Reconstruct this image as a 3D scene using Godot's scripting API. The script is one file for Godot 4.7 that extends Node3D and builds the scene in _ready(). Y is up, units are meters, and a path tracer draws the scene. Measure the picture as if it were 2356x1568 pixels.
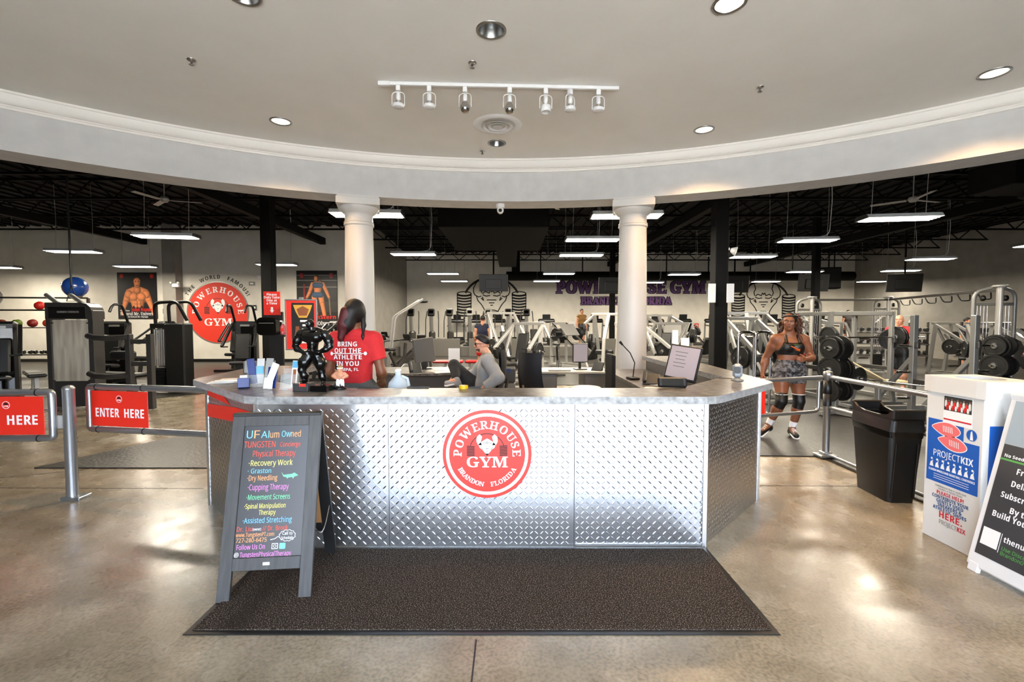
extends Node3D
# A gym lobby: diamond-plate reception desk under a round ceiling, gym hall behind. Units are metres, y is up, the camera looks along -z.

const DECK := 5.25          # underside of the black roof deck
const CEIL := 4.0           # lobby ceiling
const SOFFIT := 3.4         # underside of the curved soffit
const RING := 7.86          # inner radius of the soffit
const RING_C := Vector3(-0.03, 0, 0.83)

var M := {}
var names := {}
var mesh_cache := {}
var rng := RandomNumberGenerator.new()

# ---------------------------------------------------------------- mesh builder
class MB:
	var st := SurfaceTool.new()
	var X := Transform3D()
	func _init() -> void:
		st.begin(Mesh.PRIMITIVE_TRIANGLES)
		st.set_smooth_group(-1)
	func tri(a: Vector3, b: Vector3, c: Vector3) -> void:
		st.add_vertex(X * a); st.add_vertex(X * b); st.add_vertex(X * c)
	func quad(a: Vector3, b: Vector3, c: Vector3, d: Vector3) -> void:
		tri(a, b, c); tri(a, c, d)
	func smooth(on: bool) -> void:
		st.set_smooth_group(0 if on else -1)
	# box with chamfered edges
	func box(c: Vector3, s: Vector3, bv := 0.0, turn := Basis()) -> MB:
		var h := s * 0.5
		if bv <= 0.0:
			var p := []
			for i in 8:
				p.append(c + turn * Vector3(h.x if i & 1 else -h.x, h.y if i & 2 else -h.y, h.z if i & 4 else -h.z))
			quad(p[0], p[1], p[3], p[2]); quad(p[5], p[4], p[6], p[7]); quad(p[4], p[0], p[2], p[6])
			quad(p[1], p[5], p[7], p[3]); quad(p[2], p[3], p[7], p[6]); quad(p[4], p[5], p[1], p[0])
			return self
		bv = minf(bv, minf(h.x, minf(h.y, h.z)) * 0.98)
		var v := []
		for i in 8:
			var sx := 1.0 if i & 1 else -1.0
			var sy := 1.0 if i & 2 else -1.0
			var sz := 1.0 if i & 4 else -1.0
			v.append([c + turn * Vector3(sx * h.x, sy * (h.y - bv), sz * (h.z - bv)), c + turn * Vector3(sx * (h.x - bv), sy * h.y, sz * (h.z - bv)), c + turn * Vector3(sx * (h.x - bv), sy * (h.y - bv), sz * h.z)])
		quad(v[0][2], v[1][2], v[3][2], v[2][2]); quad(v[5][2], v[4][2], v[6][2], v[7][2])
		quad(v[4][0], v[0][0], v[2][0], v[6][0]); quad(v[1][0], v[5][0], v[7][0], v[3][0])
		quad(v[2][1], v[3][1], v[7][1], v[6][1]); quad(v[4][1], v[5][1], v[1][1], v[0][1])
		for e in [[0, 1, 1, 2], [2, 3, 1, 2], [4, 5, 1, 2], [6, 7, 1, 2], [0, 2, 0, 2], [1, 3, 0, 2], [4, 6, 0, 2], [5, 7, 0, 2], [0, 4, 0, 1], [1, 5, 0, 1], [2, 6, 0, 1], [3, 7, 0, 1]]:
			quad(v[e[0]][e[2]], v[e[1]][e[2]], v[e[1]][e[3]], v[e[0]][e[3]])
		for i in 8:
			tri(v[i][0], v[i][1], v[i][2])
		return self
	# rectangular bar from a to b: w across, h in the direction nearest to up
	func bar(a: Vector3, b: Vector3, w: float, h: float, bv := 0.004, up := Vector3.UP) -> MB:
		var d := b - a
		var n := d.normalized()
		var u := up if absf(n.dot(up)) < 0.97 else Vector3.FORWARD
		var side := n.cross(u).normalized()
		var top := side.cross(n).normalized()
		return box((a + b) * 0.5, Vector3(w, h, d.length()), bv, Basis(side, top, -n))
	# round tube along points; r may be a number or an array
	func tube(pts: Array, r, n := 8, caps := true) -> MB:
		var rings := []
		var last := Vector3.ZERO
		var side := Vector3.ZERO
		for i in pts.size():
			var p: Vector3 = pts[i]
			var d: Vector3
			if i == 0: d = (pts[1] - p).normalized()
			elif i == pts.size() - 1: d = (p - pts[i - 1]).normalized()
			else: d = ((p - pts[i - 1]).normalized() + (pts[i + 1] - p).normalized()).normalized()
			if i == 0: side = d.cross(Vector3.UP if absf(d.y) < 0.9 else Vector3.RIGHT).normalized()
			else: side = (side - d * side.dot(d)).normalized()
			var q := d.cross(side)
			var rr: float = r[i] if r is Array else r
			var ring := []
			for k in n:
				var t := TAU * k / n
				ring.append(p + (side * cos(t) + q * sin(t)) * rr)
			rings.append(ring)
		smooth(true)
		for i in rings.size() - 1:
			for k in n:
				var l := (k + 1) % n
				quad(rings[i][k], rings[i + 1][k], rings[i + 1][l], rings[i][l])
		smooth(false)
		if caps:
			for k in range(1, n - 1):
				tri(rings[0][0], rings[0][k], rings[0][k + 1])
				var z: Array = rings[-1]
				tri(z[0], z[k + 1], z[k])
		return self
	# profile of [radius, height] turned round the y axis
	func lathe(pr: Array, n := 24, at := Transform3D(), soft := true) -> MB:
		smooth(soft)
		for i in pr.size() - 1:
			for k in n:
				var a := TAU * k / n
				var b := TAU * (k + 1) / n
				var p0 := at * Vector3(cos(a) * pr[i][0], pr[i][1], sin(a) * pr[i][0])
				var p1 := at * Vector3(cos(b) * pr[i][0], pr[i][1], sin(b) * pr[i][0])
				var q0 := at * Vector3(cos(a) * pr[i + 1][0], pr[i + 1][1], sin(a) * pr[i + 1][0])
				var q1 := at * Vector3(cos(b) * pr[i + 1][0], pr[i + 1][1], sin(b) * pr[i + 1][0])
				if pr[i][0] > 1e-6: tri(p0, p1, q1)
				if pr[i + 1][0] > 1e-6: tri(p0, q1, q0)
		smooth(false)
		return self
	func ball(c: Vector3, r: Vector3, n := 12, turn := Basis()) -> MB:
		var pr := []
		for i in n / 2 + 1:
			var t := PI * i / (n / 2)
			pr.append([maxf(sin(t), 0.0), -cos(t)])
		return lathe(pr, n, Transform3D(turn * Basis.from_scale(r), c))
	# polygon in the xy plane pulled from z = 0 to z = -depth, then placed by at
	func ext(poly: PackedVector2Array, depth: float, at := Transform3D(), soft_side := false) -> MB:
		var idx := Geometry2D.triangulate_polygon(poly)
		for i in range(0, idx.size(), 3):
			var a := poly[idx[i]]; var b := poly[idx[i + 1]]; var c := poly[idx[i + 2]]
			tri(at * Vector3(a.x, a.y, 0), at * Vector3(c.x, c.y, 0), at * Vector3(b.x, b.y, 0))
			if depth > 0.0:
				tri(at * Vector3(a.x, a.y, -depth), at * Vector3(b.x, b.y, -depth), at * Vector3(c.x, c.y, -depth))
		if depth > 0.0:
			smooth(soft_side)
			for i in poly.size():
				var a := poly[i]; var b := poly[(i + 1) % poly.size()]
				quad(at * Vector3(a.x, a.y, 0), at * Vector3(a.x, a.y, -depth), at * Vector3(b.x, b.y, -depth), at * Vector3(b.x, b.y, 0))
			smooth(false)
		return self
	# ring with a rectangular section round the y axis
	func band(r0: float, r1: float, y0: float, y1: float, n := 24, at := Transform3D()) -> MB:
		return lathe([[r0, y0], [r1, y0], [r1, y1], [r0, y1], [r0, y0]], n, at, false)
	func done() -> ArrayMesh:
		st.generate_normals()
		return st.commit()

func circle2(r: float, n: int, c := Vector2.ZERO, sq := 1.0) -> PackedVector2Array:
	var p := PackedVector2Array()
	for k in n:
		p.append(c + Vector2(cos(TAU * k / n) * r, sin(TAU * k / n) * r * sq))
	return p

func rounded2(w: float, h: float, r: float, n := 4) -> PackedVector2Array:
	var p := PackedVector2Array()
	for c in [[w / 2 - r, h / 2 - r, 0], [-w / 2 + r, h / 2 - r, 1], [-w / 2 + r, -h / 2 + r, 2], [w / 2 - r, -h / 2 + r, 3]]:
		for k in n + 1:
			var t: float = PI / 2 * (c[2] + float(k) / n)
			p.append(Vector2(c[0] + cos(t) * r, c[1] + sin(t) * r))
	return p

# turn the builder's +z face towards a direction
func facing(at: Vector3, deg := 0.0, tilt := 0.0) -> Transform3D:
	return Transform3D(Basis(Vector3.UP, deg_to_rad(deg)) * Basis(Vector3.RIGHT, deg_to_rad(tilt)), at)

func bend(pts: Array, r: float, n := 4) -> Array:   # rounds the corners of a path
	var out := [pts[0]]
	for i in range(1, pts.size() - 1):
		var a: Vector3 = pts[i] + (pts[i - 1] - pts[i]).limit_length(r)
		var b: Vector3 = pts[i] + (pts[i + 1] - pts[i]).limit_length(r)
		for k in n + 1:
			var t := float(k) / n
			out.append(a.lerp(pts[i], t).lerp(pts[i].lerp(b, t), t))
	out.append(pts[-1])
	return out

# ---------------------------------------------------------------- scene tree
func numbered(n: String) -> String:
	names[n] = names.get(n, -1) + 1
	return n if names[n] == 0 else "%s_%03d" % [n, names[n]]

func tag(o: Node3D, label: String, category: String, group := "") -> Node3D:
	o.set_meta("label", label); o.set_meta("category", category)
	if group: o.set_meta("group", group)
	return o

func thing(n: String, label: String, category: String, at := Vector3.ZERO, deg := 0.0, group := "") -> Node3D:
	var o := Node3D.new()
	o.name = numbered(n)
	add_child(o)
	o.position = at
	o.rotation_degrees.y = deg
	return tag(o, label, category, group)

func part(n: String, m, material: Material, parent: Node3D = self, label := "") -> MeshInstance3D:
	var o := MeshInstance3D.new()
	o.name = numbered(n) if parent == self else n
	o.mesh = m.done() if m is MB else m
	o.material_override = material
	parent.add_child(o, true)
	if label: o.set_meta("label", label)
	return o

func structure(n: String, m, material: Material, parent: Node3D = self) -> MeshInstance3D:
	var o := part(n, m, material, parent)
	if parent == self: o.set_meta("kind", "structure")
	return o

func room(n: String) -> Node3D:
	var o := Node3D.new()
	o.name = numbered(n)
	add_child(o)
	o.set_meta("kind", "structure")
	return o

func copy(o: Node3D, label: String, at: Vector3, deg := 0.0, group := "") -> Node3D:
	var c: Node3D = o.duplicate()
	var base := String(o.name)
	if base.length() > 4 and base[-4] == "_" and base.right(3).is_valid_int(): base = base.left(-4)
	c.name = numbered(base)
	add_child(c)
	c.position = at
	c.rotation_degrees.y = deg
	c.set_meta("label", label)
	if group: c.set_meta("group", group)
	return c

# ---------------------------------------------------------------- materials
func mat(n: String, col: Color, rough := 0.6, metal := 0.0, spec := 0.5) -> StandardMaterial3D:
	var m := StandardMaterial3D.new()
	m.resource_name = n
	m.albedo_color = col
	m.roughness = rough
	m.metallic = metal
	m.metallic_specular = spec
	M[n] = m
	return m

func noise_tex(freq: float, ramp: Array, size := 512, oct := 4, sd := 1, warp := 0.0) -> NoiseTexture2D:
	var n := FastNoiseLite.new()
	n.seed = sd
	n.frequency = freq
	n.fractal_octaves = oct
	n.noise_type = FastNoiseLite.TYPE_SIMPLEX_SMOOTH
	if warp > 0.0:
		n.domain_warp_enabled = true
		n.domain_warp_amplitude = warp
	var t := NoiseTexture2D.new()
	t.width = size; t.height = size
	t.seamless = true
	t.noise = n
	if ramp:
		var g := Gradient.new()
		g.offsets = PackedFloat32Array(ramp.map(func(a): return a[0]))
		g.colors = PackedColorArray(ramp.map(func(a): return a[1]))
		t.color_ramp = g
	return t

func grain(m: StandardMaterial3D, t: Texture2D, per_metre: float, nrm: Texture2D = null, depth := 0.3, rough: Texture2D = null) -> void:
	if t: m.albedo_texture = t
	m.uv1_triplanar = true
	m.uv1_world_triplanar = true
	m.uv1_scale = Vector3.ONE * per_metre
	if nrm:
		m.normal_enabled = true
		m.normal_texture = nrm
		m.normal_scale = depth
	if rough:
		m.roughness_texture = rough

func bumps(freq: float, strength := 4.0, size := 256, sd := 5) -> NoiseTexture2D:
	var t := noise_tex(freq, [], size, 3, sd)
	t.as_normal_map = true
	t.bump_strength = strength
	return t

func G(v: float, a := 1.0) -> Color:
	return Color(v, v, v, a)

# ---------------------------------------------------------------- lettering
var fonts := {}
func font(kind: String) -> Font:
	if not fonts.has(kind):
		var f := SystemFont.new()
		f.font_names = PackedStringArray(["Droid Serif" if kind.begins_with("serif") else "Droid Sans"])
		f.font_weight = 400 if kind.ends_with("plain") else 700
		fonts[kind] = f
	return fonts[kind]

# writes text centred on at (its x to the right, y up, z out of the surface), cap height about 0.72 em
func letters(b: MB, text: String, at: Transform3D, em: float, kind := "sans bold", fit := 0.0, align := 0, thick := 0.0015) -> void:
	var t := TextMesh.new()
	t.text = text
	t.font = font(kind)
	t.font_size = 48
	t.pixel_size = em / 48.0
	t.depth = thick
	t.curve_step = 2.0
	t.horizontal_alignment = [HORIZONTAL_ALIGNMENT_CENTER, HORIZONTAL_ALIGNMENT_LEFT, HORIZONTAL_ALIGNMENT_RIGHT][align]
	t.vertical_alignment = VERTICAL_ALIGNMENT_CENTER
	var s := Vector3.ONE
	if fit > 0.0:
		var w := t.get_aabb().size.x
		if w > 0.0: s.x = fit / w
	var to := at * Transform3D(Basis.from_scale(s), Vector3(0, 0, thick * 0.5))
	for k in t.get_surface_count():
		var a := t.surface_get_arrays(k)
		var v: PackedVector3Array = a[Mesh.ARRAY_VERTEX]
		var idx = a[Mesh.ARRAY_INDEX]
		if idx:
			for i in idx: b.st.add_vertex(to * v[i])
		else:
			for p in v: b.st.add_vertex(to * p)

# letters standing on a circle; deg0..deg1 run clockwise from straight up; inward = feet outwards
func arc_letters(b: MB, text: String, at: Transform3D, r: float, deg0: float, deg1: float, em: float, kind := "serif bold", feet_out := false) -> void:
	var f := font(kind)
	var w := []
	var total := 0.0
	for ch in text:
		var a: float = f.get_string_size(ch, HORIZONTAL_ALIGNMENT_LEFT, -1, 48).x + 3.0
		w.append(a); total += a
	var run := 0.0
	for i in text.length():
		var deg := lerpf(deg0, deg1, (run + w[i] / 2) / total)
		run += w[i]
		if text[i] == " ": continue
		var a := deg_to_rad(deg)
		var t := Transform3D(Basis(Vector3.BACK, -a + (PI if feet_out else 0.0)), Vector3(sin(a) * r, cos(a) * r, 0))
		letters(b, text[i], at * t, em, kind)

# ---------------------------------------------------------------- bodies: smooth union of tapered bones, meshed as surface nets
class Body:
	var bones := []      # [a, b, ra, rb, flat_end]  or  [centre, radii, basis] for an ellipsoid
	var k := 0.03
	func bone(a: Vector3, b: Vector3, ra: float, rb: float, flat := false) -> Body:
		bones.append([a, b, ra, rb, flat]); return self
	func chain(p: Array, r: Array) -> Body:
		for i in p.size() - 1: bone(p[i], p[i + 1], r[i], r[i + 1])
		return self
	func egg(c: Vector3, r: Vector3, turn := Basis()) -> Body:
		bones.append([c, r, turn.inverse()]); return self
	func build(cell: float, to: SurfaceTool = null, cuts := []) -> ArrayMesh:
		var lo := Vector3.INF
		var hi := -Vector3.INF
		for o in bones:
			if o.size() == 3:
				var m: float = maxf(o[1].x, maxf(o[1].y, o[1].z))
				lo = lo.min(o[0] - Vector3.ONE * m); hi = hi.max(o[0] + Vector3.ONE * m)
			else:
				var m: float = maxf(o[2], o[3])
				lo = lo.min(o[0].min(o[1]) - Vector3.ONE * m); hi = hi.max(o[0].max(o[1]) + Vector3.ONE * m)
		lo -= Vector3.ONE * cell * 3; hi += Vector3.ONE * cell * 3
		var nx := int((hi.x - lo.x) / cell) + 2
		var ny := int((hi.y - lo.y) / cell) + 2
		var nz := int((hi.z - lo.z) / cell) + 2
		var g := PackedFloat32Array()
		g.resize(nx * ny * nz)
		g.fill(9.0)
		for o in bones:
			var a: Vector3
			var b: Vector3
			var m: float
			var egg_shape: bool = o.size() == 3
			var ba := Vector3.ZERO
			var ra := 0.0
			var rb := 0.0
			var inv := 0.0
			var rmin := 0.0
			var dir := Vector3.ZERO
			var flat := false
			var turn := Basis()
			if egg_shape:
				m = maxf(o[1].x, maxf(o[1].y, o[1].z)); a = o[0]; b = o[0]; rmin = minf(o[1].x, minf(o[1].y, o[1].z)); turn = o[2]
			else:
				m = maxf(o[2], o[3]); a = o[0]; b = o[1]; ba = b - a; ra = o[2]; rb = o[3]; inv = 1.0 / maxf(ba.length_squared(), 1e-9); dir = ba.normalized(); flat = o[4]
			var e := Vector3.ONE * (m + k + cell * 1.5)
			var p0 := ((a.min(b) - e - lo) / cell).floor().max(Vector3.ZERO)
			var p1 := ((a.max(b) + e - lo) / cell).ceil()
			for z in range(int(p0.z), mini(int(p1.z), nz)):
				for y in range(int(p0.y), mini(int(p1.y), ny)):
					var at := (z * ny + y) * nx
					for x in range(int(p0.x), mini(int(p1.x), nx)):
						var p := lo + Vector3(x, y, z) * cell - a
						var d: float
						if egg_shape:
							d = ((turn * p) / o[1]).length()
							d = (d - 1.0) * rmin
						else:
							var t := clampf(p.dot(ba) * inv, 0.0, 1.0)
							d = (p - ba * t).length() - ra - (rb - ra) * t
							if flat: d = maxf(d, (p - ba).dot(dir))
						var w := g[at + x]
						var h := k - absf(d - w)
						g[at + x] = minf(d, w) if h <= 0.0 else minf(d, w) - h * h / (4.0 * k)
		var lim := cell * 2.0
		var near := PackedInt32Array()
		if cuts:
			for i in g.size():
				if g[i] < lim: near.append(i)
			for i in near:
				var p := lo + Vector3(i % nx, (i / nx) % ny, i / (nx * ny)) * cell
				for c in cuts: g[i] = maxf(g[i], (p - c[0]).dot(c[1]))
			near.clear()
		for i in g.size():
			if absf(g[i]) < lim: near.append(i)
		# surface nets
		var ids := {}
		var verts := PackedVector3Array()
		var quads := PackedInt32Array()
		var sxy := nx * ny
		for i in near:
			var x := i % nx
			var y := (i / nx) % ny
			var z := i / sxy
			if x >= nx - 1 or y >= ny - 1 or z >= nz - 1: continue
			var v0 := g[i]
			var v := [v0, g[i + 1], g[i + nx], g[i + nx + 1], g[i + sxy], g[i + sxy + 1], g[i + sxy + nx], g[i + sxy + nx + 1]]
			var neg := 0
			for q in 8:
				if v[q] < 0.0: neg += 1
			if neg == 0 or neg == 8: continue
			var sum := Vector3.ZERO
			var cnt := 0
			for ed in [[0, 1], [2, 3], [4, 5], [6, 7], [0, 2], [1, 3], [4, 6], [5, 7], [0, 4], [1, 5], [2, 6], [3, 7]]:
				var f0: float = v[ed[0]]
				var f1: float = v[ed[1]]
				if (f0 < 0.0) != (f1 < 0.0):
					var t := f0 / (f0 - f1)
					var c0 := Vector3(ed[0] & 1, (ed[0] >> 1) & 1, ed[0] >> 2)
					var c1 := Vector3(ed[1] & 1, (ed[1] >> 1) & 1, ed[1] >> 2)
					sum += c0.lerp(c1, t); cnt += 1
			ids[i] = verts.size()
			verts.append(lo + (Vector3(x, y, z) + sum / cnt) * cell)
		for i in ids:
			var s := g[i] < 0.0
			for ax in 3:
				var st0: int = [1, nx, sxy][ax]
				if i + st0 >= g.size() or (g[i + st0] < 0.0) == s: continue
				var s1: int = [nx, sxy, 1][ax]
				var s2: int = [sxy, 1, nx][ax]
				if ids.has(i - s1) and ids.has(i - s2) and ids.has(i - s1 - s2):
					var q := [ids[i], ids[i - s1], ids[i - s1 - s2], ids[i - s2]]
					if s: q.reverse()
					for j in [0, 1, 2, 0, 2, 3]: quads.append(q[j])
		var st := to if to else SurfaceTool.new()
		if to == null: st.begin(Mesh.PRIMITIVE_TRIANGLES)
		st.set_smooth_group(0)
		for j in quads: st.add_vertex(verts[j])
		if to: return null
		st.generate_normals()
		return st.commit()

# ---------------------------------------------------------------- everything, in order
func _ready() -> void:
	rng.seed = 7
	var cam := Camera3D.new()
	cam.name = "camera"
	cam.fov = 72.97
	cam.near = 0.05
	cam.far = 200.0
	cam.position = Vector3(0, 1.6, 0)
	cam.rotation_degrees = Vector3(-2.485, 0, 0)
	add_child(cam)
	var env := Environment.new()
	env.background_mode = Environment.BG_SKY
	var sm := ProceduralSkyMaterial.new()
	sm.sky_top_color = Color(0.7, 0.8, 0.93)
	sm.sky_horizon_color = Color(0.95, 0.96, 0.97)
	sm.ground_bottom_color = Color(0.55, 0.53, 0.5)
	sm.ground_horizon_color = Color(0.7, 0.69, 0.67)
	sm.sky_energy_multiplier = 3.6
	sm.ground_energy_multiplier = 2.0
	var sky := Sky.new()
	sky.sky_material = sm
	env.sky = sky
	env.tonemap_mode = Environment.TONE_MAPPER_LINEAR
	env.tonemap_exposure = 1.25
	env.sdfgi_enabled = true
	env.ssao_enabled = true
	env.ssil_enabled = true
	var we := WorldEnvironment.new()
	we.name = "surroundings"
	we.environment = env
	add_child(we)
	var sun := DirectionalLight3D.new()     # stands high beside the building, lights the pavement outside the storefront
	sun.name = "sun"
	sun.light_energy = 17.0
	sun.light_color = Color(1.0, 0.97, 0.93)
	sun.light_angular_distance = 0.6
	sun.shadow_enabled = true
	sun.rotation_degrees = Vector3(-62, -105, 0)
	add_child(sun)
	materials()
	shell()
	lobby_ceiling()
	hall_lights()
	reception()
	hall_walls()
	people()
	left_equipment()
	middle_equipment()
	right_equipment()
	desk_things()
	lobby_things()
	ceiling_things()

func materials() -> void:
	var conc := mat("polished concrete", Color(1, 1, 1), 0.22, 0.0, 0.5)
	grain(conc, noise_tex(0.006, [[0.0, Color(0.5, 0.455, 0.375)], [0.5, Color(0.58, 0.535, 0.455)], [1.0, Color(0.68, 0.635, 0.555)]], 1024, 7, 3, 0.0), 0.33, bumps(0.01, 0.5, 256, 9), 0.04, noise_tex(0.02, [[0.0, G(0.2)], [1.0, G(0.34)]], 512, 3, 8))
	conc.roughness = 1.0
	var spk := noise_tex(0.25, [[0.0, G(0.75)], [0.6, G(0.98)], [0.8, G(1.0)], [1.0, G(1.0)]], 512, 2, 21)
	conc.detail_enabled = true
	conc.detail_blend_mode = BaseMaterial3D.BLEND_MODE_MUL
	conc.detail_albedo = spk
	conc.detail_uv_layer = BaseMaterial3D.DETAIL_UV_1
	var rub := mat("rubber floor", Color(1, 1, 1), 0.42)
	grain(rub, noise_tex(0.02, [[0.0, Color(0.12, 0.11, 0.095)], [0.5, Color(0.16, 0.15, 0.13)], [1.0, Color(0.22, 0.205, 0.18)]], 512, 5, 4), 0.4, bumps(0.2, 2.0), 0.2)
	mat("joint", G(0.16), 0.8)
	var pl := mat("ceiling plaster", Color(1, 1, 1), 0.9)
	grain(pl, noise_tex(0.01, [[0.0, Color(0.875, 0.865, 0.84)], [1.0, Color(0.895, 0.885, 0.865)]], 512, 4, 6), 0.3, bumps(0.03, 1.0), 0.15)
	var sf := mat("soffit paint", Color(1, 1, 1), 0.75)
	grain(sf, noise_tex(0.012, [[0.0, Color(0.72, 0.715, 0.71)], [0.5, Color(0.745, 0.74, 0.735)], [1.0, Color(0.775, 0.77, 0.765)]], 512, 5, 16, 15.0), 0.6)
	mat("cornice", Color(0.88, 0.865, 0.84), 0.6)
	mat("column paint", Color(0.78, 0.77, 0.755), 0.42)
	var bl := mat("hall paint black", G(0.024), 0.8)
	bl.metallic_specular = 0.35
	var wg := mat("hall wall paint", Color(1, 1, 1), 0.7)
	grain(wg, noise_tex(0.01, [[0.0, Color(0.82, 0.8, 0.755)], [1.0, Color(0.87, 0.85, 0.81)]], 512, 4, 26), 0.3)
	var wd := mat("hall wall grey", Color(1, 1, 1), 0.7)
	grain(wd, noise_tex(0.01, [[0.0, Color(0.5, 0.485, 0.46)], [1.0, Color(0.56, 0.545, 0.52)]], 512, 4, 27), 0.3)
	mat("wood frame black", G(0.1), 0.5)
	mat("white enamel", G(0.86), 0.35)
	mat("chrome", G(0.75), 0.14, 1.0)
	mat("brushed steel", Color(0.62, 0.62, 0.61), 0.32, 1.0)
	mat("silver paint", Color(0.66, 0.67, 0.68), 0.3, 0.85)
	mat("black plastic", G(0.06), 0.42)
	mat("black gloss", G(0.035), 0.12)
	mat("black vinyl", G(0.075), 0.45)
	mat("dark steel", Color(0.245, 0.235, 0.225), 0.42, 0.2)
	mat("frame grey", Color(0.52, 0.515, 0.5), 0.38, 0.35)
	mat("frame light", Color(0.68, 0.67, 0.65), 0.35, 0.3)
	mat("iron plate", G(0.085), 0.45, 0.2)
	mat("sign red", Color(0.86, 0.17, 0.11), 0.45)
	mat("red vinyl", Color(0.72, 0.07, 0.06), 0.4)
	mat("print white", G(0.92), 0.6)
	mat("print black", G(0.05), 0.6)
	mat("paper", Color(0.9, 0.89, 0.86), 0.8)
	mat("grey laminate", Color(0.36, 0.345, 0.33), 0.4)
	mat("screen glass", Color(0.02, 0.02, 0.022), 0.08)
	var gl := mat("clear glass", Color(0.9, 0.95, 0.95, 0.06), 0.02)
	gl.transparency = BaseMaterial3D.TRANSPARENCY_ALPHA
	var ac := mat("clear acrylic", Color(0.93, 0.96, 0.97, 0.12), 0.03)
	ac.transparency = BaseMaterial3D.TRANSPARENCY_ALPHA
	mat("pavement", Color(0.74, 0.72, 0.68), 0.9)

func shell() -> void:
	# lobby and hall ground: one concrete slab, saw-cut joints, rubber flooring laid on it
	var b := MB.new()
	b.box(Vector3(-1.3, -0.15, -11.0), Vector3(41.0, 0.3, 28.4))
	structure("floor", b, M["polished concrete"])
	b = MB.new()
	# saw cuts read as thin dark filler lying flush in the slab
	for l in [[Vector3(-0.18, 0, -2.25), Vector3(-0.17, 0, 3.1)], [Vector3(-7.5, 0, -4.38), Vector3(-2.95, 0, -4.34)], [Vector3(-7.5, 0, -3.7), Vector3(-4.6, 0, -4.9)], [Vector3(2.25, 0, -4.42), Vector3(5.0, 0, -4.38)]]:
		b.bar(l[0], l[1], 0.008, 0.003, 0.0)
	part("floor_joint", b, M["joint"], get_node("floor"))
	var rf := room("floor_rubber")
	var sh := func(pts: Array) -> MB:
		var m := MB.new()
		m.ext(PackedVector2Array(pts), 0.012, Transform3D(Basis(Vector3.RIGHT, -PI / 2), Vector3(0, 0.0125, 0)))
		return m
	part("rubber_sheet", sh.call([Vector2(2.3, 5.43), Vector2(3.62, 5.36), Vector2(3.62, 4.0), Vector2(3.62, 2.6), Vector2(18.0, 2.6), Vector2(18.0, 24.5), Vector2(2.3, 24.5)]), M["rubber floor"], rf)
	part("rubber_sheet", sh.call([Vector2(-5.19, 4.94), Vector2(-2.2, 4.94), Vector2(-2.2, 9.3), Vector2(-3.4, 9.3)]), M["rubber floor"], rf)
	part("rubber_sheet", sh.call([Vector2(-20.5, 4.0), Vector2(-10.8, 5.4), Vector2(-6.79, 10.1), Vector2(-4.0, 11.4), Vector2(2.3, 11.4), Vector2(2.3, 24.5), Vector2(-6.0, 24.5), Vector2(-6.0, 17.9), Vector2(-20.5, 17.9)]), M["rubber floor"], rf)
	# walls
	structure("wall_back", MB.new().box(Vector3(6.2, 2.65, -25.15), Vector3(25.0, 5.3, 0.3)), M["hall wall paint"])
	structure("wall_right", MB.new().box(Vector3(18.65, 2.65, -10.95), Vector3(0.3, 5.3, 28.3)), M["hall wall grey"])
	structure("wall_poster", MB.new().box(Vector3(-13.2, 2.65, -18.15), Vector3(15.6, 5.3, 0.3)), M["hall wall paint"])
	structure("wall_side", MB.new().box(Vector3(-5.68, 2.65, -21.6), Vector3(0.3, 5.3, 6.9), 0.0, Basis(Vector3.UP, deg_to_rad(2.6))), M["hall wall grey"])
	structure("wall_left", MB.new().box(Vector3(-20.95, 2.65, -7.5), Vector3(0.3, 5.3, 21.3)), M["hall wall paint"])
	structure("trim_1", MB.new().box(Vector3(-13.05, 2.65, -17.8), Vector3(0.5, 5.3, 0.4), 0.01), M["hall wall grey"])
	structure("baseboard_back", MB.new().box(Vector3(6.2, 0.06, -24.985), Vector3(24.4, 0.12, 0.03)), M["black plastic"])
	structure("baseboard_poster", MB.new().box(Vector3(-13.2, 0.06, -17.985), Vector3(14.9, 0.12, 0.03)), M["black plastic"])
	# storefront behind the camera
	var z := 3.15
	for w in [["wall_front_left", -11.95, 17.9], ["wall_front_right", 11.6, 14.2]]:
		structure(w[0], MB.new().box(Vector3(w[1], 2.65, z), Vector3(w[2], 5.3, 0.25)), M["hall wall grey"])
	structure("wall_front_head", MB.new().box(Vector3(0.75, 4.4, z), Vector3(7.5, 1.8, 0.25)), M["hall wall grey"])
	for i in 5:
		var w := room("window_%d" % (i + 1))
		var x := -3.0 + 1.5 * i + 0.75
		var f := MB.new()
		f.box(Vector3(x - 0.72, 1.75, z), Vector3(0.06, 3.5, 0.12), 0.006).box(Vector3(x + 0.72, 1.75, z), Vector3(0.06, 3.5, 0.12), 0.006)
		f.box(Vector3(x, 0.05, z), Vector3(1.38, 0.1, 0.12), 0.006).box(Vector3(x, 3.46, z), Vector3(1.38, 0.08, 0.12), 0.006).box(Vector3(x, 2.45, z), Vector3(1.38, 0.06, 0.12), 0.006)
		part("window_frame", f, M["dark steel"], w)
		part("pane", MB.new().box(Vector3(x, 1.26, z), Vector3(1.38, 2.32, 0.01)), M["clear glass"], w)
		part("pane", MB.new().box(Vector3(x, 2.95, z), Vector3(1.38, 0.94, 0.01)), M["clear glass"], w)
	structure("pavement", MB.new().box(Vector3(0, -0.2, 33.4), Vector3(90, 0.3, 60)), M["pavement"])
	# roof deck with corrugations, beams and joists
	var deck := MB.new()
	deck.box(Vector3(-1.3, DECK + 0.2, -11.0), Vector3(41.0, 0.3, 28.8))
	for i in 90:
		deck.box(Vector3(-21.0 + 0.45 * i, DECK + 0.03, -11.0), Vector3(0.2, 0.06, 28.0))
	structure("ceiling_deck", deck, M["hall paint black"])
	var jr := room("ceiling_joists")
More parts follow.
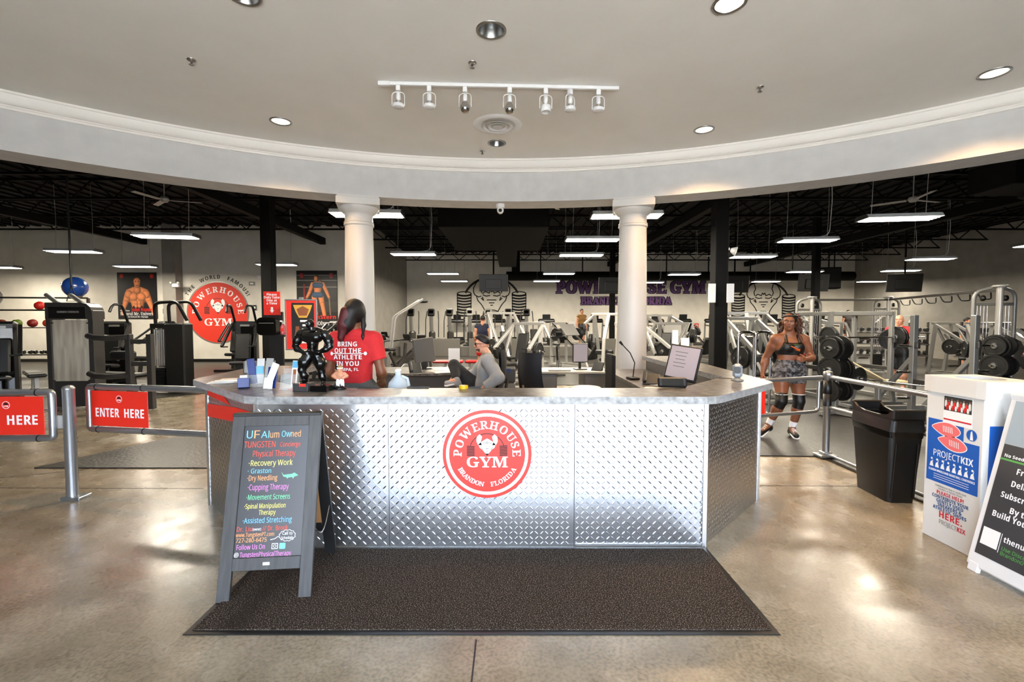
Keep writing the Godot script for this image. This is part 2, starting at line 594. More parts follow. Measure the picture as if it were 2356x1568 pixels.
	for i in 12:
		var jz := -2.0 - 2.0 * i
		var x0 := -20.7 if jz > -17.8 else -5.5
		var j := MB.new()
		j.box(Vector3((x0 + 18.4) / 2, DECK - 0.03, jz), Vector3(18.4 - x0, 0.05, 0.08)).box(Vector3((x0 + 18.4) / 2, DECK - 0.5, jz), Vector3(18.4 - x0, 0.05, 0.08))
		var n := int((18.4 - x0) / 0.55)
		for q in n:
			var xa := x0 + (18.4 - x0) * q / n
			var xb := x0 + (18.4 - x0) * (q + 1) / n
			j.bar(Vector3(xa, DECK - (0.5 if q % 2 else 0.03), jz), Vector3(xb, DECK - (0.03 if q % 2 else 0.5), jz), 0.03, 0.03, 0.0)
		part("joist", j, M["hall paint black"], jr)
	for gx in [-14.0, -7.2, 5.2, 12.5]:
		part("girder", MB.new().box(Vector3(gx, DECK - 0.62, -11.0 if gx > -6 else -7.4), Vector3(0.2, 0.24, 27.6 if gx > -6 else 20.6)), M["hall paint black"], jr)
	# black steel posts
	for p in [[-6.25, -11.9, 0.27], [4.0, -8.95, 0.25], [-6.0, -23.9, 0.24], [4.9, -22.6, 0.24], [10.3, -15.7, 0.2]]:
		structure("steel_post", MB.new().box(Vector3(p[0], DECK / 2, p[1]), Vector3(p[2], DECK, p[2]), 0.01), M["hall paint black"])

func ring_mesh(profile: Array, a0: float, a1: float, n: int, soft := false) -> MB:   # profile of [radius, y] swept round RING_C; angle 0 = towards -z
	var b := MB.new()
	b.smooth(soft)
	for i in n:
		var t0 := lerpf(a0, a1, float(i) / n)
		var t1 := lerpf(a0, a1, float(i + 1) / n)
		var d0 := Vector3(sin(t0), 0, -cos(t0))
		var d1 := Vector3(sin(t1), 0, -cos(t1))
		for j in profile.size() - 1:
			var p: Array = profile[j]
			var q: Array = profile[j + 1]
			b.quad(RING_C + d0 * p[0] + Vector3(0, p[1], 0), RING_C + d1 * p[0] + Vector3(0, p[1], 0), RING_C + d1 * q[0] + Vector3(0, q[1], 0), RING_C + d0 * q[0] + Vector3(0, q[1], 0))
	return b

func lobby_ceiling() -> void:
	var a := 1.86   # half angle of the ring, up to the storefront
	structure("ceiling_soffit", ring_mesh([[RING, CEIL + 0.1], [RING, SOFFIT], [RING + 0.45, SOFFIT], [RING + 0.45, DECK + 0.06]], -a, a, 120, true).done() if false else ring_mesh([[RING, CEIL + 0.1], [RING, SOFFIT], [RING + 0.45, SOFFIT], [RING + 0.45, DECK + 0.06]], -a, a, 120), M["soffit paint"])
	# crown moulding: fillet, cove, bead
	var pr := [[RING - 0.105, CEIL + 0.002], [RING - 0.105, CEIL - 0.022]]
	for i in 9:
		var t := PI / 2 * i / 8.0
		pr.append([RING - 0.095 + 0.065 * (1.0 - cos(t)) , CEIL - 0.03 - 0.1 * sin(t)])
	pr.append_array([[RING - 0.03, CEIL - 0.14], [RING - 0.02, CEIL - 0.15], [RING - 0.02, CEIL - 0.17], [RING, CEIL - 0.175]])
	structure("trim_cornice", ring_mesh(pr, -a, a, 140), M["cornice"])
	var disc := PackedVector2Array()
	for i in 121:
		var t := lerpf(-a, a, i / 120.0)
		disc.append(Vector2(RING_C.x + sin(t) * (RING + 0.1), cos(t) * (RING + 0.1) - RING_C.z))
	var cans := [[-2.784, -5.657, 1, "lit round downlight left of the track lights"], [2.413, -5.897, 1, "lit round downlight right of the ceiling vent"], [4.678, -4.576, 1, "lit round downlight near the right edge of the curved ceiling"], [1.645, -3.596, 1, "large lit round downlight cut by the top edge"], [-0.172, -3.914, 0, "unlit reflector downlight above the track lights"], [-0.206, -6.336, 0, "small unlit reflector downlight between vent and cornice"], [-1.978, -3.5, 0, "unlit reflector downlight cut by the top edge"]]
	# the slab is cut in strips through the lamp holes, so that each hole is a notch in two strips
	var lines := [-20.0, 20.0]
	for p in cans: lines.append(-p[1])
	lines.sort()
	var slab := MB.new()
	for i in lines.size() - 1:
		var strip := PackedVector2Array([Vector2(-20, lines[i]), Vector2(20, lines[i]), Vector2(20, lines[i + 1]), Vector2(-20, lines[i + 1])])
		var pieces := Geometry2D.intersect_polygons(disc, strip)
		for p in cans:
			var rest: Array[PackedVector2Array] = []
			for q in pieces: rest.append_array(Geometry2D.clip_polygons(q, circle2(0.101, 28, Vector2(p[0], -p[1]))))
			pieces = rest
		for q in pieces: slab.ext(q, 0.2, Transform3D(Basis(Vector3.RIGHT, -PI / 2), Vector3(0, CEIL + 0.2, 0)))
	structure("ceiling", slab, M["ceiling plaster"])
	# columns
	for p in [[-2.28, "column with square capital left of the desk, behind the woman in red"], [1.83, "column with square capital behind the right wing of the desk"]]:
		var r := RING + 0.225
		var zc := RING_C.z - sqrt(r * r - pow(p[0] - RING_C.x, 2))
		var c := thing("column", "round white painted " + p[1], "column", Vector3(p[0], 0, zc), 0, "lobby columns")
		c.set_meta("kind", "structure")
		part("shaft", MB.new().lathe([[0.0, 0.0], [0.225, 0.0], [0.225, 0.3], [0.222, 1.2], [0.212, 2.0], [0.2, 3.0]], 40), M["column paint"], c)
		part("collar", MB.new().lathe([[0.2, 3.0], [0.213, 3.005], [0.218, 3.02], [0.213, 3.035], [0.203, 3.04], [0.213, 3.045], [0.216, 3.055], [0.205, 3.065]], 40), M["column paint"], c)
		part("capital", MB.new().lathe([[0.203, 3.065], [0.2, 3.1], [0.2, 3.17], [0.215, 3.18], [0.24, 3.2], [0.275, 3.235], [0.285, 3.26], [0.28, 3.28], [0.0, 3.28]], 40), M["column paint"], c)
		var turn := Basis(Vector3.UP, -asin((p[0] - RING_C.x) / r))
		part("abacus", MB.new().box(Vector3(0, 3.32, 0), Vector3(0.6, 0.1, 0.6), 0.004, turn).box(Vector3(0, 3.385, 0), Vector3(0.57, 0.03, 0.57), 0.0, turn), M["column paint"], c)
	# recessed downlights
	var tr := MB.new().lathe([[0.125, 0.0], [0.125, -0.008], [0.105, -0.01], [0.1, 0.0], [0.09, 0.06], [0.06, 0.11], [0.0, 0.12]], 28)
	var trim_mesh := tr.done()
	var bulb := MB.new().lathe([[0.0, -0.004], [0.085, -0.004], [0.095, 0.004], [0.085, 0.02], [0.0, 0.02]], 28).done()
	var on := mat("downlight glow", Color(1, 0.98, 0.92), 0.5)
	on.emission_enabled = true
	on.emission = Color(1, 0.96, 0.88)
	on.emission_energy_multiplier = 5.0
	for p in cans:
		var t := thing("downlight", p[3], "downlight", Vector3(p[0], CEIL, p[1]), 0, "recessed ceiling lights")
		part("reflector_trim", trim_mesh, M["brushed steel"], t)
		if p[2]:
			part("bulb_lens", bulb, on, t)
			var s := SpotLight3D.new()
			s.name = "downlight_beam"
			s.light_color = Color(1.0, 0.8, 0.55)
			s.light_energy = 6.0
			s.light_size = 0.08
			s.spot_angle = 62
			s.spot_angle_attenuation = 0.6
			s.spot_range = 12
			s.shadow_enabled = true
			s.rotation_degrees.x = -90
			s.position.y = -0.02
			t.add_child(s)

func hall_lights() -> void:
	var glow := mat("fluorescent tube glow", Color(1, 1, 1), 0.5)
	glow.emission_enabled = true
	glow.emission = Color(1.0, 0.98, 0.94)
	glow.emission_energy_multiplier = 7.0
	var hood := MB.new()
	hood.ext(PackedVector2Array([Vector2(-0.2, -0.04), Vector2(-0.21, -0.035), Vector2(-0.16, 0.03), Vector2(0.16, 0.03), Vector2(0.21, -0.035), Vector2(0.2, -0.04), Vector2(0.15, 0.015), Vector2(-0.15, 0.015)]), 1.22, Transform3D(Basis(Vector3.UP, PI / 2), Vector3(0.61, 0, 0)))
	var hood_m := hood.done()
	var ends := []
	for s in [-1, 1]:
		ends.append(MB.new().ext(PackedVector2Array([Vector2(-0.21, -0.045), Vector2(-0.16, 0.035), Vector2(0.16, 0.035), Vector2(0.21, -0.045)]), 0.012, Transform3D(Basis(Vector3.UP, PI / 2), Vector3(s * 0.616 + 0.006, 0, 0))).done())
	var tubes := []
	for i in 4:
		var zz := -0.12 + 0.08 * i
		tubes.append(MB.new().tube([Vector3(-0.59, -0.042, zz), Vector3(0.59, -0.042, zz)], 0.019, 8).done())
	var wires := {}
	# x, depth, turn, description
	var P := [[-11.78, 12.5, 6, "left of the shirtless man poster, above the ball rack"], [-7.65, 10.3, 8, "nearest one left of the red wall logo"], [-12.9, 15.9, 4, "just above the shirtless man poster"], [-17.9, 16.2, 4, "at the far left edge"], [-7.8, 15.4, 2, "behind the black post left of the desk"], [-2.54, 8.2, 3, "half hidden by the left column capital"], [-2.75, 13.0, 0, "right of the left column, middle distance"], [-2.72, 18.3, 0, "over the elliptical trainers, upper of two"], [-2.7, 21.7, 0, "over the elliptical trainers, lower of two"], [2.03, 8.3, -3, "half hidden by the right column capital"], [1.85, 10.7, 0, "large one left of the right column"], [1.96, 13.2, 0, "below the large one left of the right column"], [1.85, 18.3, 0, "above the purple lettering, upper of two"], [1.62, 21.7, 0, "above the purple lettering, lower of two"], [6.9, 18.6, 0, "right of the right column, far row"], [6.7, 22.4, 0, "peeking out beside the right column, far row"], [7.0, 13.5, -3, "right of the tall black post, middle distance"], [6.85, 10.8, -5, "bright one right of the tall black post"], [12.0, 21.9, -3, "above the right wall mural of the strongman"], [11.1, 17.6, -4, "behind the thin black post on the right"], [7.05, 8.5, -8, "nearest one on the right, under the soffit"], [12.6, 14.0, -6, "above the right hanging television"], [13.2, 11.5, -7, "cut by the right edge"], [17.0, 21.9, -4, "farthest one at the right wall"], [14.4, 17.2, -5, "half hidden by the right hanging television"]]
	for p in P:
		var t := thing("hanging_light", "hanging fluorescent light " + p[3], "light", Vector3(p[0], 3.5, -p[1]), p[2], "hanging lights of the gym hall")
		part("hood", hood_m, M["white enamel"], t)
		for m in ends: part("end_cap", m, M["brushed steel"], t)
		for m in tubes: part("lamp_tube", m, glow, t)
		for s in [-1, 1]:
			var w := MB.new().tube([Vector3(s * 0.45, 0.03, 0), Vector3(s * 0.45 + 0.02, 0.8, 0.0), Vector3(s * 0.45, DECK - 3.43, 0)], 0.006, 5)
			part("hanger_wire", w, M["frame light"], t)
		if int(p[1] * 10) % 2 == 0:
			part("power_cord", MB.new().tube(bend([Vector3(-0.2, 0.035, 0), Vector3(0.35, 0.05, 0.02), Vector3(0.48, 0.1, 0.03), Vector3(0.52, 0.9, 0.03), Vector3(0.47, DECK - 3.43, 0.03)], 0.12), 0.008, 5), M["white enamel"], t)
		var a := AreaLight3D.new()
		a.name = "tube_light"
		a.area_size = Vector2(1.1, 0.3)
		a.light_color = Color(1.0, 0.95, 0.86)
		a.light_energy = 14.0
		a.area_range = 30.0
		a.shadow_enabled = true
		a.rotation_degrees.x = -90
		a.position.y = -0.07
		t.add_child(a)

# ---------------------------------------------------------------- reception desk
func lug_sheet(w: float, h: float, x_off := 0.0, skip := Vector3.ZERO) -> MB:   # raised tread lugs on a w x h sheet in the xy plane, origin at its lower left
	var b := MB.new()
	var pitch := 0.0365
	for j in int(h / pitch):
		for i in int(w / pitch):
			var c := Vector2((i + 0.5) * pitch + 0.004, (j + 0.5) * pitch)
			if c.x > w - 0.017 or (skip.z > 0.0 and (c - Vector2(skip.x, skip.y)).length() < skip.z): continue
			var t := PI / 4 if (i + j) % 2 else -PI / 4
			var u := Vector3(cos(t), sin(t), 0)
			var v := Vector3(-sin(t), cos(t), 0)
			var o := Vector3(c.x, c.y, 0)
			var p := [o - u * 0.0185, o - u * 0.008 - v * 0.0044, o + u * 0.008 - v * 0.0044, o + u * 0.0185, o + u * 0.008 + v * 0.0044, o - u * 0.008 + v * 0.0044]
			var e := o - u * 0.009 + Vector3(0, 0, 0.0019)
			var f := o + u * 0.009 + Vector3(0, 0, 0.0019)
			b.tri(p[0], e, p[1]); b.quad(p[1], e, f, p[2]); b.tri(p[2], f, p[3]); b.tri(p[3], f, p[4]); b.quad(p[4], f, e, p[5]); b.tri(p[5], e, p[0])
	return b

func plate(parent: Node3D, a: Vector3, c: Vector3, h: float, skip := Vector3.ZERO) -> void:   # diamond plate from a to c along the floor
	var d := c - a
	var n := Vector3(-d.z, 0, d.x).normalized()
	var at := Transform3D(Basis(d.normalized(), Vector3.UP, n), a)
	var s := MB.new()
	s.X = at
	s.box(Vector3(d.length() / 2, h / 2, -0.0035), Vector3(d.length() - 0.003, h, 0.004), 0.0008)
	var o := part("diamond_plate", s, M["diamond plate"], parent)
	var l := lug_sheet(d.length(), h - 0.01, 0.0, skip)
	var k := part("tread_pattern", l, M["diamond plate"], o)
	k.transform = at * Transform3D(Basis(), Vector3(0, 0.005, -0.0015))
	k.set_meta("kind", "stuff")

func strongman(parent: Node3D, at: Transform3D, s: float) -> void:   # bent bar with discs, a flexing figure between; s is its half width
	var bk := MB.new(); bk.X = at
	var wh := MB.new(); wh.X = at * Transform3D(Basis(), Vector3(0, 0, 0.0012))
	var dk := MB.new(); dk.X = at * Transform3D(Basis(), Vector3(0, 0, 0.0024))
	var arc := []
	for i in 15:
		var t := lerpf(-1.25, 1.25, i / 14.0)
		arc.append(Vector2(sin(t) * 0.86, cos(t) * 0.86 - 0.28))
	ribbon(bk, arc.map(func(p): return p * s), 0.035 * s)
	for q in [-1, 1]:
		for i in 7:
			var y := -0.02 - i * 0.075
			bk.ext(PackedVector2Array([Vector2(q * 0.8 - 0.19, y), Vector2(q * 0.8 + 0.19, y + q * 0.02), Vector2(q * 0.8 + 0.19, y - 0.05 + q * 0.02), Vector2(q * 0.8 - 0.19, y - 0.05)] .map(func(p): return p * s)), 0.0)
		wh.ext(PackedVector2Array([Vector2(q * 0.36, 0.55), Vector2(q * 0.5, 0.42), Vector2(q * 0.52, 0.2), Vector2(q * 0.44, 0.02), Vector2(q * 0.26, 0.0), Vector2(q * 0.3, 0.2), Vector2(q * 0.24, 0.42)].map(func(p): return p * s)), 0.0)
	wh.ext(PackedVector2Array([Vector2(-0.3, 0.16), Vector2(-0.12, 0.28), Vector2(0.0, 0.34), Vector2(0.12, 0.28), Vector2(0.3, 0.16), Vector2(0.42, 0.04), Vector2(0.36, -0.12), Vector2(0.24, -0.2), Vector2(0.06, -0.42), Vector2(-0.06, -0.42), Vector2(-0.24, -0.2), Vector2(-0.36, -0.12), Vector2(-0.42, 0.04)].map(func(p): return p * s)), 0.0)
	for e in [[[-0.22, 0.1], [-0.08, 0.14], [0.0, 0.08], [0.08, 0.14], [0.22, 0.1]], [[-0.07, -0.16], [0.07, -0.16]], [[-0.03, -0.28], [0.03, -0.28]], [[-0.28, -0.08], [-0.2, -0.22]], [[0.28, -0.08], [0.2, -0.22]], [[-0.04, 0.2], [0.0, 0.14], [0.04, 0.2]]]:
		ribbon(dk, e.map(func(p): return Vector2(p[0], p[1]) * s), 0.022 * s)
	dk.ext(PackedVector2Array([Vector2(-0.1, -0.4), Vector2(0.1, -0.4), Vector2(0.0, -0.52)].map(func(p): return p * s)), 0.0)
	part("emblem_barbell", bk, M["print black"], parent)
	part("emblem_figure", wh, M["print white"], parent)
	part("emblem_lines", dk, M["print black"], parent)

func ribbon(b: MB, p: Array, w: float) -> void:   # flat stroke in the xy plane
	for i in p.size() - 1:
		var d: Vector2 = (p[i + 1] - p[i]).normalized()
		var n := Vector2(-d.y, d.x) * w * 0.5
		var a: Vector2 = p[i] - d * w * 0.2
		var c: Vector2 = p[i + 1] + d * w * 0.2
		b.quad(Vector3(a.x + n.x, a.y + n.y, 0), Vector3(c.x + n.x, c.y + n.y, 0), Vector3(c.x - n.x, c.y - n.y, 0), Vector3(a.x - n.x, a.y - n.y, 0))

func round_logo(parent: Node3D, at: Transform3D, r: float, red: Material, full := true) -> void:
	var d := MB.new(); d.X = at
	d.ext(circle2(r, 64), 0.002)
	part("disc", d, red, parent)
	if full:
		var w := MB.new(); w.X = at * Transform3D(Basis(Vector3.RIGHT, PI / 2), Vector3(0, 0, 0.001))
		w.lathe([[r * 0.855, 0.0], [r * 0.925, 0.0]], 64, Transform3D(), false)
		part("ring", w, M["print white"], parent)
	var l := MB.new(); l.X = at
	var up := at * Transform3D(Basis(), Vector3(0, 0, 0.001))
	arc_letters(l, "POWERHOUSE", up, r * (0.66 if full else 0.76), -96, 96, r * 0.26, "serif heavy")
	letters(l, "GYM", up * Transform3D(Basis(), Vector3(0, -r * (0.18 if full else 0.32), 0)), r * 0.34, "serif heavy", r * 0.92)
	if full:
		arc_letters(l, "BRANDON", up, r * 0.69, 243, 186, r * 0.145, "serif heavy", true)
		arc_letters(l, "FLORIDA", up, r * 0.69, 174, 117, r * 0.145, "serif heavy", true)
	part("lettering", l, M["print white"], parent)
	strongman(parent, up * Transform3D(Basis(), Vector3(0, r * 0.2, 0)), r * 0.46)

func prism(pts: Array, y: float, t: float) -> MB:   # flat slab over a floor plan of [x, depth] points, top at y
	var b := MB.new()
	b.ext(PackedVector2Array(pts.map(func(p): return Vector2(p[0], p[1]))), t, Transform3D(Basis(Vector3.RIGHT, -PI / 2), Vector3(0, y, 0)))
	return b

func reception() -> void:
	var al := mat("diamond plate", Color(0.8, 0.81, 0.825), 0.29, 1.0)
	grain(al, null, 2.0, bumps(0.02, 1.0, 256, 31), 0.06)
	mat("edge trim aluminium", Color(0.9, 0.9, 0.9), 0.28, 1.0)
	var lam := mat("marbled laminate", Color(1, 1, 1), 0.3)
	grain(lam, noise_tex(0.012, [[0.0, Color(0.25, 0.24, 0.225)], [0.45, Color(0.36, 0.345, 0.33)], [0.6, Color(0.42, 0.405, 0.385)], [1.0, Color(0.56, 0.545, 0.525)]], 512, 6, 41, 30.0), 1.6)
	var edge := mat("light marbled edge", Color(1, 1, 1), 0.35)
	grain(edge, noise_tex(0.014, [[0.0, Color(0.42, 0.42, 0.42)], [0.5, Color(0.58, 0.58, 0.575)], [1.0, Color(0.68, 0.68, 0.67)]], 512, 6, 43, 30.0), 2.2)
	var t := thing("reception_desk", "large angled reception desk faced with shiny diamond plate and a round red logo", "desk", Vector3.ZERO)
	var A := Vector3(-1.8, 0, -3.21); var B := Vector3(1.36, 0, -3.21); var C := Vector3(-2.63, 0, -3.95); var D := Vector3(2.19, 0, -4.05)
	var body := prism([[-1.79, 3.225], [1.35, 3.225], [2.17, 4.06], [2.28, 6.72], [1.96, 6.72], [1.94, 4.3], [1.25, 3.5], [-1.6, 3.5], [-2.3, 4.1], [-2.3, 5.2], [-2.75, 5.2], [-2.62, 3.955]], 1.03, 1.03)
	part("cabinet", body, M["grey laminate"], t)
	plate(t, A, Vector3(-0.87, 0, -3.21), 1.03)
	plate(t, Vector3(-0.87, 0, -3.209), Vector3(0.44, 0, -3.209), 1.03, Vector3(0.695, 0.665, 0.315))
	plate(t, Vector3(0.44, 0, -3.207), B, 1.03)
	plate(t, C, A, 1.03)
	plate(t, B, D, 1.03)
	for p in [[A, 0.016], [B, 0.022], [C, 0.016], [D, 0.016]]:
		part("corner_trim", MB.new().box(p[0] + Vector3(0, 0.515, 0.004), Vector3(p[1] * 1.6, 1.03, p[1]), 0.003), M["edge trim aluminium"], t)
	part("toe_trim", MB.new().box(Vector3(0.9, 0.012, -3.204), Vector3(0.9, 0.022, 0.006), 0.001), M["edge trim aluminium"], t)
	# red stripe of vinyl on the left side panel
	var sd := (A - C).normalized()
	var sn := Vector3(-sd.z, 0, sd.x)
	var sb := MB.new(); sb.X = Transform3D(Basis(sd, Vector3.UP, sn), C + sn * 0.0035)
	sb.ext(PackedVector2Array([Vector2(0.02, 1.03), Vector2(0.02, 0.965), Vector2(0.6, 0.945), Vector2(0.35, 1.03)]), 0.002)
	sb.ext(PackedVector2Array([Vector2(0.02, 0.89), Vector2(0.02, 0.78), Vector2(1.06, 0.86), Vector2(1.06, 0.95), Vector2(0.72, 0.945)]), 0.002)
	part("red_stripe", sb, M["sign red"], t)
	var lg := thing("logo_disc", "round red gym logo disc on the middle of the desk front", "sign", Vector3(-0.175, 0.665, -3.2035))
	var lred := mat("logo red", Color(0.80, 0.2, 0.16), 0.4)
	round_logo(lg, Transform3D(), 0.313, lred)
	# worktop: raised ledge all round, in one sheet with a pale edge band
	var top := [[-1.74, 3.12], [1.33, 3.12], [1.4, 3.14], [1.47, 3.19], [2.13, 3.79], [2.2, 3.87], [2.22, 3.95], [2.4, 6.78], [1.92, 6.78], [1.95, 4.24], [1.3, 3.53], [-1.62, 3.53], [-2.2, 4.1], [-2.25, 5.3], [-2.93, 5.3], [-2.84, 4.15], [-2.8, 4.03], [-1.84, 3.15]]
	var wt := thing("countertop", "grey marbled laminate countertop with a pale edge band on the reception desk", "countertop", Vector3.ZERO)
	part("slab", prism(top, 1.085, 0.05), M["marbled laminate"], wt)
	var eb := MB.new()
	for i in top.size():
		var p: Array = top[i]; var q: Array = top[(i + 1) % top.size()]
		var a := Vector3(p[0], 1.0585, -p[1]); var c := Vector3(q[0], 1.0585, -q[1])
		var n := (c - a).normalized().cross(Vector3.UP) * -0.001
		eb.bar(a - n, c - n, 0.003, 0.052, 0.0)
	part("edge_band", eb, M["light marbled edge"], wt)
	# inner work surfaces
	var ws := thing("work_surface", "lower grey work surface running round the inside of the desk", "worktop", Vector3.ZERO)
	part("surface", prism([[-1.6, 3.51], [1.25, 3.51], [1.93, 4.31], [1.95, 6.7], [1.35, 6.7], [1.35, 4.7], [0.95, 4.0], [-1.6, 4.0]], 0.9, 0.035), M["marbled laminate"], ws)
	part("pedestal", MB.new().box(Vector3(1.7, 0.43, -5.5), Vector3(0.42, 0.86, 2.3), 0.004).box(Vector3(-0.6, 0.43, -3.72), Vector3(0.5, 0.86, 0.38), 0.004).box(Vector3(0.7, 0.43, -3.72), Vector3(0.5, 0.86, 0.38), 0.004), M["grey laminate"], ws)

# ---------------------------------------------------------------- wall graphics, posters, signs
func canvas(w: int, h: int, bg: Color) -> Image:
	var im := Image.create(w, h, false, Image.FORMAT_RGB8)
	im.fill(bg)
	return im

# printed picture of rounded limbs: rows of [ax, ay, bx, by, ra, rb, colour] in pixels, y down
func dab(im: Image, list: Array) -> void:
	for o in list:
		var a := Vector2(o[0], o[1]); var b := Vector2(o[2], o[3])
		var m: float = maxf(o[4], o[5]) + 1
		var lo := a.min(b) - Vector2(m, m); var hi := a.max(b) + Vector2(m, m)
		var ba := b - a
		for y in range(maxi(int(lo.y), 0), mini(int(hi.y) + 1, im.get_height())):
			for x in range(maxi(int(lo.x), 0), mini(int(hi.x) + 1, im.get_width())):
				var p := Vector2(x, y) - a
				var t := clampf(p.dot(ba) / maxf(ba.length_squared(), 1e-6), 0, 1)
				var q := p - ba * t
				var r: float = lerpf(o[4], o[5], t)
				var d := q.length() / r
				if d < 1.0:
					var c: Color = o[6]
					var k := sqrt(1.0 - d * d) * 0.55 + 0.5 - 0.18 * q.x / r - 0.08 * q.y / r
					im.set_pixel(x, y, (c * clampf(k, 0.35, 1.15)).clamp())

func picture(n: String, im: Image, w: float, h: float, at: Transform3D, parent: Node3D, rough := 0.45) -> void:
	var m := StandardMaterial3D.new()
	m.resource_name = n
	m.albedo_texture = ImageTexture.create_from_image(im)
	m.roughness = rough
	var q := QuadMesh.new()
	q.size = Vector2(w, h)
	var o := part(n, q, m, parent)
	o.transform = at

func hall_walls() -> void:
	var skin := Color(0.86, 0.52, 0.32)
	# poster of the shirtless man
	var im := canvas(160, 182, Color(0.1, 0.1, 0.11))
	dab(im, [[64, 92, 96, 92, 30, 30, skin], [80, 110, 80, 138, 30, 23, skin], [80, 152, 80, 176, 27, 30, Color(0.08, 0.08, 0.09)]])
	for s in [-1, 1]:
		dab(im, [[80 + s * 38, 86, 80 + s * 50, 118, 15, 12, skin], [80 + s * 50, 118, 80 + s * 62, 152, 11, 7, skin], [80 + s * 62, 152, 80 + s * 64, 164, 7, 6, skin], [80 + s * 14, 66, 80 + s * 34, 78, 11, 15, skin], [80 + s * 36, 84, 80 + s * 37, 86, 16, 15, skin], [80 + s * 15, 94, 80 + s * 19, 95, 17, 15, skin * 1.05], [80 + s * 7, 116, 80 + s * 7, 118, 8, 8, skin], [80 + s * 7, 130, 80 + s * 7, 132, 8, 7, skin], [80 + s * 62, 13, 80 + s * 62, 14, 9, 9, Color(0.75, 0.14, 0.1)]])
	dab(im, [[80, 54, 80, 68, 12, 15, skin], [80, 22, 80, 26, 17, 17, Color(0.16, 0.11, 0.08)], [80, 34, 80, 48, 15, 12, skin], [74, 34, 75, 34, 2, 2, Color(0.1, 0.05, 0.04)], [86, 34, 85, 34, 2, 2, Color(0.1, 0.05, 0.04)], [80, 36, 80, 42, 2, 3, skin * 1.1], [76, 50, 84, 50, 1.5, 1.5, Color(0.5, 0.2, 0.15)]])
	var p := thing("wall_poster", "dark poster of a shirtless muscular man with red name lettering", "poster", Vector3(-14.57, 2.58, -17.985))
	part("board", MB.new().box(Vector3(0, 0, 0), Vector3(1.53, 1.8, 0.02)), M["print black"], p)
	picture("print", im, 1.51, 1.78, Transform3D(Basis(), Vector3(0, 0, 0.0115)), p)
	var l := MB.new()
	letters(l, "John Hansen", Transform3D(Basis(), Vector3(0.21, -0.54, 0.0125)), 0.2, "sans bold", 0.92)
	part("lettering", l, mat("lettering red", Color(0.85, 0.16, 0.12), 0.5), p, "red name lettering")
	l = MB.new()
	letters(l, "Natural Mr. Universe", Transform3D(Basis(), Vector3(0, -0.7, 0.0125)), 0.17, "serif heavy", 1.36)
	letters(l, "1st Natural Mr. Olympia", Transform3D(Basis(), Vector3(0, -0.82, 0.0125)), 0.08, "sans bold", 0.78)
	letters(l, "Three Time", Transform3D(Basis(), Vector3(-0.5, -0.58, 0.0125)), 0.07, "sans bold")
	part("lettering", l, M["print white"], p)
	# poster of the woman with parallel bars
	im = canvas(160, 222, Color(0.13, 0.12, 0.12))
	for y in [14, 34, 60]: im.fill_rect(Rect2i(0, y, 160, 4), Color(0.45, 0.44, 0.43))
	im.fill_rect(Rect2i(0, 120, 160, 40), Color(0.2, 0.19, 0.18))
	im.fill_rect(Rect2i(26, 50, 6, 90), Color(0.55, 0.14, 0.16))
	var blue := Color(0.2, 0.33, 0.46)
	dab(im, [[74, 52, 92, 52, 13, 13, skin], [62, 50, 50, 82, 8, 7, skin], [50, 82, 38, 104, 7, 5, skin], [104, 50, 118, 80, 8, 7, skin], [118, 80, 128, 104, 7, 5, skin], [83, 60, 82, 84, 17, 13, skin], [70, 96, 66, 130, 12, 10, skin], [94, 96, 100, 128, 12, 10, skin], [66, 130, 76, 166, 9, 8, skin], [100, 128, 108, 170, 9, 8, skin],
		[72, 54, 94, 54, 11, 11, blue], [70, 92, 94, 92, 11, 11, blue], [80, 24, 80, 30, 10, 9, Color(0.22, 0.14, 0.1)], [76, 26, 76, 32, 8, 7, skin], [86, 22, 96, 34, 5, 3, Color(0.24, 0.15, 0.1)], [20, 16, 20, 18, 10, 10, Color(0.6, 0.18, 0.2)], [138, 16, 138, 18, 10, 10, Color(0.6, 0.18, 0.2)], [38, 104, 36, 170, 3, 3, Color(0.5, 0.42, 0.34)], [128, 104, 132, 170, 3, 3, Color(0.5, 0.42, 0.34)]])
	p = thing("wall_poster", "tall poster of a woman athlete in blue between parallel bars", "poster", Vector3(-7.58, 2.43, -17.985))
	part("board", MB.new().box(Vector3(0, 0, 0), Vector3(1.58, 2.24, 0.02)), M["print black"], p)
	picture("print", im, 1.56, 2.2, Transform3D(Basis(), Vector3(0, 0, 0.0115)), p)
	l = MB.new()
	letters(l, "Stern", Transform3D(Basis(), Vector3(0.42, -0.68, 0.0125)), 0.22, "sans bold", 0.6)
	part("lettering", l, M["lettering red"], p, "red name lettering")
	l = MB.new()
	letters(l, "n", Transform3D(Basis(), Vector3(0.03, -0.68, 0.0125)), 0.22, "sans bold")
	part("lettering", l, M["lettering red"], p, "red name lettering")
	l = MB.new()
	letters(l, "Ms. Olympia", Transform3D(Basis(), Vector3(0.2, -0.92, 0.0125)), 0.21, "serif heavy", 1.1)
	part("lettering", l, M["print white"], p)
	# big red wall logo
	var wl := thing("wall_logo", "large round red gym logo painted on the pale wall with black motto above", "sign", Vector3(-11.46, 1.93, -17.994))
	part("outline", MB.new().lathe([[1.16, 0.0], [1.22, 0.0]], 64, Transform3D(Basis(Vector3.RIGHT, PI / 2), Vector3(0, 0, 0.001)), false), M["frame grey"], wl)
	round_logo(wl, Transform3D(Basis(), Vector3(0, 0, 0.002)), 1.17, mat("wall logo red", Color(0.85, 0.2, 0.12), 0.6), false)
	l = MB.new()
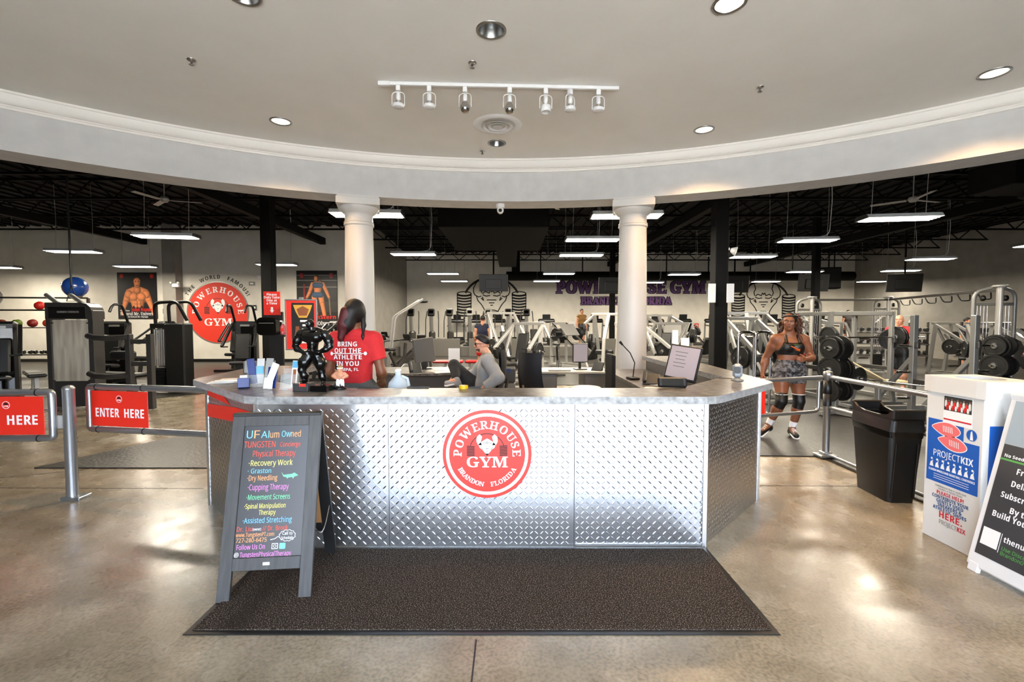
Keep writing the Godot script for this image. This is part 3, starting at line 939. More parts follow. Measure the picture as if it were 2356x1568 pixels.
	for w in [["THE", -62, -40], ["WORLD", -30, 6], ["FAMOUS!", 16, 62]]:
		l = MB.new()
		arc_letters(l, w[0], Transform3D(Basis(), Vector3(0, 0, 0.001)), 1.38, w[1], w[2], 0.2, "sans")
		part("motto_word", l, M["print black"], wl, "black motto lettering")
	# back wall: purple name and two strongman murals in black outline
	var pw := thing("wall_lettering", "purple gym name in slab letters on the back wall", "lettering", Vector3(6.42, 3.18, -24.992))
	var bk := MB.new(); var pu := MB.new()
	for r in [["POWERHOUSE GYM", 0.0, 0.23, 0.9, 8.05], ["BRANDON, FLORIDA", -0.25, -0.5, 0.56, 4.9]]:
		for d in [-0.022, 0.022]: letters(pu, r[0], Transform3D(Basis(), Vector3(r[1] + d, r[2] + d * 0.5, 0.008 + d * 0.02)), r[3], "serif heavy", r[4], 0, 0.004)
		for d in [[-0.055, -0.04], [0.055, -0.04], [-0.055, 0.045], [0.055, 0.045]]:
			letters(bk, r[0], Transform3D(Basis(), Vector3(r[1] + d[0], r[2] + d[1], 0.001)), r[3], "serif heavy", r[4], 0, 0.002)
	part("letter_outline", bk, M["print black"], pw)
	part("letter_face", pu, mat("lettering purple", Color(0.36, 0.22, 0.43), 0.6), pw, "purple letter faces")
	for q in [[-1.1, 2.6, 1.14, "black outline mural of a strongman bending a barbell, behind the middle television"], [13.6, 2.5, 1.05, "black outline mural of a strongman bending a barbell, near the right corner"]]:
		var mu := thing("wall_mural", q[3], "mural", Vector3(q[0], q[1], -24.99), 0, "strongman murals")
		var line := MB.new()
		mural_lines(line, q[2])
		part("line_art", line, M["print black"], mu)
	# small red sign and dispenser on the black post
	p = thing("notice_sign", "red notice asking to take only one, above the towel dispenser", "sign", Vector3(-4.5, 1.93, -8.66), 6)
	part("board", MB.new().box(Vector3.ZERO, Vector3(0.3, 0.44, 0.01), 0.002), M["sign red"], p)
	l = MB.new()
	for r in [["Please", 0.165], ["Only Take", 0.11], ["One at", 0.055], ["a Time", 0.0]]: letters(l, r[0], Transform3D(Basis(), Vector3(0, r[1], 0.006)), 0.06, "sans bold")
	l.ext(PackedVector2Array([Vector2(-0.02, -0.07), Vector2(0.02, -0.07), Vector2(0.02, -0.13), Vector2(0.04, -0.13), Vector2(0, -0.18), Vector2(-0.04, -0.13), Vector2(-0.02, -0.13)]), 0.0, Transform3D(Basis(), Vector3(0, 0, 0.0065)))
	part("lettering", l, M["print white"], p)
	# exit fittings, switches, call points
	for e in [[-13.9, 2.1, -17.98, 0.12, 0.12, "sign red", "small red call point beside the shirtless man poster", "call point"], [-13.52, 1.98, -17.98, 0.14, 0.2, "print black", "small black pictogram sign on the pale wall, left of the red logo", "sign"], [-10.02, 2.12, -17.98, 0.14, 0.2, "print black", "small black pictogram sign right of the red wall logo", "sign"], [-10.1, 3.05, -17.97, 0.22, 0.14, "frame grey", "oval grey vent cap above the red wall logo", "vent"], [-17.5, 3.05, -17.97, 0.1, 0.12, "white enamel", "small white box high on the wall at far left", "box"],
			[2.95, 1.35, -24.98, 0.18, 0.26, "sign red", "red notice left of the white panel on the back wall", "notice"], [3.25, 1.32, -24.98, 0.34, 0.5, "white enamel", "white electrical panel on the back wall", "panel"], [3.6, 1.38, -24.98, 0.18, 0.26, "sign red", "red notice right of the white panel on the back wall", "notice"], [4.0, 1.25, -24.94, 0.3, 0.36, "black plastic", "black towel dispenser on the back wall", "dispenser"], [10.0, 1.35, -24.98, 0.22, 0.24, "sign red", "red notice on the back wall right of the purple lettering", "notice"]]:
		var o := thing("wall_fitting", e[6], e[7], Vector3(e[0], e[1], e[2]))
		part("plate", MB.new().box(Vector3.ZERO, Vector3(e[3], e[4], 0.03), 0.006), M[e[5]], o)
		part("inset", MB.new().box(Vector3(0, 0, 0.016), Vector3(e[3] * 0.6, e[4] * 0.4, 0.004), 0.001), M["print white"] if e[5] != "white enamel" else M["frame grey"], o)

func mural_lines(b: MB, s: float) -> void:
	var bar := []
	for i in 15:
		var t := lerpf(-1.15, 1.15, i / 14.0)
		bar.append(Vector2(sin(t) * 1.35, cos(t) * 1.2 - 0.02) * s)
	ribbon(b, bar, 0.1 * s)
	for q in [-1, 1]:
		for i in 8:
			var y := 0.36 - i * 0.135
			var arc := []
			for k in 7: arc.append(Vector2(q * 1.3 + lerpf(-0.33, 0.33, k / 6.0), y - 0.05 * sin(PI * k / 6.0)) * s)
			ribbon(b, arc, 0.09 * s)
		ribbon(b, [Vector2(q * 1.3 - 0.33, 0.4) * s, Vector2(q * 1.3 - 0.31, -0.62) * s], 0.04 * s)
		ribbon(b, [Vector2(q * 1.3 + 0.33, 0.4) * s, Vector2(q * 1.3 + 0.31, -0.62) * s], 0.04 * s)
		var el := []
		for k in 13: el.append(Vector2(q * 1.3 + cos(TAU * k / 12) * 0.33, 0.42 + sin(TAU * k / 12) * 0.09) * s)
		ribbon(b, el, 0.05 * s)
		b.ext(circle2(0.05 * s, 10, Vector2(q * 1.3, -0.74) * s), 0.0)
		for e in [[[0.55, 1.1], [0.72, 0.95], [0.85, 0.7], [0.86, 0.5], [0.8, 0.36], [0.62, 0.26], [0.5, 0.3]], [[0.48, 1.02], [0.42, 0.8], [0.5, 0.6], [0.46, 0.45]], [[0.72, 0.3], [0.66, 0.1], [0.5, -0.08], [0.42, -0.2], [0.3, -0.42]], [[0.42, 0.42], [0.3, 0.52], [0.12, 0.44], [0.06, 0.58]], [[0.42, 0.36], [0.26, 0.3], [0.08, 0.33]], [[0.3, -0.42], [0.4, -0.62], [0.46, -0.8]], [[0.5, 0.2], [0.38, 0.1], [0.44, 0.26]]]:
			ribbon(b, e.map(func(p): return Vector2(p[0] * q, p[1]) * s), 0.05 * s)
	for e in [[[-0.22, 0.12], [0.22, 0.12]], [[-0.12, -0.02], [0.12, -0.02]], [[-0.05, -0.13], [0.05, -0.13]], [[-0.06, 0.58], [0, 0.5], [0.06, 0.58]], [[-0.3, -0.42], [-0.12, -0.36], [0.12, -0.36], [0.3, -0.42]]]:
		ribbon(b, e.map(func(p): return Vector2(p[0], p[1]) * s), 0.05 * s)
	b.ext(PackedVector2Array([Vector2(-0.3, -0.42) * s, Vector2(0.3, -0.42) * s, Vector2(0.1, -0.72) * s, Vector2(-0.1, -0.72) * s]), 0.0)

# ---------------------------------------------------------------- people. Local axes: feet at y = 0, facing +z, their left hand at +x
func hand(to: SurfaceTool, wr: Vector3, dir: Vector3, palm: Vector3, thumb: Vector3, curl: float, cell := 0.004) -> void:
	var b := Body.new()
	b.k = 0.008
	dir = dir.normalized()
	palm = (palm - dir * palm.dot(dir)).normalized()
	var side := (thumb - dir * thumb.dot(dir) - palm * thumb.dot(palm)).normalized()
	b.bone(wr - dir * 0.02, wr + dir * 0.015, 0.026, 0.026)
	for i in 3: b.bone(wr + dir * 0.01 + side * (i - 1) * 0.016, wr + dir * 0.075 + side * (i - 1) * 0.024, 0.016, 0.014)
	for i in 4:
		var o := (1.5 - i) * 0.019
		var ln: float = [0.066, 0.074, 0.069, 0.054][i]
		var p0 := wr + dir * (0.078 - absf(i - 1.3) * 0.003) + side * o
		var a := curl * 0.55
		var d1 := dir * cos(a) + palm * sin(a)
		var d2 := dir * cos(a * 2.2) + palm * sin(a * 2.2)
		var p1 := p0 + d1 * ln * 0.52
		b.chain([p0, p1, p1 + d2 * ln * 0.48], [0.0095, 0.009, 0.0075])
	var t0 := wr + dir * 0.022 + side * 0.026
	var td := (dir * 0.62 + side * 0.65 + palm * (0.25 + curl * 0.3)).normalized()
	var t1 := t0 + td * 0.038
	b.chain([t0, t1, t1 + (td + dir * 0.5).normalized() * 0.03], [0.0135, 0.011, 0.0085])
	b.build(cell, to)

func V(a: Array) -> Vector3:
	return Vector3(a[0], a[1], a[2])

# J: joints as arrays; g: girth factor; returns the skin mesh, one continuous surface
func skin_mesh(J: Dictionary, g: float, fine: bool) -> ArrayMesh:
	var st := SurfaceTool.new()
	st.begin(Mesh.PRIMITIVE_TRIANGLES)
	var b := Body.new()
	b.k = 0.035
	torso_bones(b, J, g, 0.0)
	b.bone(V(J.neck), V(J.head), 0.058 * g, 0.055 * g)
	for s in ["l", "r"]:
		var sh := V(J["sh_" + s]); var el := V(J["el_" + s]); var wr := V(J["wr_" + s])
		b.chain([sh, sh.lerp(el, 0.35), el], [0.056 * g, 0.054 * g, 0.041 * g])
		b.chain([el, el.lerp(wr, 0.3), wr], [0.041 * g, 0.043 * g, 0.027 * g])
		var hp := V(J["hp_" + s]); var kn := V(J["kn_" + s]); var an := V(J["an_" + s]); var toe := V(J["toe_" + s])
		b.chain([hp, hp.lerp(kn, 0.35), kn], [0.095 * g, 0.092 * g, 0.058 * g])
		b.chain([kn, kn.lerp(an, 0.3), an], [0.056 * g, 0.06 * g, 0.036 * g])
		b.bone(an, toe, 0.036, 0.03)
	b.build(0.013 if fine else 0.02, st)
	# head on a finer grid
	var hd := V(J.head)
	var f: Vector3 = V(J.face).normalized()
	var up: Vector3 = V(J.get("crown", [0, 1, 0]))
	up = (up - f * up.dot(f)).normalized()
	var r := up.cross(f)
	var tb := Basis(r, up, f)
	var h := Body.new()
	h.k = 0.02
	h.egg(hd + tb * Vector3(0, 0.02, -0.012), Vector3(0.074, 0.098, 0.092), tb)
	h.egg(hd + tb * Vector3(0, -0.055, 0.022), Vector3(0.052, 0.056, 0.06), tb)
	h.egg(hd + tb * Vector3(0, -0.095, 0.055), Vector3(0.022, 0.018, 0.018), tb)
	for q in [-1, 1]:
		h.egg(hd + tb * Vector3(q * 0.042, -0.022, 0.058), Vector3(0.022, 0.02, 0.016), tb)
		h.egg(hd + tb * Vector3(q * 0.032, 0.028, 0.072), Vector3(0.026, 0.008, 0.012), tb)
	h.bone(hd - up * 0.06, V(J.neck).lerp(hd, 0.25), 0.052 * g, 0.057 * g)
	h.build(0.006 if fine else 0.012, st)
	var n := Body.new()
	n.k = 0.006
	n.bone(hd + tb * Vector3(0, 0.018, 0.082), hd + tb * Vector3(0, -0.022, 0.1), 0.008, 0.012)
	for q in [-1, 1]:
		n.egg(hd + tb * Vector3(q * 0.012, -0.027, 0.092), Vector3(0.008, 0.007, 0.009), tb)
		n.egg(hd + tb * Vector3(q * 0.078, -0.01, -0.008), Vector3(0.009, 0.03, 0.018), tb)
		n.egg(hd + tb * Vector3(q * 0.012, -0.056, 0.078), Vector3(0.016, 0.007, 0.009), tb)
	n.egg(hd + tb * Vector3(0, -0.065, 0.077), Vector3(0.018, 0.007, 0.008), tb)
	n.build(0.0035 if fine else 0.006, st)
	for s in ["l", "r"]:
		var wr := V(J["wr_" + s])
		var d: Vector3 = V(J["hand_" + s]) if J.has("hand_" + s) else wr - V(J["el_" + s])
		var pal: Vector3 = V(J["palm_" + s]) if J.has("palm_" + s) else Vector3(-1 if s == "l" else 1, 0, 0)
		hand(st, wr, d, pal, V(J["thumb_" + s]) if J.has("thumb_" + s) else Vector3(0, 0.3, 1), J.get("curl", 0.6), 0.004 if fine else 0.008)
	st.generate_normals()
	return st.commit()

func torso_bones(b: Body, J: Dictionary, g: float, o: float, lower := true) -> void:
	var pel := (V(J.hp_l) + V(J.hp_r)) * 0.5
	var up := (V(J.chest) - pel).normalized()
	var side := (V(J.sh_l) - V(J.sh_r)).normalized()
	if lower:
		b.bone(V(J.hp_l) * 0.9 + pel * 0.1, V(J.hp_r) * 0.9 + pel * 0.1, 0.1 * g + o, 0.1 * g + o)
	var waist := pel.lerp(V(J.chest), 0.5)
	b.bone(pel + side * 0.045, waist + side * 0.04 * g, 0.1 * g + o, 0.09 * g + o)
	b.bone(pel - side * 0.045, waist - side * 0.04 * g, 0.1 * g + o, 0.09 * g + o)
	b.bone(waist + side * 0.04 * g, V(J.chest) + side * 0.06 * g, 0.09 * g + o, 0.1 * g + o)
	b.bone(waist - side * 0.04 * g, V(J.chest) - side * 0.06 * g, 0.09 * g + o, 0.1 * g + o)
	b.bone(V(J.chest) + side * 0.06 * g, V(J.chest) - side * 0.06 * g, 0.102 * g + o, 0.102 * g + o)
	for s in ["l", "r"]:
		b.bone(V(J.chest) + up * 0.06, V(J["sh_" + s]), 0.085 * g + o, 0.056 * g + o)
		b.bone(V(J.neck), V(J["sh_" + s]), 0.05 * g + o * 0.5, 0.05 * g + o)

func tee(J: Dictionary, g: float, o: float, sleeve: float, cell: float, hem_y := -9.0) -> ArrayMesh:
	var b := Body.new()
	b.k = 0.035
	torso_bones(b, J, g, o)
	for s in ["l", "r"]:
		var sh := V(J["sh_" + s]); var el := V(J["el_" + s]); var wr := V(J["wr_" + s])
		if sleeve <= 1.0:
			b.bone(sh, sh.lerp(el, sleeve), 0.066 * g + o, 0.062 * g + o, true)
		else:
			b.chain([sh, sh.lerp(el, 0.5), el], [0.066 * g + o, 0.06 * g + o, 0.054 * g + o])
			b.bone(el, el.lerp(wr, 0.92), 0.054 * g + o, 0.042 * g + o, true)
	var cuts := []
	if hem_y > -5.0: cuts.append([Vector3(0, hem_y, 0), Vector3.DOWN])
	var n := V(J.neck)
	cuts.append([n + Vector3(0, 0.035, 0), (Vector3.UP).normalized()])
	return b.build(cell, null, cuts)

func trousers(J: Dictionary, g: float, o: float, reach: float, cell: float, top_y := 9.0) -> ArrayMesh:   # reach 1 = knee, 2 = ankle
	var b := Body.new()
	b.k = 0.03
	var pel := (V(J.hp_l) + V(J.hp_r)) * 0.5
	var side := (V(J.hp_l) - V(J.hp_r)).normalized()
	b.bone(V(J.hp_l) * 0.9 + pel * 0.1, V(J.hp_r) * 0.9 + pel * 0.1, 0.102 * g + o, 0.102 * g + o)
	var waist := pel.lerp(V(J.chest), 0.42)
	b.bone(pel + side * 0.045, waist + side * 0.04, 0.102 * g + o, 0.094 * g + o)
	b.bone(pel - side * 0.045, waist - side * 0.04, 0.102 * g + o, 0.094 * g + o)
	for s in ["l", "r"]:
		var hp := V(J["hp_" + s]); var kn := V(J["kn_" + s]); var an := V(J["an_" + s])
		if reach <= 1.0:
			b.bone(hp, hp.lerp(kn, reach), 0.1 * g + o, 0.082 * g + o, true)
		else:
			b.chain([hp, hp.lerp(kn, 0.4), kn], [0.1 * g + o, 0.096 * g + o, 0.063 * g + o])
			b.bone(kn, kn.lerp(an, minf(reach - 1.0, 0.97)), 0.062 * g + o, 0.046 * g + o, true)
	return b.build(cell, null, [[Vector3(0, top_y, 0), Vector3.UP]] if top_y < 5.0 else [])

func shoe(an: Vector3, toe: Vector3, upper: Material, sole: Material, t: Node3D) -> void:
	var b := Body.new()
	b.k = 0.02
	var d := (toe - an); d.y = 0
	var dn := (toe - an).normalized()
	b.bone(an + Vector3(0, 0.01, 0), an - Vector3(0, 0.045, 0) - dn * 0.02, 0.046, 0.046)
	b.bone(an - Vector3(0, 0.045, 0) - dn * 0.02, toe, 0.045, 0.036)
	var o := part("shoe", b.build(0.01), upper, t)
	var s := Body.new()
	s.k = 0.01
	var dw := dn.cross(dn.cross(Vector3.UP)).normalized()
	if dw.y > 0: dw = -dw
	s.bone(an - Vector3(0, 0.045, 0) - dn * 0.025 + dw * 0.034, toe + dw * 0.024, 0.05, 0.043)
	part("sole", s.build(0.01, null, [[toe + dw * 0.016, -dw], [toe + dw * 0.042, dw]]), sole, o)

func face_parts(J: Dictionary, t: Node3D, brow: Material, lip: Material) -> void:
	var hd := V(J.head)
	var f: Vector3 = V(J.face).normalized()
	var up := Vector3.UP
	up = (up - f * up.dot(f)).normalized()
	var tb := Basis(up.cross(f), up, f)
	for q in [-1, 1]:
		part("eye", MB.new().ball(hd + tb * Vector3(q * 0.031, 0.006, 0.0725), Vector3(0.0125, 0.0065, 0.009), 10, tb), M["paper"], t)
		part("iris", MB.new().ball(hd + tb * Vector3(q * 0.031, 0.006, 0.078), Vector3(0.0062, 0.006, 0.005), 8, tb), M["black gloss"], t)
		part("eyebrow", MB.new().tube([hd + tb * Vector3(q * 0.014, 0.029, 0.085), hd + tb * Vector3(q * 0.034, 0.036, 0.084), hd + tb * Vector3(q * 0.05, 0.028, 0.072)], [0.004, 0.0045, 0.002], 6), brow, t)
	part("lips", MB.new().ball(hd + tb * Vector3(0, -0.059, 0.0805), Vector3(0.021, 0.0085, 0.0085), 10, tb), lip, t)

# plain standing or leaning figure seen far off
func figure(n: String, label: String, at: Vector3, deg: float, J: Dictionary, skin: Material, top: Material, bottom: Material, hair: Material, sleeve := 0.5, legs := 0.9, g := 1.0) -> Node3D:
	var t := thing(n, label, "person", at, deg)
	part("body", skin_mesh(J, g, false), skin, t)
	part("shirt", tee(J, g, 0.012, sleeve, 0.02), top, t)
	part("shorts", trousers(J, g, 0.016, legs, 0.02), bottom, t)
	for s in ["l", "r"]: shoe(V(J["an_" + s]), V(J["toe_" + s]), M["black plastic"], M["print white"], t)
	if hair:
		var hd := V(J.head)
		var h := Body.new()
		h.egg(hd + Vector3(0, 0.035, -0.02) , Vector3(0.08, 0.09, 0.095))
		part("hair", h.build(0.012, null, [[hd + Vector3(0, 0.0, 0.05), Vector3(0, -0.75, 0.66).normalized()]]), hair, t)
	return t

func standing(h: float) -> Dictionary:   # relaxed stance for a body h metres tall
	var s := h / 1.75
	var J := {"hp_l": [0.09, 0.9, 0], "hp_r": [-0.09, 0.9, 0], "chest": [0, 1.27, 0], "neck": [0, 1.47, -0.01], "head": [0, 1.63, 0.02], "face": [0, 0, 1], "sh_l": [0.175, 1.4, 0], "sh_r": [-0.175, 1.4, 0], "el_l": [0.23, 1.11, -0.03], "el_r": [-0.23, 1.11, -0.03], "wr_l": [0.24, 0.87, 0.06], "wr_r": [-0.24, 0.87, 0.06], "kn_l": [0.1, 0.5, 0.02], "kn_r": [-0.1, 0.5, 0.02], "an_l": [0.1, 0.085, -0.02], "an_r": [-0.1, 0.085, -0.02], "toe_l": [0.13, 0.04, 0.13], "toe_r": [-0.13, 0.04, 0.13]}
	for k in J:
		if k != "face": J[k] = [J[k][0] * s, J[k][1] * s, J[k][2] * s]
	return J

func bowed(m: Mesh, r: float) -> ArrayMesh:   # wraps flat lettering round a back of radius r
	var a: Array = m.surface_get_arrays(0)
	var v: PackedVector3Array = a[Mesh.ARRAY_VERTEX]
	for i in v.size(): v[i].z -= v[i].x * v[i].x / (2.0 * r)
	a[Mesh.ARRAY_VERTEX] = v
	var o := ArrayMesh.new()
	o.add_surface_from_arrays(Mesh.PRIMITIVE_TRIANGLES, a)
	return o

func skin_mat(n: String, c: Color) -> StandardMaterial3D:
	var m := mat(n, c, 0.48)
	m.subsurf_scatter_enabled = true
	m.subsurf_scatter_strength = 0.08
	return m

func cloth(n: String, c: Color, spread := 0.06) -> StandardMaterial3D:
	var m := mat(n, Color(1, 1, 1), 0.85)
	grain(m, noise_tex(0.06, [[0.0, c.darkened(spread)], [1.0, c.lightened(spread)]], 256, 4, 61), 3.0, bumps(0.02, 3.0, 256, 62), 0.35)
	m.uv1_world_triplanar = false
	return m

func people() -> void:
	var brown := skin_mat("skin brown", Color(0.50, 0.31, 0.21))
	var tan := skin_mat("skin tan", Color(0.72, 0.5, 0.38))
	var light := skin_mat("skin light", Color(0.8, 0.58, 0.47))
	var dark_hair := mat("hair black", Color(0.045, 0.035, 0.032), 0.58)
	var red_hair := mat("hair dark red", Color(0.3, 0.06, 0.075), 0.55)
	var lip := mat("lips", Color(0.5, 0.24, 0.2), 0.45)
	var red_tee := cloth("tee red", Color(0.80, 0.13, 0.15))
	var grey_leg := cloth("leggings grey", Color(0.29, 0.31, 0.31), 0.12)
	# --- woman at the desk, back to the camera
	var J := {"hp_l": [0.095, 0.95, 0], "hp_r": [-0.095, 0.95, 0], "chest": [0, 1.3, 0.0], "neck": [0, 1.5, -0.02], "head": [-0.01, 1.67, 0.0], "face": [-0.35, -0.15, 1], "sh_l": [0.175, 1.42, -0.01], "sh_r": [-0.175, 1.42, -0.01], "el_l": [0.245, 1.13, -0.01], "el_r": [-0.245, 1.13, -0.01], "wr_l": [0.19, 1.02, 0.2], "wr_r": [-0.19, 1.02, 0.2], "kn_l": [0.1, 0.52, 0.02], "kn_r": [-0.1, 0.52, 0.02], "an_l": [0.1, 0.09, -0.02], "an_r": [-0.1, 0.09, -0.02], "toe_l": [0.13, 0.04, 0.12], "toe_r": [-0.13, 0.04, 0.12], "palm_l": [0, -1, 0.2], "palm_r": [0, -1, 0.2], "thumb_l": [-1, 0, 0.3], "thumb_r": [1, 0, 0.3]}
	var t := thing("person", "woman in a red slogan T-shirt seen from behind, standing inside the desk", "person", Vector3(-1.46, 0, -4.28), 180)
	part("body", skin_mesh(J, 0.98, true), brown, t)
	var sh := part("shirt", tee(J, 1.0, 0.016, 0.62, 0.011, 1.03), red_tee, t)
	var l := MB.new()
	var bt := Transform3D(Basis(Vector3.UP, PI), Vector3.ZERO)
	for r in [["BRING", 1.395, 0.058, 0.17], ["OUT THE", 1.337, 0.058, 0.235], ["ATHLETE", 1.28, 0.058, 0.25], ["IN YOU", 1.222, 0.058, 0.2], ["TAMPA, FL", 1.17, 0.036, 0.19]]:
		letters(l, r[0], Transform3D(Basis(), Vector3(0, r[1], 0)), r[2], "sans bold", r[3], 0, 0.002)
	l.tube([Vector3(-0.15, 1.31, 0.001), Vector3(0.15, 1.31, 0.001)], 0.004, 5)
	l.ball(Vector3(-0.15, 1.31, 0), Vector3(0.014, 0.018, 0.002), 8).ball(Vector3(0.15, 1.31, 0), Vector3(0.014, 0.018, 0.002), 8)
	var lo := part("slogan", bowed(l.done(), 0.33), M["print white"], sh, "white slogan lettering")
	lo.transform = Transform3D(Basis(Vector3.UP, PI), Vector3(0, 0, -0.15)) * Transform3D(Basis(Vector3.RIGHT, 0.0), Vector3(0, 0, 0.06))
	part("leggings", trousers(J, 1.05, 0.008, 1.95, 0.012, 1.1), grey_leg, t)
	for s in ["l", "r"]: shoe(V(J["an_" + s]), V(J["toe_" + s]), M["black plastic"], M["print white"], t)
	var h := Body.new()
	h.k = 0.03
	h.egg(Vector3(-0.01, 1.69, -0.025), Vector3(0.096, 0.118, 0.108))
	h.chain([Vector3(0.0, 1.68, -0.09), Vector3(0.03, 1.57, -0.115), Vector3(0.05, 1.5, -0.125)], [0.07, 0.06, 0.03])
	part("hair", h.build(0.008), dark_hair, t)
	h = Body.new()
	h.k = 0.02
	h.chain([Vector3(0.035, 1.68, -0.11), Vector3(0.06, 1.57, -0.13), Vector3(0.08, 1.45, -0.135), Vector3(0.075, 1.38, -0.13)], [0.055, 0.05, 0.026, 0.008])
	h.chain([Vector3(0.0, 1.66, -0.12), Vector3(0.03, 1.56, -0.14), Vector3(0.05, 1.48, -0.14)], [0.04, 0.035, 0.012])
	part("red_strands", h.build(0.008), red_hair, t, "dark red dyed hair strands")
	h = Body.new()
	h.chain([Vector3(-0.075, 1.68, 0.0), Vector3(-0.092, 1.56, -0.03), Vector3(-0.1, 1.46, -0.075), Vector3(-0.105, 1.42, -0.09)], [0.03, 0.018, 0.012, 0.005])
	part("hair_lock", h.build(0.008), dark_hair, t)
	# --- seated man in a grey sweatshirt
	J = {"hp_l": [0.1, 0.55, 0], "hp_r": [-0.1, 0.55, 0], "chest": [0, 0.93, -0.07], "neck": [0, 1.13, -0.07], "head": [0, 1.275, 0.0], "face": [0.12, 0.0, 1], "sh_l": [0.185, 1.06, -0.09], "sh_r": [-0.185, 1.06, -0.06], "el_l": [0.34, 0.85, -0.24], "el_r": [-0.22, 0.82, 0.12], "wr_l": [0.33, 0.72, -0.05], "wr_r": [-0.2, 0.8, 0.34], "kn_l": [0.13, 0.58, 0.42], "kn_r": [-0.08, 0.98, 0.4], "an_l": [0.13, 0.12, 0.4], "an_r": [0.12, 0.79, 0.34], "toe_l": [0.14, 0.05, 0.54], "toe_r": [0.2, 0.76, 0.46], "hand_l": [0.02, -0.9, 0.35], "palm_l": [-1, 0, 0], "thumb_l": [0, 0.3, 1], "palm_r": [0, -1, 0], "thumb_r": [1, 0, 0.2]}
	t = thing("person", "seated man in a grey sweatshirt and dark glasses, one leg crossed, behind the desk", "person", Vector3(-0.42, 0, -6.4), -90)
	part("body", skin_mesh(J, 1.02, true), light, t)
	part("sweatshirt", tee(J, 1.05, 0.022, 2.0, 0.012, 0.56), cloth("sweatshirt grey", Color(0.56, 0.57, 0.58), 0.08), t)
	part("trousers", trousers(J, 1.0, 0.014, 1.95, 0.013), cloth("trousers black", Color(0.075, 0.075, 0.08), 0.15), t)
	for s in ["l", "r"]: shoe(V(J["an_" + s]), V(J["toe_" + s]), cloth("shoe grey", Color(0.6, 0.6, 0.6)), M["print white"], t)
	h = Body.new()
	h.k = 0.02
	h.egg(Vector3(0, 1.322, -0.022), Vector3(0.0765, 0.08, 0.094))
	h.egg(Vector3(0, 1.372, 0.025), Vector3(0.06, 0.045, 0.07))
	part("hair", h.build(0.008, null, [[Vector3(0, 1.322, 0.02), Vector3(0, -0.82, 0.57).normalized()]]), dark_hair, t)
	h = Body.new()
	h.k = 0.02
	h.egg(Vector3(0.003, 1.219, 0.023), Vector3(0.0545, 0.0585, 0.0625))
	part("beard", h.build(0.007, null, [[Vector3(0, 1.218, 0.06), Vector3(0, 0.9, 0.3).normalized()], [Vector3(0, 1.2, 0.0), Vector3(0, 0.2, -0.95).normalized()]]), mat("beard stubble", Color(0.34, 0.24, 0.19), 0.75), t)
	var gl := MB.new()
	for q in [-1, 1]: gl.ball(Vector3(0.01 + q * 0.034, 1.28, 0.088), Vector3(0.03, 0.022, 0.01), 10)
	gl.tube([Vector3(0.082, 1.288, -0.03), Vector3(0.068, 1.288, 0.07), Vector3(0.0, 1.29, 0.1), Vector3(-0.058, 1.288, 0.076), Vector3(-0.078, 1.288, -0.02)], 0.004, 5)
	part("sunglasses", gl, M["black gloss"], t)
	face_parts(J, t, dark_hair, lip)
	# --- walking woman at the right, knee sleeves and patterned shorts
	J = {"hp_l": [0.095, 0.9, 0], "hp_r": [-0.095, 0.9, 0], "chest": [0.0, 1.23, 0.0], "neck": [-0.005, 1.41, -0.01], "head": [-0.03, 1.575, 0.04], "face": [-0.42, -0.05, 0.9], "sh_l": [0.18, 1.34, 0], "sh_r": [-0.175, 1.34, -0.02], "el_l": [0.3, 1.08, -0.02], "el_r": [-0.24, 1.06, -0.16], "wr_l": [0.12, 1.08, 0.16], "wr_r": [-0.3, 0.84, -0.1], "kn_l": [0.12, 0.5, 0.05], "kn_r": [-0.15, 0.51, 0.14], "an_l": [0.07, 0.095, -0.02], "an_r": [-0.26, 0.15, 0.02], "toe_l": [0.05, 0.04, 0.14], "toe_r": [-0.4, 0.055, 0.12], "palm_l": [0, 0, -1], "thumb_l": [0, 1, 0], "curl": 0.9}
	t = thing("person", "walking woman in a black sports top, camouflage shorts and black knee sleeves", "person", Vector3(3.8, 0.013, -6.3), -6)
	part("body", skin_mesh(J, 1.06, true), brown, t)
	var b := Body.new()
	b.k = 0.03
	torso_bones(b, J, 1.06, 0.012)
	var bust := b
	for q in [-1, 1]: bust.egg(Vector3(q * 0.068, 1.24, 0.085), Vector3(0.075, 0.07, 0.06))
	part("sports_top", bust.build(0.01, null, [[Vector3(0, 1.13, 0), Vector3.DOWN], [Vector3(0, 1.345, 0), Vector3(0, 0.9, 0.45).normalized()], [Vector3(0.115, 1.3, 0), Vector3(0.9, 0.42, 0).normalized()], [Vector3(-0.115, 1.3, 0), Vector3(-0.9, 0.42, 0).normalized()]]), M["black vinyl"], t)
	part("straps", MB.new().tube([Vector3(0.085, 1.29, 0.1), Vector3(0.075, 1.38, 0.05), Vector3(0.05, 1.43, -0.03)], [0.022, 0.018, 0.015], 8).tube([Vector3(-0.085, 1.29, 0.1), Vector3(-0.075, 1.38, 0.05), Vector3(-0.055, 1.43, -0.03)], [0.022, 0.018, 0.015], 8), M["black vinyl"], t)
	var gm := MB.new()
	gm.ball(Vector3(0.02, 1.27, 0.142), Vector3(0.035, 0.014, 0.006), 8)
	part("print_green", gm, mat("print green", Color(0.2, 0.3, 0.08), 0.6), t)
	part("print_orange", MB.new().tube([Vector3(-0.05, 1.25, 0.14), Vector3(0.0, 1.225, 0.146), Vector3(0.07, 1.2, 0.138)], 0.009, 6).tube([Vector3(0.01, 1.205, 0.14), Vector3(0.07, 1.185, 0.132)], 0.007, 6), mat("print orange", Color(0.75, 0.35, 0.06), 0.6), t)
	var camo := mat("camouflage shorts", Color(1, 1, 1), 0.85)
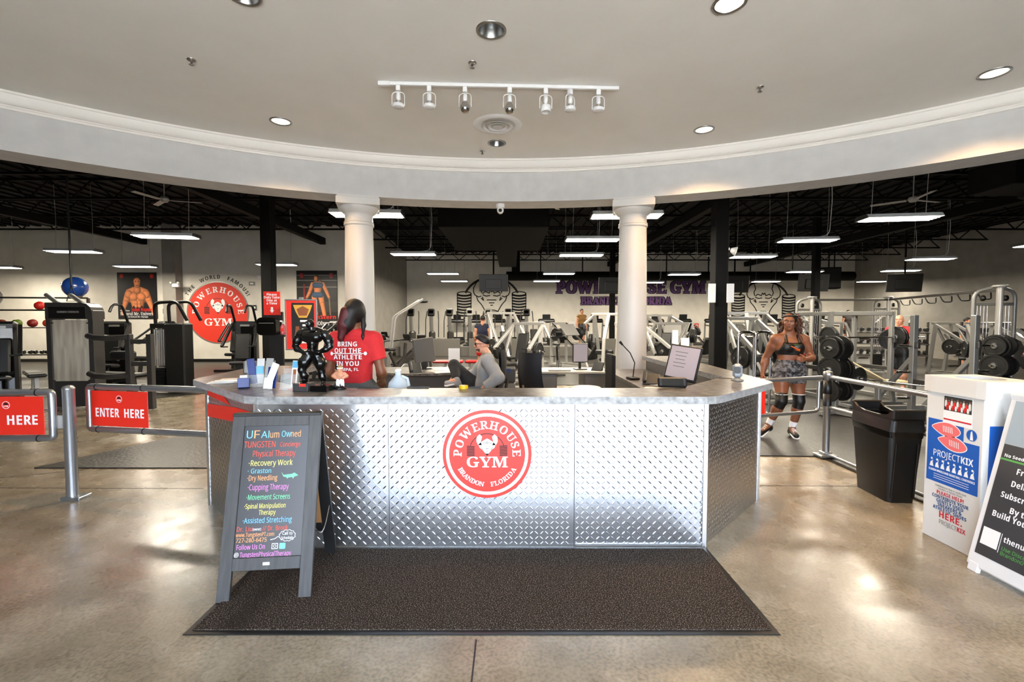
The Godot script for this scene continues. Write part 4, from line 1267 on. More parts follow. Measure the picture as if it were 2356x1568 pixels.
	grain(camo, noise_tex(0.03, [[0.0, Color(0.06, 0.06, 0.07)], [0.42, Color(0.08, 0.08, 0.09)], [0.5, Color(0.2, 0.2, 0.21)], [0.58, Color(0.42, 0.42, 0.44)], [1.0, Color(0.52, 0.52, 0.54)]], 256, 4, 66, 20.0), 2.0)
	part("shorts", trousers(J, 1.14, 0.012, 0.42, 0.01, 1.06), camo, t)
	for s in ["l", "r"]:
		var hp := V(J["hp_" + s]); var kn := V(J["kn_" + s]); var an := V(J["an_" + s])
		var k := Body.new()
		k.k = 0.02
		k.bone(hp.lerp(kn, 0.72), kn, 0.08, 0.07); k.bone(kn, kn.lerp(an, 0.28), 0.07, 0.07)
		part("knee_sleeve", k.build(0.01, null, [[hp.lerp(kn, 0.76), (hp - kn).normalized()], [kn.lerp(an, 0.27), (an - kn).normalized()]]), M["black vinyl"], t)
		var pp := hp.lerp(kn, 0.77)
		part("sleeve_piping", MB.new().tube(range(13).map(func(i): return pp + Vector3(cos(TAU * i / 12) * 0.079, 0, sin(TAU * i / 12) * 0.079)), 0.005, 5, false), M["print white"], t)
		part("sock", MB.new().tube([kn.lerp(an, 0.72), kn.lerp(an, 0.86), an], [0.05, 0.046, 0.044], 12), M["print white"], t)
		shoe(an, V(J["toe_" + s]), M["black vinyl"], M["print white"], t)
		var lc := MB.new()
		var dn := (V(J["toe_" + s]) - an).normalized()
		var rt := dn.cross(Vector3.UP).normalized()
		for i in 4:
			var c := an.lerp(V(J["toe_" + s]), 0.2 + 0.15 * i) + Vector3(0, 0.034 - 0.003 * i, 0)
			lc.tube([c - rt * 0.024, c + Vector3(0, 0.012, 0), c + rt * 0.024], 0.004, 5)
		part("laces", lc, M["print white"], t)
	face_parts(J, t, dark_hair, lip)
	var brown_hair := mat("hair light brown", Color(0.27, 0.14, 0.07), 0.5)
	h = Body.new()
	h.k = 0.02
	h.egg(Vector3(-0.01, 1.61, 0.01), Vector3(0.088, 0.096, 0.098))
	part("hair", h.build(0.009, null, [[Vector3(-0.055, 1.6, 0.085), Vector3(-0.4, -0.5, 0.85).normalized()]]), dark_hair, t)
	var curls := MB.new()
	var r2 := RandomNumberGenerator.new(); r2.seed = 12
	for i in 70:
		var a := r2.randf_range(-2.5, 0.9)
		var c := Vector3(0.0 + cos(a) * 0.088, r2.randf_range(1.5, 1.69), 0.0 + sin(a) * 0.088)
		if c.x < -0.02 and c.z > 0.02: continue
		var o := Vector3(c.x, 0, c.z).normalized()
		var pts := [c]
		for k in 5: pts.append(pts[-1] + o * 0.014 * r2.randf() + Vector3(r2.randf_range(-0.02, 0.02), r2.randf_range(-0.055, 0.0), r2.randf_range(-0.02, 0.02)))
		curls.tube(pts, [0.012, 0.013, 0.012, 0.011, 0.009, 0.004], 5)
	part("curls", curls, brown_hair, t).set_meta("kind", "stuff")
	part("headband", MB.new().tube(range(13).map(func(i): return Vector3(-0.012 + cos(TAU * i / 12) * 0.089, 1.645 + 0.012 * sin(TAU * i / 12), 0.012 + sin(TAU * i / 12) * 0.098)), 0.014, 6, false), M["black vinyl"], t)
	part("shoulder_tattoo", MB.new().ball(Vector3(0.222, 1.285, 0.012), Vector3(0.018, 0.05, 0.034), 10), mat("tattoo ink", Color(0.2, 0.16, 0.14), 0.6), t)
	# --- man in a red T-shirt holding a plate
	J = standing(1.72)
	J.merge({"el_l": [0.26, 1.12, 0.02], "wr_l": [0.14, 1.22, 0.25], "el_r": [-0.26, 1.1, 0.08], "wr_r": [-0.12, 1.15, 0.28], "palm_l": [-1, 0, 0], "palm_r": [1, 0, 0], "thumb_l": [0, 1, 0], "thumb_r": [0, 1, 0]}, true)
	t = figure("person", "bald man in a red T-shirt and black shorts lifting a weight plate", Vector3(8.66, 0.013, -10.3), -55, J, light, red_tee, M["black vinyl"], null, 0.6, 0.95, 1.12)
	face_parts(J, t, dark_hair, lip)
	# --- man in a navy tank top, walking away
	J = standing(1.76)
	figure("person", "man in a navy tank top and red shorts seen from behind, among the machines", Vector3(-0.9, 0.013, -14.2), 172, J, tan, cloth("tank navy", Color(0.09, 0.11, 0.2)), M["red vinyl"], dark_hair, 0.08, 0.95, 1.08)
	# --- man in an ochre shirt on the cardio deck
	J = standing(1.7)
	figure("person", "man in an ochre sleeveless shirt standing on the cardio deck at the back", Vector3(3.2, 0.45, -21.2), 20, J, tan, cloth("shirt ochre", Color(0.5, 0.36, 0.16)), M["black vinyl"], dark_hair, 0.1, 0.95, 1.0)
	J = standing(1.7)
	figure("person", "person in a dark top on a cardio machine below the right mural", Vector3(16.9, 0.45, -23.2), -10, J, tan, cloth("top dark", Color(0.14, 0.12, 0.12)), M["black vinyl"], dark_hair, 0.1, 0.95, 1.0)
	figure("person", "dark haired person in a blue top behind the right cable machine", Vector3(14.8, 0.013, -15.0), 20, J, tan, cloth("top blue", Color(0.1, 0.13, 0.24)), M["black vinyl"], dark_hair, 0.5, 0.95, 1.0)

# ---------------------------------------------------------------- gym machines: parts in local metres, front towards +z
func bars(t: Node3D, n: String, list: Array, w: float, h: float, m: Material) -> void:   # list of [ax, ay, az, bx, by, bz]
	for a in list: part(n, MB.new().bar(Vector3(a[0], a[1], a[2]), Vector3(a[3], a[4], a[5]), w, h, 0.006), m, t)

func pair(t: Node3D, n: String, a: Array, w: float, h: float, m: Material) -> void:   # a bar and its mirror image
	bars(t, n, [a, [-a[0], a[1], a[2], -a[3], a[4], a[5]]], w, h, m)

func pad(t: Node3D, n: String, c: Vector3, s: Vector3, m: Material, tilt := 0.0) -> void:
	part(n, MB.new().box(c, s, 0.03, Basis(Vector3.RIGHT, deg_to_rad(tilt))), m, t)

func pipe(t: Node3D, n: String, pts: Array, r: float, m: Material, k := 8) -> void:
	part(n, MB.new().tube(pts, r, k), m, t)

func plate_mesh(r: float) -> ArrayMesh:
	var key := "plate%d" % int(r * 1000)
	if not mesh_cache.has(key):
		var b := MB.new()
		b.lathe([[0.026, -0.02], [0.05, -0.022], [0.06, -0.014], [r * 0.8, -0.012], [r * 0.84, -0.022], [r * 0.98, -0.022], [r, -0.016], [r, 0.016], [r * 0.98, 0.022], [r * 0.84, 0.022], [r * 0.8, 0.012], [0.06, 0.014], [0.05, 0.022], [0.026, 0.02], [0.026, -0.02]], 22, Transform3D(), false)
		mesh_cache[key] = b.done()
	return mesh_cache[key]

func weight(label: String, at: Vector3, axis_deg: float, r := 0.22, group := "weight plates", tilt := 0.0) -> void:   # a plate on edge, its axle along x turned by axis_deg
	var o := part("weight_plate", plate_mesh(r), M["iron plate"])
	o.transform = Transform3D(Basis(Vector3.UP, deg_to_rad(axis_deg)) * Basis(Vector3.BACK, PI / 2 + tilt), at)
	tag(o, label, "weight plate", group)
	var hub := part("hub", hub_mesh(), M["brushed steel"], o)

func which(s: int, i: int) -> String:
	return ["inner", "second", "third"][i] + (" left" if s < 0 else " right")

func hub_mesh() -> ArrayMesh:
	if not mesh_cache.has("hub"):
		mesh_cache["hub"] = MB.new().lathe([[0.0, -0.024], [0.042, -0.024], [0.044, -0.0215], [0.044, 0.0215], [0.042, 0.024], [0.0, 0.024]], 14, Transform3D(), false).done()
	return mesh_cache["hub"]

func at_local(t: Node3D, p: Vector3) -> Vector3:
	return t.transform * p

func press_machine(label: String, at: Vector3, deg: float, fm: Material, plates: int, word: String, padm: Material = null, h := 1.0) -> Node3D:
	var t := thing("press_machine", label, "gym machine", at, deg, "plate loaded machines")
	var pm: Material = padm if padm else M["black vinyl"]
	pair(t, "base_rail", [0.32, 0.04, -0.75, 0.32, 0.04, 0.55], 0.08, 0.07, fm)
	bars(t, "crossbar", [[-0.36, 0.04, -0.72, 0.36, 0.04, -0.72], [-0.36, 0.04, 0.5, 0.36, 0.04, 0.5], [-0.45, 1.52 * h, -0.55, 0.45, 1.52 * h, -0.55]], 0.08, 0.07, fm)
	pair(t, "upright", [0.32, 0.06, -0.7, 0.32, 1.52 * h, -0.55], 0.08, 0.08, fm)
	bars(t, "spine", [[0, 0.06, 0.45, 0, 0.5, 0.0], [0, 0.45, 0.05, 0, 1.2 * h, -0.5]], 0.09, 0.07, fm)
	pair(t, "lever_arm", [0.42, 1.48 * h, -0.5, 0.47, 0.92, 0.35], 0.07, 0.07, fm)
	pair(t, "lever_brace", [0.42, 1.48 * h, -0.5, 0.45, 0.8, -0.15], 0.06, 0.06, fm)
	for s in [-1, 1]:
		pipe(t, "grip", [Vector3(s * 0.47, 0.93, 0.33), Vector3(s * 0.3, 0.95, 0.36)], 0.018, M["black vinyl"])
		pipe(t, "weight_horn", [Vector3(s * 0.45, 0.86, 0.0), Vector3(s * 0.72, 0.86, 0.0)], 0.024, M["chrome"])
		for i in plates:
			weight(which(s, i) + " black plate on " + word, at_local(t, Vector3(s * (0.52 + i * 0.05), 0.86, 0.0)), deg, 0.22)
	pad(t, "seat", Vector3(0, 0.52, 0.12), Vector3(0.34, 0.08, 0.4), pm, -6)
	pad(t, "back_pad", Vector3(0, 0.93, -0.2), Vector3(0.3, 0.72, 0.09), pm, -16)
	return t

func row_machine(label: String, at: Vector3, deg: float, fm: Material, plates: int, word: String) -> Node3D:
	var t := thing("pulldown_machine", label, "gym machine", at, deg, "plate loaded machines")
	pair(t, "base_rail", [0.4, 0.04, -0.7, 0.25, 0.04, 0.7], 0.08, 0.07, fm)
	bars(t, "crossbar", [[-0.42, 0.04, -0.68, 0.42, 0.04, -0.68], [-0.28, 0.04, 0.66, 0.28, 0.04, 0.66], [-0.5, 1.78, -0.1, 0.5, 1.78, -0.1]], 0.08, 0.07, fm)
	bars(t, "mast", [[0, 0.05, 0.62, 0, 1.1, 0.45], [0, 1.05, 0.45, 0, 1.8, -0.12]], 0.09, 0.08, fm)
	pair(t, "rear_leg", [0.36, 0.05, -0.66, 0.42, 1.76, -0.1], 0.08, 0.08, fm)
	pair(t, "lever_arm", [0.46, 1.74, -0.12, 0.5, 1.5, 0.68], 0.06, 0.07, fm)
	pair(t, "weight_lever", [0.46, 1.74, -0.12, 0.52, 0.95, -0.42], 0.06, 0.07, fm)
	for s in [-1, 1]:
		pipe(t, "grip", [Vector3(s * 0.5, 1.5, 0.68), Vector3(s * 0.5, 1.36, 0.72)], 0.018, M["black vinyl"])
		pipe(t, "weight_horn", [Vector3(s * 0.52, 0.98, -0.4), Vector3(s * 0.8, 0.98, -0.4)], 0.024, M["chrome"])
		for i in plates: weight(which(s, i) + " black plate on " + word, at_local(t, Vector3(s * (0.58 + i * 0.05), 0.98, -0.4)), deg, 0.22)
	pad(t, "seat", Vector3(0, 0.5, 0.2), Vector3(0.32, 0.08, 0.4), M["black vinyl"])
	pad(t, "thigh_pad", Vector3(0, 0.72, 0.42), Vector3(0.5, 0.14, 0.14), M["black vinyl"])
	return t

func leg_press(label: String, at: Vector3, deg: float, fm: Material, plates: int, word: String) -> Node3D:
	var t := thing("leg_press", label, "gym machine", at, deg, "plate loaded machines")
	pair(t, "base_rail", [0.38, 0.05, -1.0, 0.38, 0.05, 0.9], 0.09, 0.08, fm)
	bars(t, "crossbar", [[-0.42, 0.05, -0.95, 0.42, 0.05, -0.95], [-0.42, 0.05, 0.85, 0.42, 0.05, 0.85], [-0.42, 1.5, -0.98, 0.42, 1.5, -0.98]], 0.08, 0.08, fm)
	pair(t, "slide_rail", [0.36, 0.3, 0.6, 0.36, 1.5, -0.98], 0.06, 0.08, M["chrome"])
	pair(t, "upright", [0.38, 0.06, -0.95, 0.38, 1.52, -0.98], 0.08, 0.08, fm)
	pair(t, "front_leg", [0.38, 0.06, 0.7, 0.36, 0.38, 0.55], 0.08, 0.08, fm)
	part("foot_plate", MB.new().box(Vector3(0, 1.28, -0.45), Vector3(0.7, 0.5, 0.04), 0.006, Basis(Vector3.RIGHT, deg_to_rad(-40))), fm, t)
	for s in [-1, 1]:
		pipe(t, "weight_horn", [Vector3(s * 0.36, 1.12, -0.55), Vector3(s * 0.72, 1.12, -0.55)], 0.024, M["chrome"])
		for i in plates: weight(which(s, i) + " black plate on " + word, at_local(t, Vector3(s * (0.48 + i * 0.05), 1.12, -0.55)), deg, 0.22)
	pad(t, "seat", Vector3(0, 0.36, 0.35), Vector3(0.42, 0.1, 0.42), M["black vinyl"], 10)
	pad(t, "back_pad", Vector3(0, 0.62, 0.78), Vector3(0.42, 0.75, 0.1), M["black vinyl"], 35)
	return t

func rack(label: String, at: Vector3, deg: float, fm: Material, h: float, w: float, d: float, four: bool) -> Node3D:
	var t := thing("squat_rack", label, "rack", at, deg, "squat racks")
	var hw := w / 2
	pair(t, "upright", [hw, 0.03, 0, hw, h, 0], 0.08, 0.08, fm)
	pair(t, "base_rail", [hw, 0.04, -d, hw, 0.04, d * 0.5], 0.08, 0.08, fm)
	bars(t, "crossbar", [[-hw, 0.04, -d, hw, 0.04, -d]], 0.08, 0.08, fm)
	if four:
		pair(t, "rear_upright", [hw, 0.03, -d, hw, h, -d], 0.08, 0.08, fm)
		pair(t, "side_rail", [hw, h - 0.04, -d, hw, h - 0.04, 0], 0.07, 0.07, fm)
		bars(t, "top_crossbar", [[-hw, h - 0.04, 0, hw, h - 0.04, 0], [-hw, h - 0.04, -d, hw, h - 0.04, -d]], 0.08, 0.08, fm)
	else:
		pair(t, "brace", [hw, 0.06, -d, hw, h * 0.6, 0], 0.07, 0.07, fm)
	pair(t, "safety_arm", [hw, 0.62, 0.02, hw, 0.62, 0.55 if not four else -d], 0.06, 0.08, M["dark steel"])
	for s in [-1, 1]:
		part("bar_hook", MB.new().box(Vector3(s * hw, 1.2, 0.06), Vector3(0.06, 0.1, 0.07), 0.008), M["dark steel"], t)
		for i in 3:
			pipe(t, "plate_peg", [Vector3(s * (hw + 0.03), 0.35 + i * 0.42, -d * (0.9 if four else 0.0)), Vector3(s * (hw + 0.26), 0.35 + i * 0.42, -d * (0.9 if four else 0.0))], 0.02, M["chrome"])
	return t

func barbell(label: String, a: Vector3, deg: float, n: int, r := 0.22, half := 1.05) -> void:
	var t := thing("barbell", label, "barbell", a, deg, "barbells")
	pipe(t, "shaft", [Vector3(-0.66, 0, 0), Vector3(0.66, 0, 0)], 0.014, M["chrome"])
	for s in [-1, 1]:
		pipe(t, "sleeve", [Vector3(s * 0.66, 0, 0), Vector3(s * half, 0, 0)], 0.025, M["chrome"], 10)
		part("collar", MB.new().lathe([[0.0, -0.015], [0.04, -0.015], [0.04, 0.015], [0.0, 0.015]], 12, Transform3D(Basis(Vector3.BACK, PI / 2), Vector3(s * 0.67, 0, 0)), false), M["chrome"], t)
		for i in n: weight(which(s, i) + " black plate on " + label, at_local(t, Vector3(s * (0.72 + i * 0.05), 0, 0)), deg, r)

func cable_tower(label: String, at: Vector3, deg: float, h := 2.25) -> Node3D:
	var t := thing("cable_tower", label, "gym machine", at, deg, "cable stations")
	pipe(t, "mast", [Vector3(0, 0.02, 0.12), Vector3(0, h, 0.12)], 0.055, M["frame light"], 12)
	part("cap", MB.new().lathe([[0.0, 0.04], [0.1, 0.035], [0.13, 0.01], [0.1, -0.01], [0.0, -0.02]], 16, Transform3D(Basis(), Vector3(0, h, 0.12))), M["frame light"], t)
	for s in [-1, 1]:
		pipe(t, "side_tube", bend([Vector3(s * 0.36, 0.03, 0.0), Vector3(s * 0.36, h - 0.1, 0.0), Vector3(s * 0.1, h - 0.02, 0.06)], 0.14), 0.035, M["frame grey"])
		for q in [0.1, 0.16, 0.22, 0.28]:
			pipe(t, "guide_rod", [Vector3(s * q, 0.12, -0.02), Vector3(s * q, h - 0.35, -0.02)], 0.008, M["chrome"], 6)
		for i in 12:
			part("stack_plate", MB.new().box(Vector3(s * 0.19, 0.16 + i * 0.036, -0.02), Vector3(0.24, 0.033, 0.11), 0.004), M["iron plate"], t)
		part("pulley", MB.new().lathe([[0.0, -0.012], [0.06, -0.012], [0.05, 0.0], [0.06, 0.012], [0.0, 0.012]], 14, Transform3D(Basis(Vector3.BACK, PI / 2), Vector3(s * 0.2, h - 0.22, 0.0))), M["black plastic"], t)
	bars(t, "head_rail", [[-0.36, h - 0.34, 0, 0.36, h - 0.34, 0], [-0.36, 0.06, 0, 0.36, 0.06, 0]], 0.05, 0.06, M["frame grey"])
	return t

func shroud_machine(label: String, at: Vector3, deg: float, variant := 0) -> Node3D:   # selector machine with a black boxed weight stack
	var t := thing("weight_machine", label, "gym machine", at, deg, "boxed weight machines")
	part("shroud", MB.new().box(Vector3(0, 0.8, -0.35), Vector3(0.5, 1.56, 0.34), 0.05), M["black plastic"], t)
	part("shroud_panel", MB.new().box(Vector3(0.05, 0.85, -0.172), Vector3(0.3, 1.2, 0.012), 0.004), M["black gloss"] if variant else M["dark steel"], t)
	part("placard", MB.new().box(Vector3(0, 1.47, -0.172), Vector3(0.22, 0.05, 0.008), 0.002), M["frame grey"], t)
	bars(t, "base_rail", [[0, 0.05, -0.5, 0, 0.05, 0.75], [-0.4, 0.05, 0.7, 0.4, 0.05, 0.7]], 0.09, 0.08, M["black plastic"])
	bars(t, "seat_post", [[0, 0.05, 0.35, 0, 0.48, 0.3]], 0.09, 0.09, M["black plastic"])
	pad(t, "seat", Vector3(0, 0.52, 0.3), Vector3(0.4, 0.09, 0.42), M["black vinyl"], -6)
	pad(t, "back_pad", Vector3(0, 0.92, 0.02), Vector3(0.36, 0.68, 0.1), M["black vinyl"], -14)
	pair(t, "lever_arm", [0.3, 1.5, -0.2, 0.36, 0.95, 0.45], 0.06, 0.06, M["black plastic"])
	for s in [-1, 1]: pipe(t, "grip", [Vector3(s * 0.36, 0.95, 0.44), Vector3(s * 0.22, 0.95, 0.46)], 0.018, M["black vinyl"])
	if variant == 2:
		for s in [-1, 1]: pipe(t, "overhead_arm", bend([Vector3(s * 0.25, 1.5, -0.3), Vector3(s * 0.25, 1.98, 0.05), Vector3(s * 0.22, 1.98, 0.45), Vector3(s * 0.2, 1.8, 0.55)], 0.12), 0.03, M["black plastic"])
	return t

func elliptical(label: String, at: Vector3, deg: float, con: Material) -> Node3D:
	var t := thing("elliptical_trainer", label, "elliptical", at, deg, "elliptical trainers on the cardio deck")
	bars(t, "base_rail", [[0, 0.06, -0.8, 0, 0.06, 0.8]], 0.16, 0.09, M["black plastic"])
	bars(t, "crossbar", [[-0.3, 0.05, 0.75, 0.3, 0.05, 0.75], [-0.3, 0.05, -0.75, 0.3, 0.05, -0.75]], 0.08, 0.07, M["black plastic"])
	part("drive_housing", MB.new().box(Vector3(0, 0.42, -0.45), Vector3(0.24, 0.6, 0.55), 0.09), M["dark steel"], t)
	part("mast", MB.new().box(Vector3(0, 0.85, -0.62), Vector3(0.17, 1.1, 0.12), 0.04, Basis(Vector3.RIGHT, -0.1)), M["frame grey"], t)
	part("console", MB.new().box(Vector3(0, 1.55, -0.66), Vector3(0.32, 0.36, 0.1), 0.04, Basis(Vector3.RIGHT, 0.3)), con, t)
	part("console_screen", MB.new().box(Vector3(0, 1.58, -0.72), Vector3(0.2, 0.14, 0.012), 0.003, Basis(Vector3.RIGHT, 0.3)), M["screen glass"], t)
	for s in [-1, 1]:
		pipe(t, "swing_arm", [Vector3(s * 0.3, 0.4, -0.5), Vector3(s * 0.3, 1.2, -0.45), Vector3(s * 0.27, 1.5, -0.32), Vector3(s * 0.25, 1.62, -0.3)], 0.022, M["black plastic"], 7)
		bars(t, "pedal_arm", [[s * 0.2, 0.3, -0.4, s * 0.2, 0.22, 0.7]], 0.06, 0.05, M["frame grey"])
		part("pedal", MB.new().box(Vector3(s * 0.2, 0.3, 0.2), Vector3(0.16, 0.05, 0.38), 0.02), M["black plastic"], t)
	return t

func treadmill(label: String, at: Vector3, deg: float) -> Node3D:
	var t := thing("treadmill", label, "treadmill", at, deg, "treadmills on the cardio deck")
	part("deck", MB.new().box(Vector3(0, 0.14, 0), Vector3(0.76, 0.14, 1.9), 0.03), M["dark steel"], t)
	part("belt", MB.new().box(Vector3(0, 0.215, 0.1), Vector3(0.5, 0.012, 1.6), 0.004), M["black vinyl"], t)
	part("motor_cover", MB.new().box(Vector3(0, 0.27, -0.78), Vector3(0.74, 0.22, 0.34), 0.06), M["black plastic"], t)
	pair(t, "upright", [0.38, 0.2, -0.7, 0.4, 1.16, -0.6], 0.07, 0.06, M["frame grey"])
	pair(t, "handrail", [0.4, 1.02, -0.6, 0.4, 0.98, 0.1], 0.05, 0.05, M["black plastic"])
	part("console", MB.new().box(Vector3(0, 1.24, -0.62), Vector3(0.84, 0.16, 0.24), 0.05, Basis(Vector3.RIGHT, 0.5)), M["black plastic"], t)
	part("console_screen", MB.new().box(Vector3(0, 1.43, -0.66), Vector3(0.4, 0.28, 0.06), 0.02, Basis(Vector3.RIGHT, 0.2)), M["black plastic"], t)
	return t

func bike(label: String, at: Vector3, deg: float) -> Node3D:
	var t := thing("exercise_bike", label, "exercise bike", at, deg, "bikes behind the desk")
	bars(t, "base_rail", [[0, 0.06, -0.5, 0, 0.06, 0.55]], 0.1, 0.07, M["dark steel"])
	bars(t, "stabiliser", [[-0.26, 0.05, -0.48, 0.26, 0.05, -0.48], [-0.26, 0.05, 0.52, 0.26, 0.05, 0.52]], 0.08, 0.06, M["dark steel"])
	part("flywheel", MB.new().lathe([[0.0, -0.03], [0.2, -0.03], [0.23, -0.02], [0.23, 0.02], [0.2, 0.03], [0.0, 0.03]], 20, Transform3D(Basis(Vector3.BACK, PI / 2), Vector3(0, 0.32, 0.3))), M["brushed steel"], t)
	bars(t, "frame_tube", [[0, 0.1, -0.35, 0, 0.72, 0.32], [0, 0.45, 0.0, 0, 0.85, -0.3], [0, 0.6, 0.3, 0, 1.05, 0.36]], 0.06, 0.07, M["dark steel"])
	pad(t, "saddle", Vector3(0, 0.92, -0.3), Vector3(0.2, 0.07, 0.28), M["black vinyl"])
	pipe(t, "handlebar", bend([Vector3(-0.22, 1.1, 0.2), Vector3(-0.22, 1.12, 0.48), Vector3(0.22, 1.12, 0.48), Vector3(0.22, 1.1, 0.2)], 0.08), 0.018, M["black plastic"])
	part("console", MB.new().box(Vector3(0, 1.2, 0.42), Vector3(0.2, 0.14, 0.04), 0.015, Basis(Vector3.RIGHT, -0.4)), M["black plastic"], t)
	for s in [-1, 1]:
		bars(t, "crank", [[s * 0.1, 0.38, 0.0, s * 0.1, 0.38 + s * 0.16, 0.05]], 0.025, 0.03, M["chrome"])
		part("pedal", MB.new().box(Vector3(s * 0.15, 0.38 + s * 0.16, 0.05), Vector3(0.1, 0.025, 0.1), 0.008), M["black plastic"], t)
	return t

func bench(label: String, at: Vector3, deg: float, fm: Material, pm: Material, incline := 0.0) -> Node3D:
	var t := thing("weight_bench", label, "bench", at, deg, "weight benches")
	bars(t, "base_rail", [[0, 0.06, -0.6, 0, 0.06, 0.6]], 0.08, 0.07, fm)
	bars(t, "foot", [[-0.28, 0.04, -0.58, 0.28, 0.04, -0.58], [-0.2, 0.04, 0.58, 0.2, 0.04, 0.58]], 0.08, 0.06, fm)
	bars(t, "post", [[0, 0.06, -0.4, 0, 0.4, -0.3], [0, 0.06, 0.4, 0, 0.4, 0.35]], 0.07, 0.07, fm)
	pad(t, "seat", Vector3(0, 0.45, 0.42), Vector3(0.3, 0.08, 0.36), pm)
	pad(t, "back_pad", Vector3(0, 0.45 + 0.42 * sin(incline), 0.2 - 0.44 * cos(incline)), Vector3(0.3, 0.08, 0.86), pm, rad_to_deg(incline))
	return t

func dumbbell_mesh(s: float) -> Array:
	var key := "db%d" % int(s * 100)
	if not mesh_cache.has(key):
		var x := Transform3D(Basis(Vector3.BACK, PI / 2), Vector3.ZERO)
		var heads := []
		for q in [-1, 1]: heads.append(MB.new().lathe([[0.0, q * 0.06 * s], [0.055 * s, q * 0.06 * s], [0.065 * s, q * 0.075 * s], [0.065 * s, q * 0.13 * s], [0.055 * s, q * 0.145 * s], [0.0, q * 0.145 * s]], 8, x, false).done())
		mesh_cache[key] = [MB.new().tube([Vector3(-0.07 * s, 0, 0), Vector3(0.07 * s, 0, 0)], 0.015 * s, 6).done(), heads[0], heads[1]]
	return mesh_cache[key]

func dumbbell(label: String, at: Vector3, deg: float, s: float, group: String) -> void:
	var t := thing("dumbbell", label, "dumbbell", at, deg, group)
	var m := dumbbell_mesh(s)
	part("handle", m[0], M["chrome"], t)
	part("head", m[1], M["iron plate"], t)
	part("head", m[2], M["iron plate"], t)

func dumbbell_rack(label: String, at: Vector3, deg: float, w: float, rows: int, word: String, fill := true) -> void:
	var t := thing("dumbbell_rack", label, "rack", at, deg, "storage racks")
	pair(t, "side_frame", [w / 2, 0.02, -0.25, w / 2, 0.35 + rows * 0.4, -0.25], 0.06, 0.08, M["dark steel"])
	pair(t, "foot", [w / 2, 0.03, -0.4, w / 2, 0.03, 0.3], 0.06, 0.06, M["dark steel"])
	for r in rows:
		var y := 0.4 + r * 0.4
		part("shelf", MB.new().box(Vector3(0, y, -0.1), Vector3(w, 0.03, 0.34), 0.005, Basis(Vector3.RIGHT, 0.3)), M["dark steel"], t)
		if fill:
			for i in int(w / 0.2):
				dumbbell("black dumbbell on " + word, at_local(t, Vector3(-w / 2 + 0.12 + i * 0.2, y + 0.09, -0.08)), deg + 90, 0.9 + 0.05 * r, "dumbbells on " + word)

func gym_ball(label: String, at: Vector3, r: float, m: Material, group: String) -> void:
	var key := "ball%d" % int(r * 1000)
	if not mesh_cache.has(key): mesh_cache[key] = MB.new().ball(Vector3.ZERO, Vector3.ONE * r, 20).done()
	var t := thing("exercise_ball", label, "ball", at, 0, group)
	part("shell", mesh_cache[key], m, t)
	part("valve", MB.new().ball(Vector3(0, r * 0.5, r * 0.866), Vector3.ONE * minf(0.012, r * 0.1), 6), M["print black"], t)

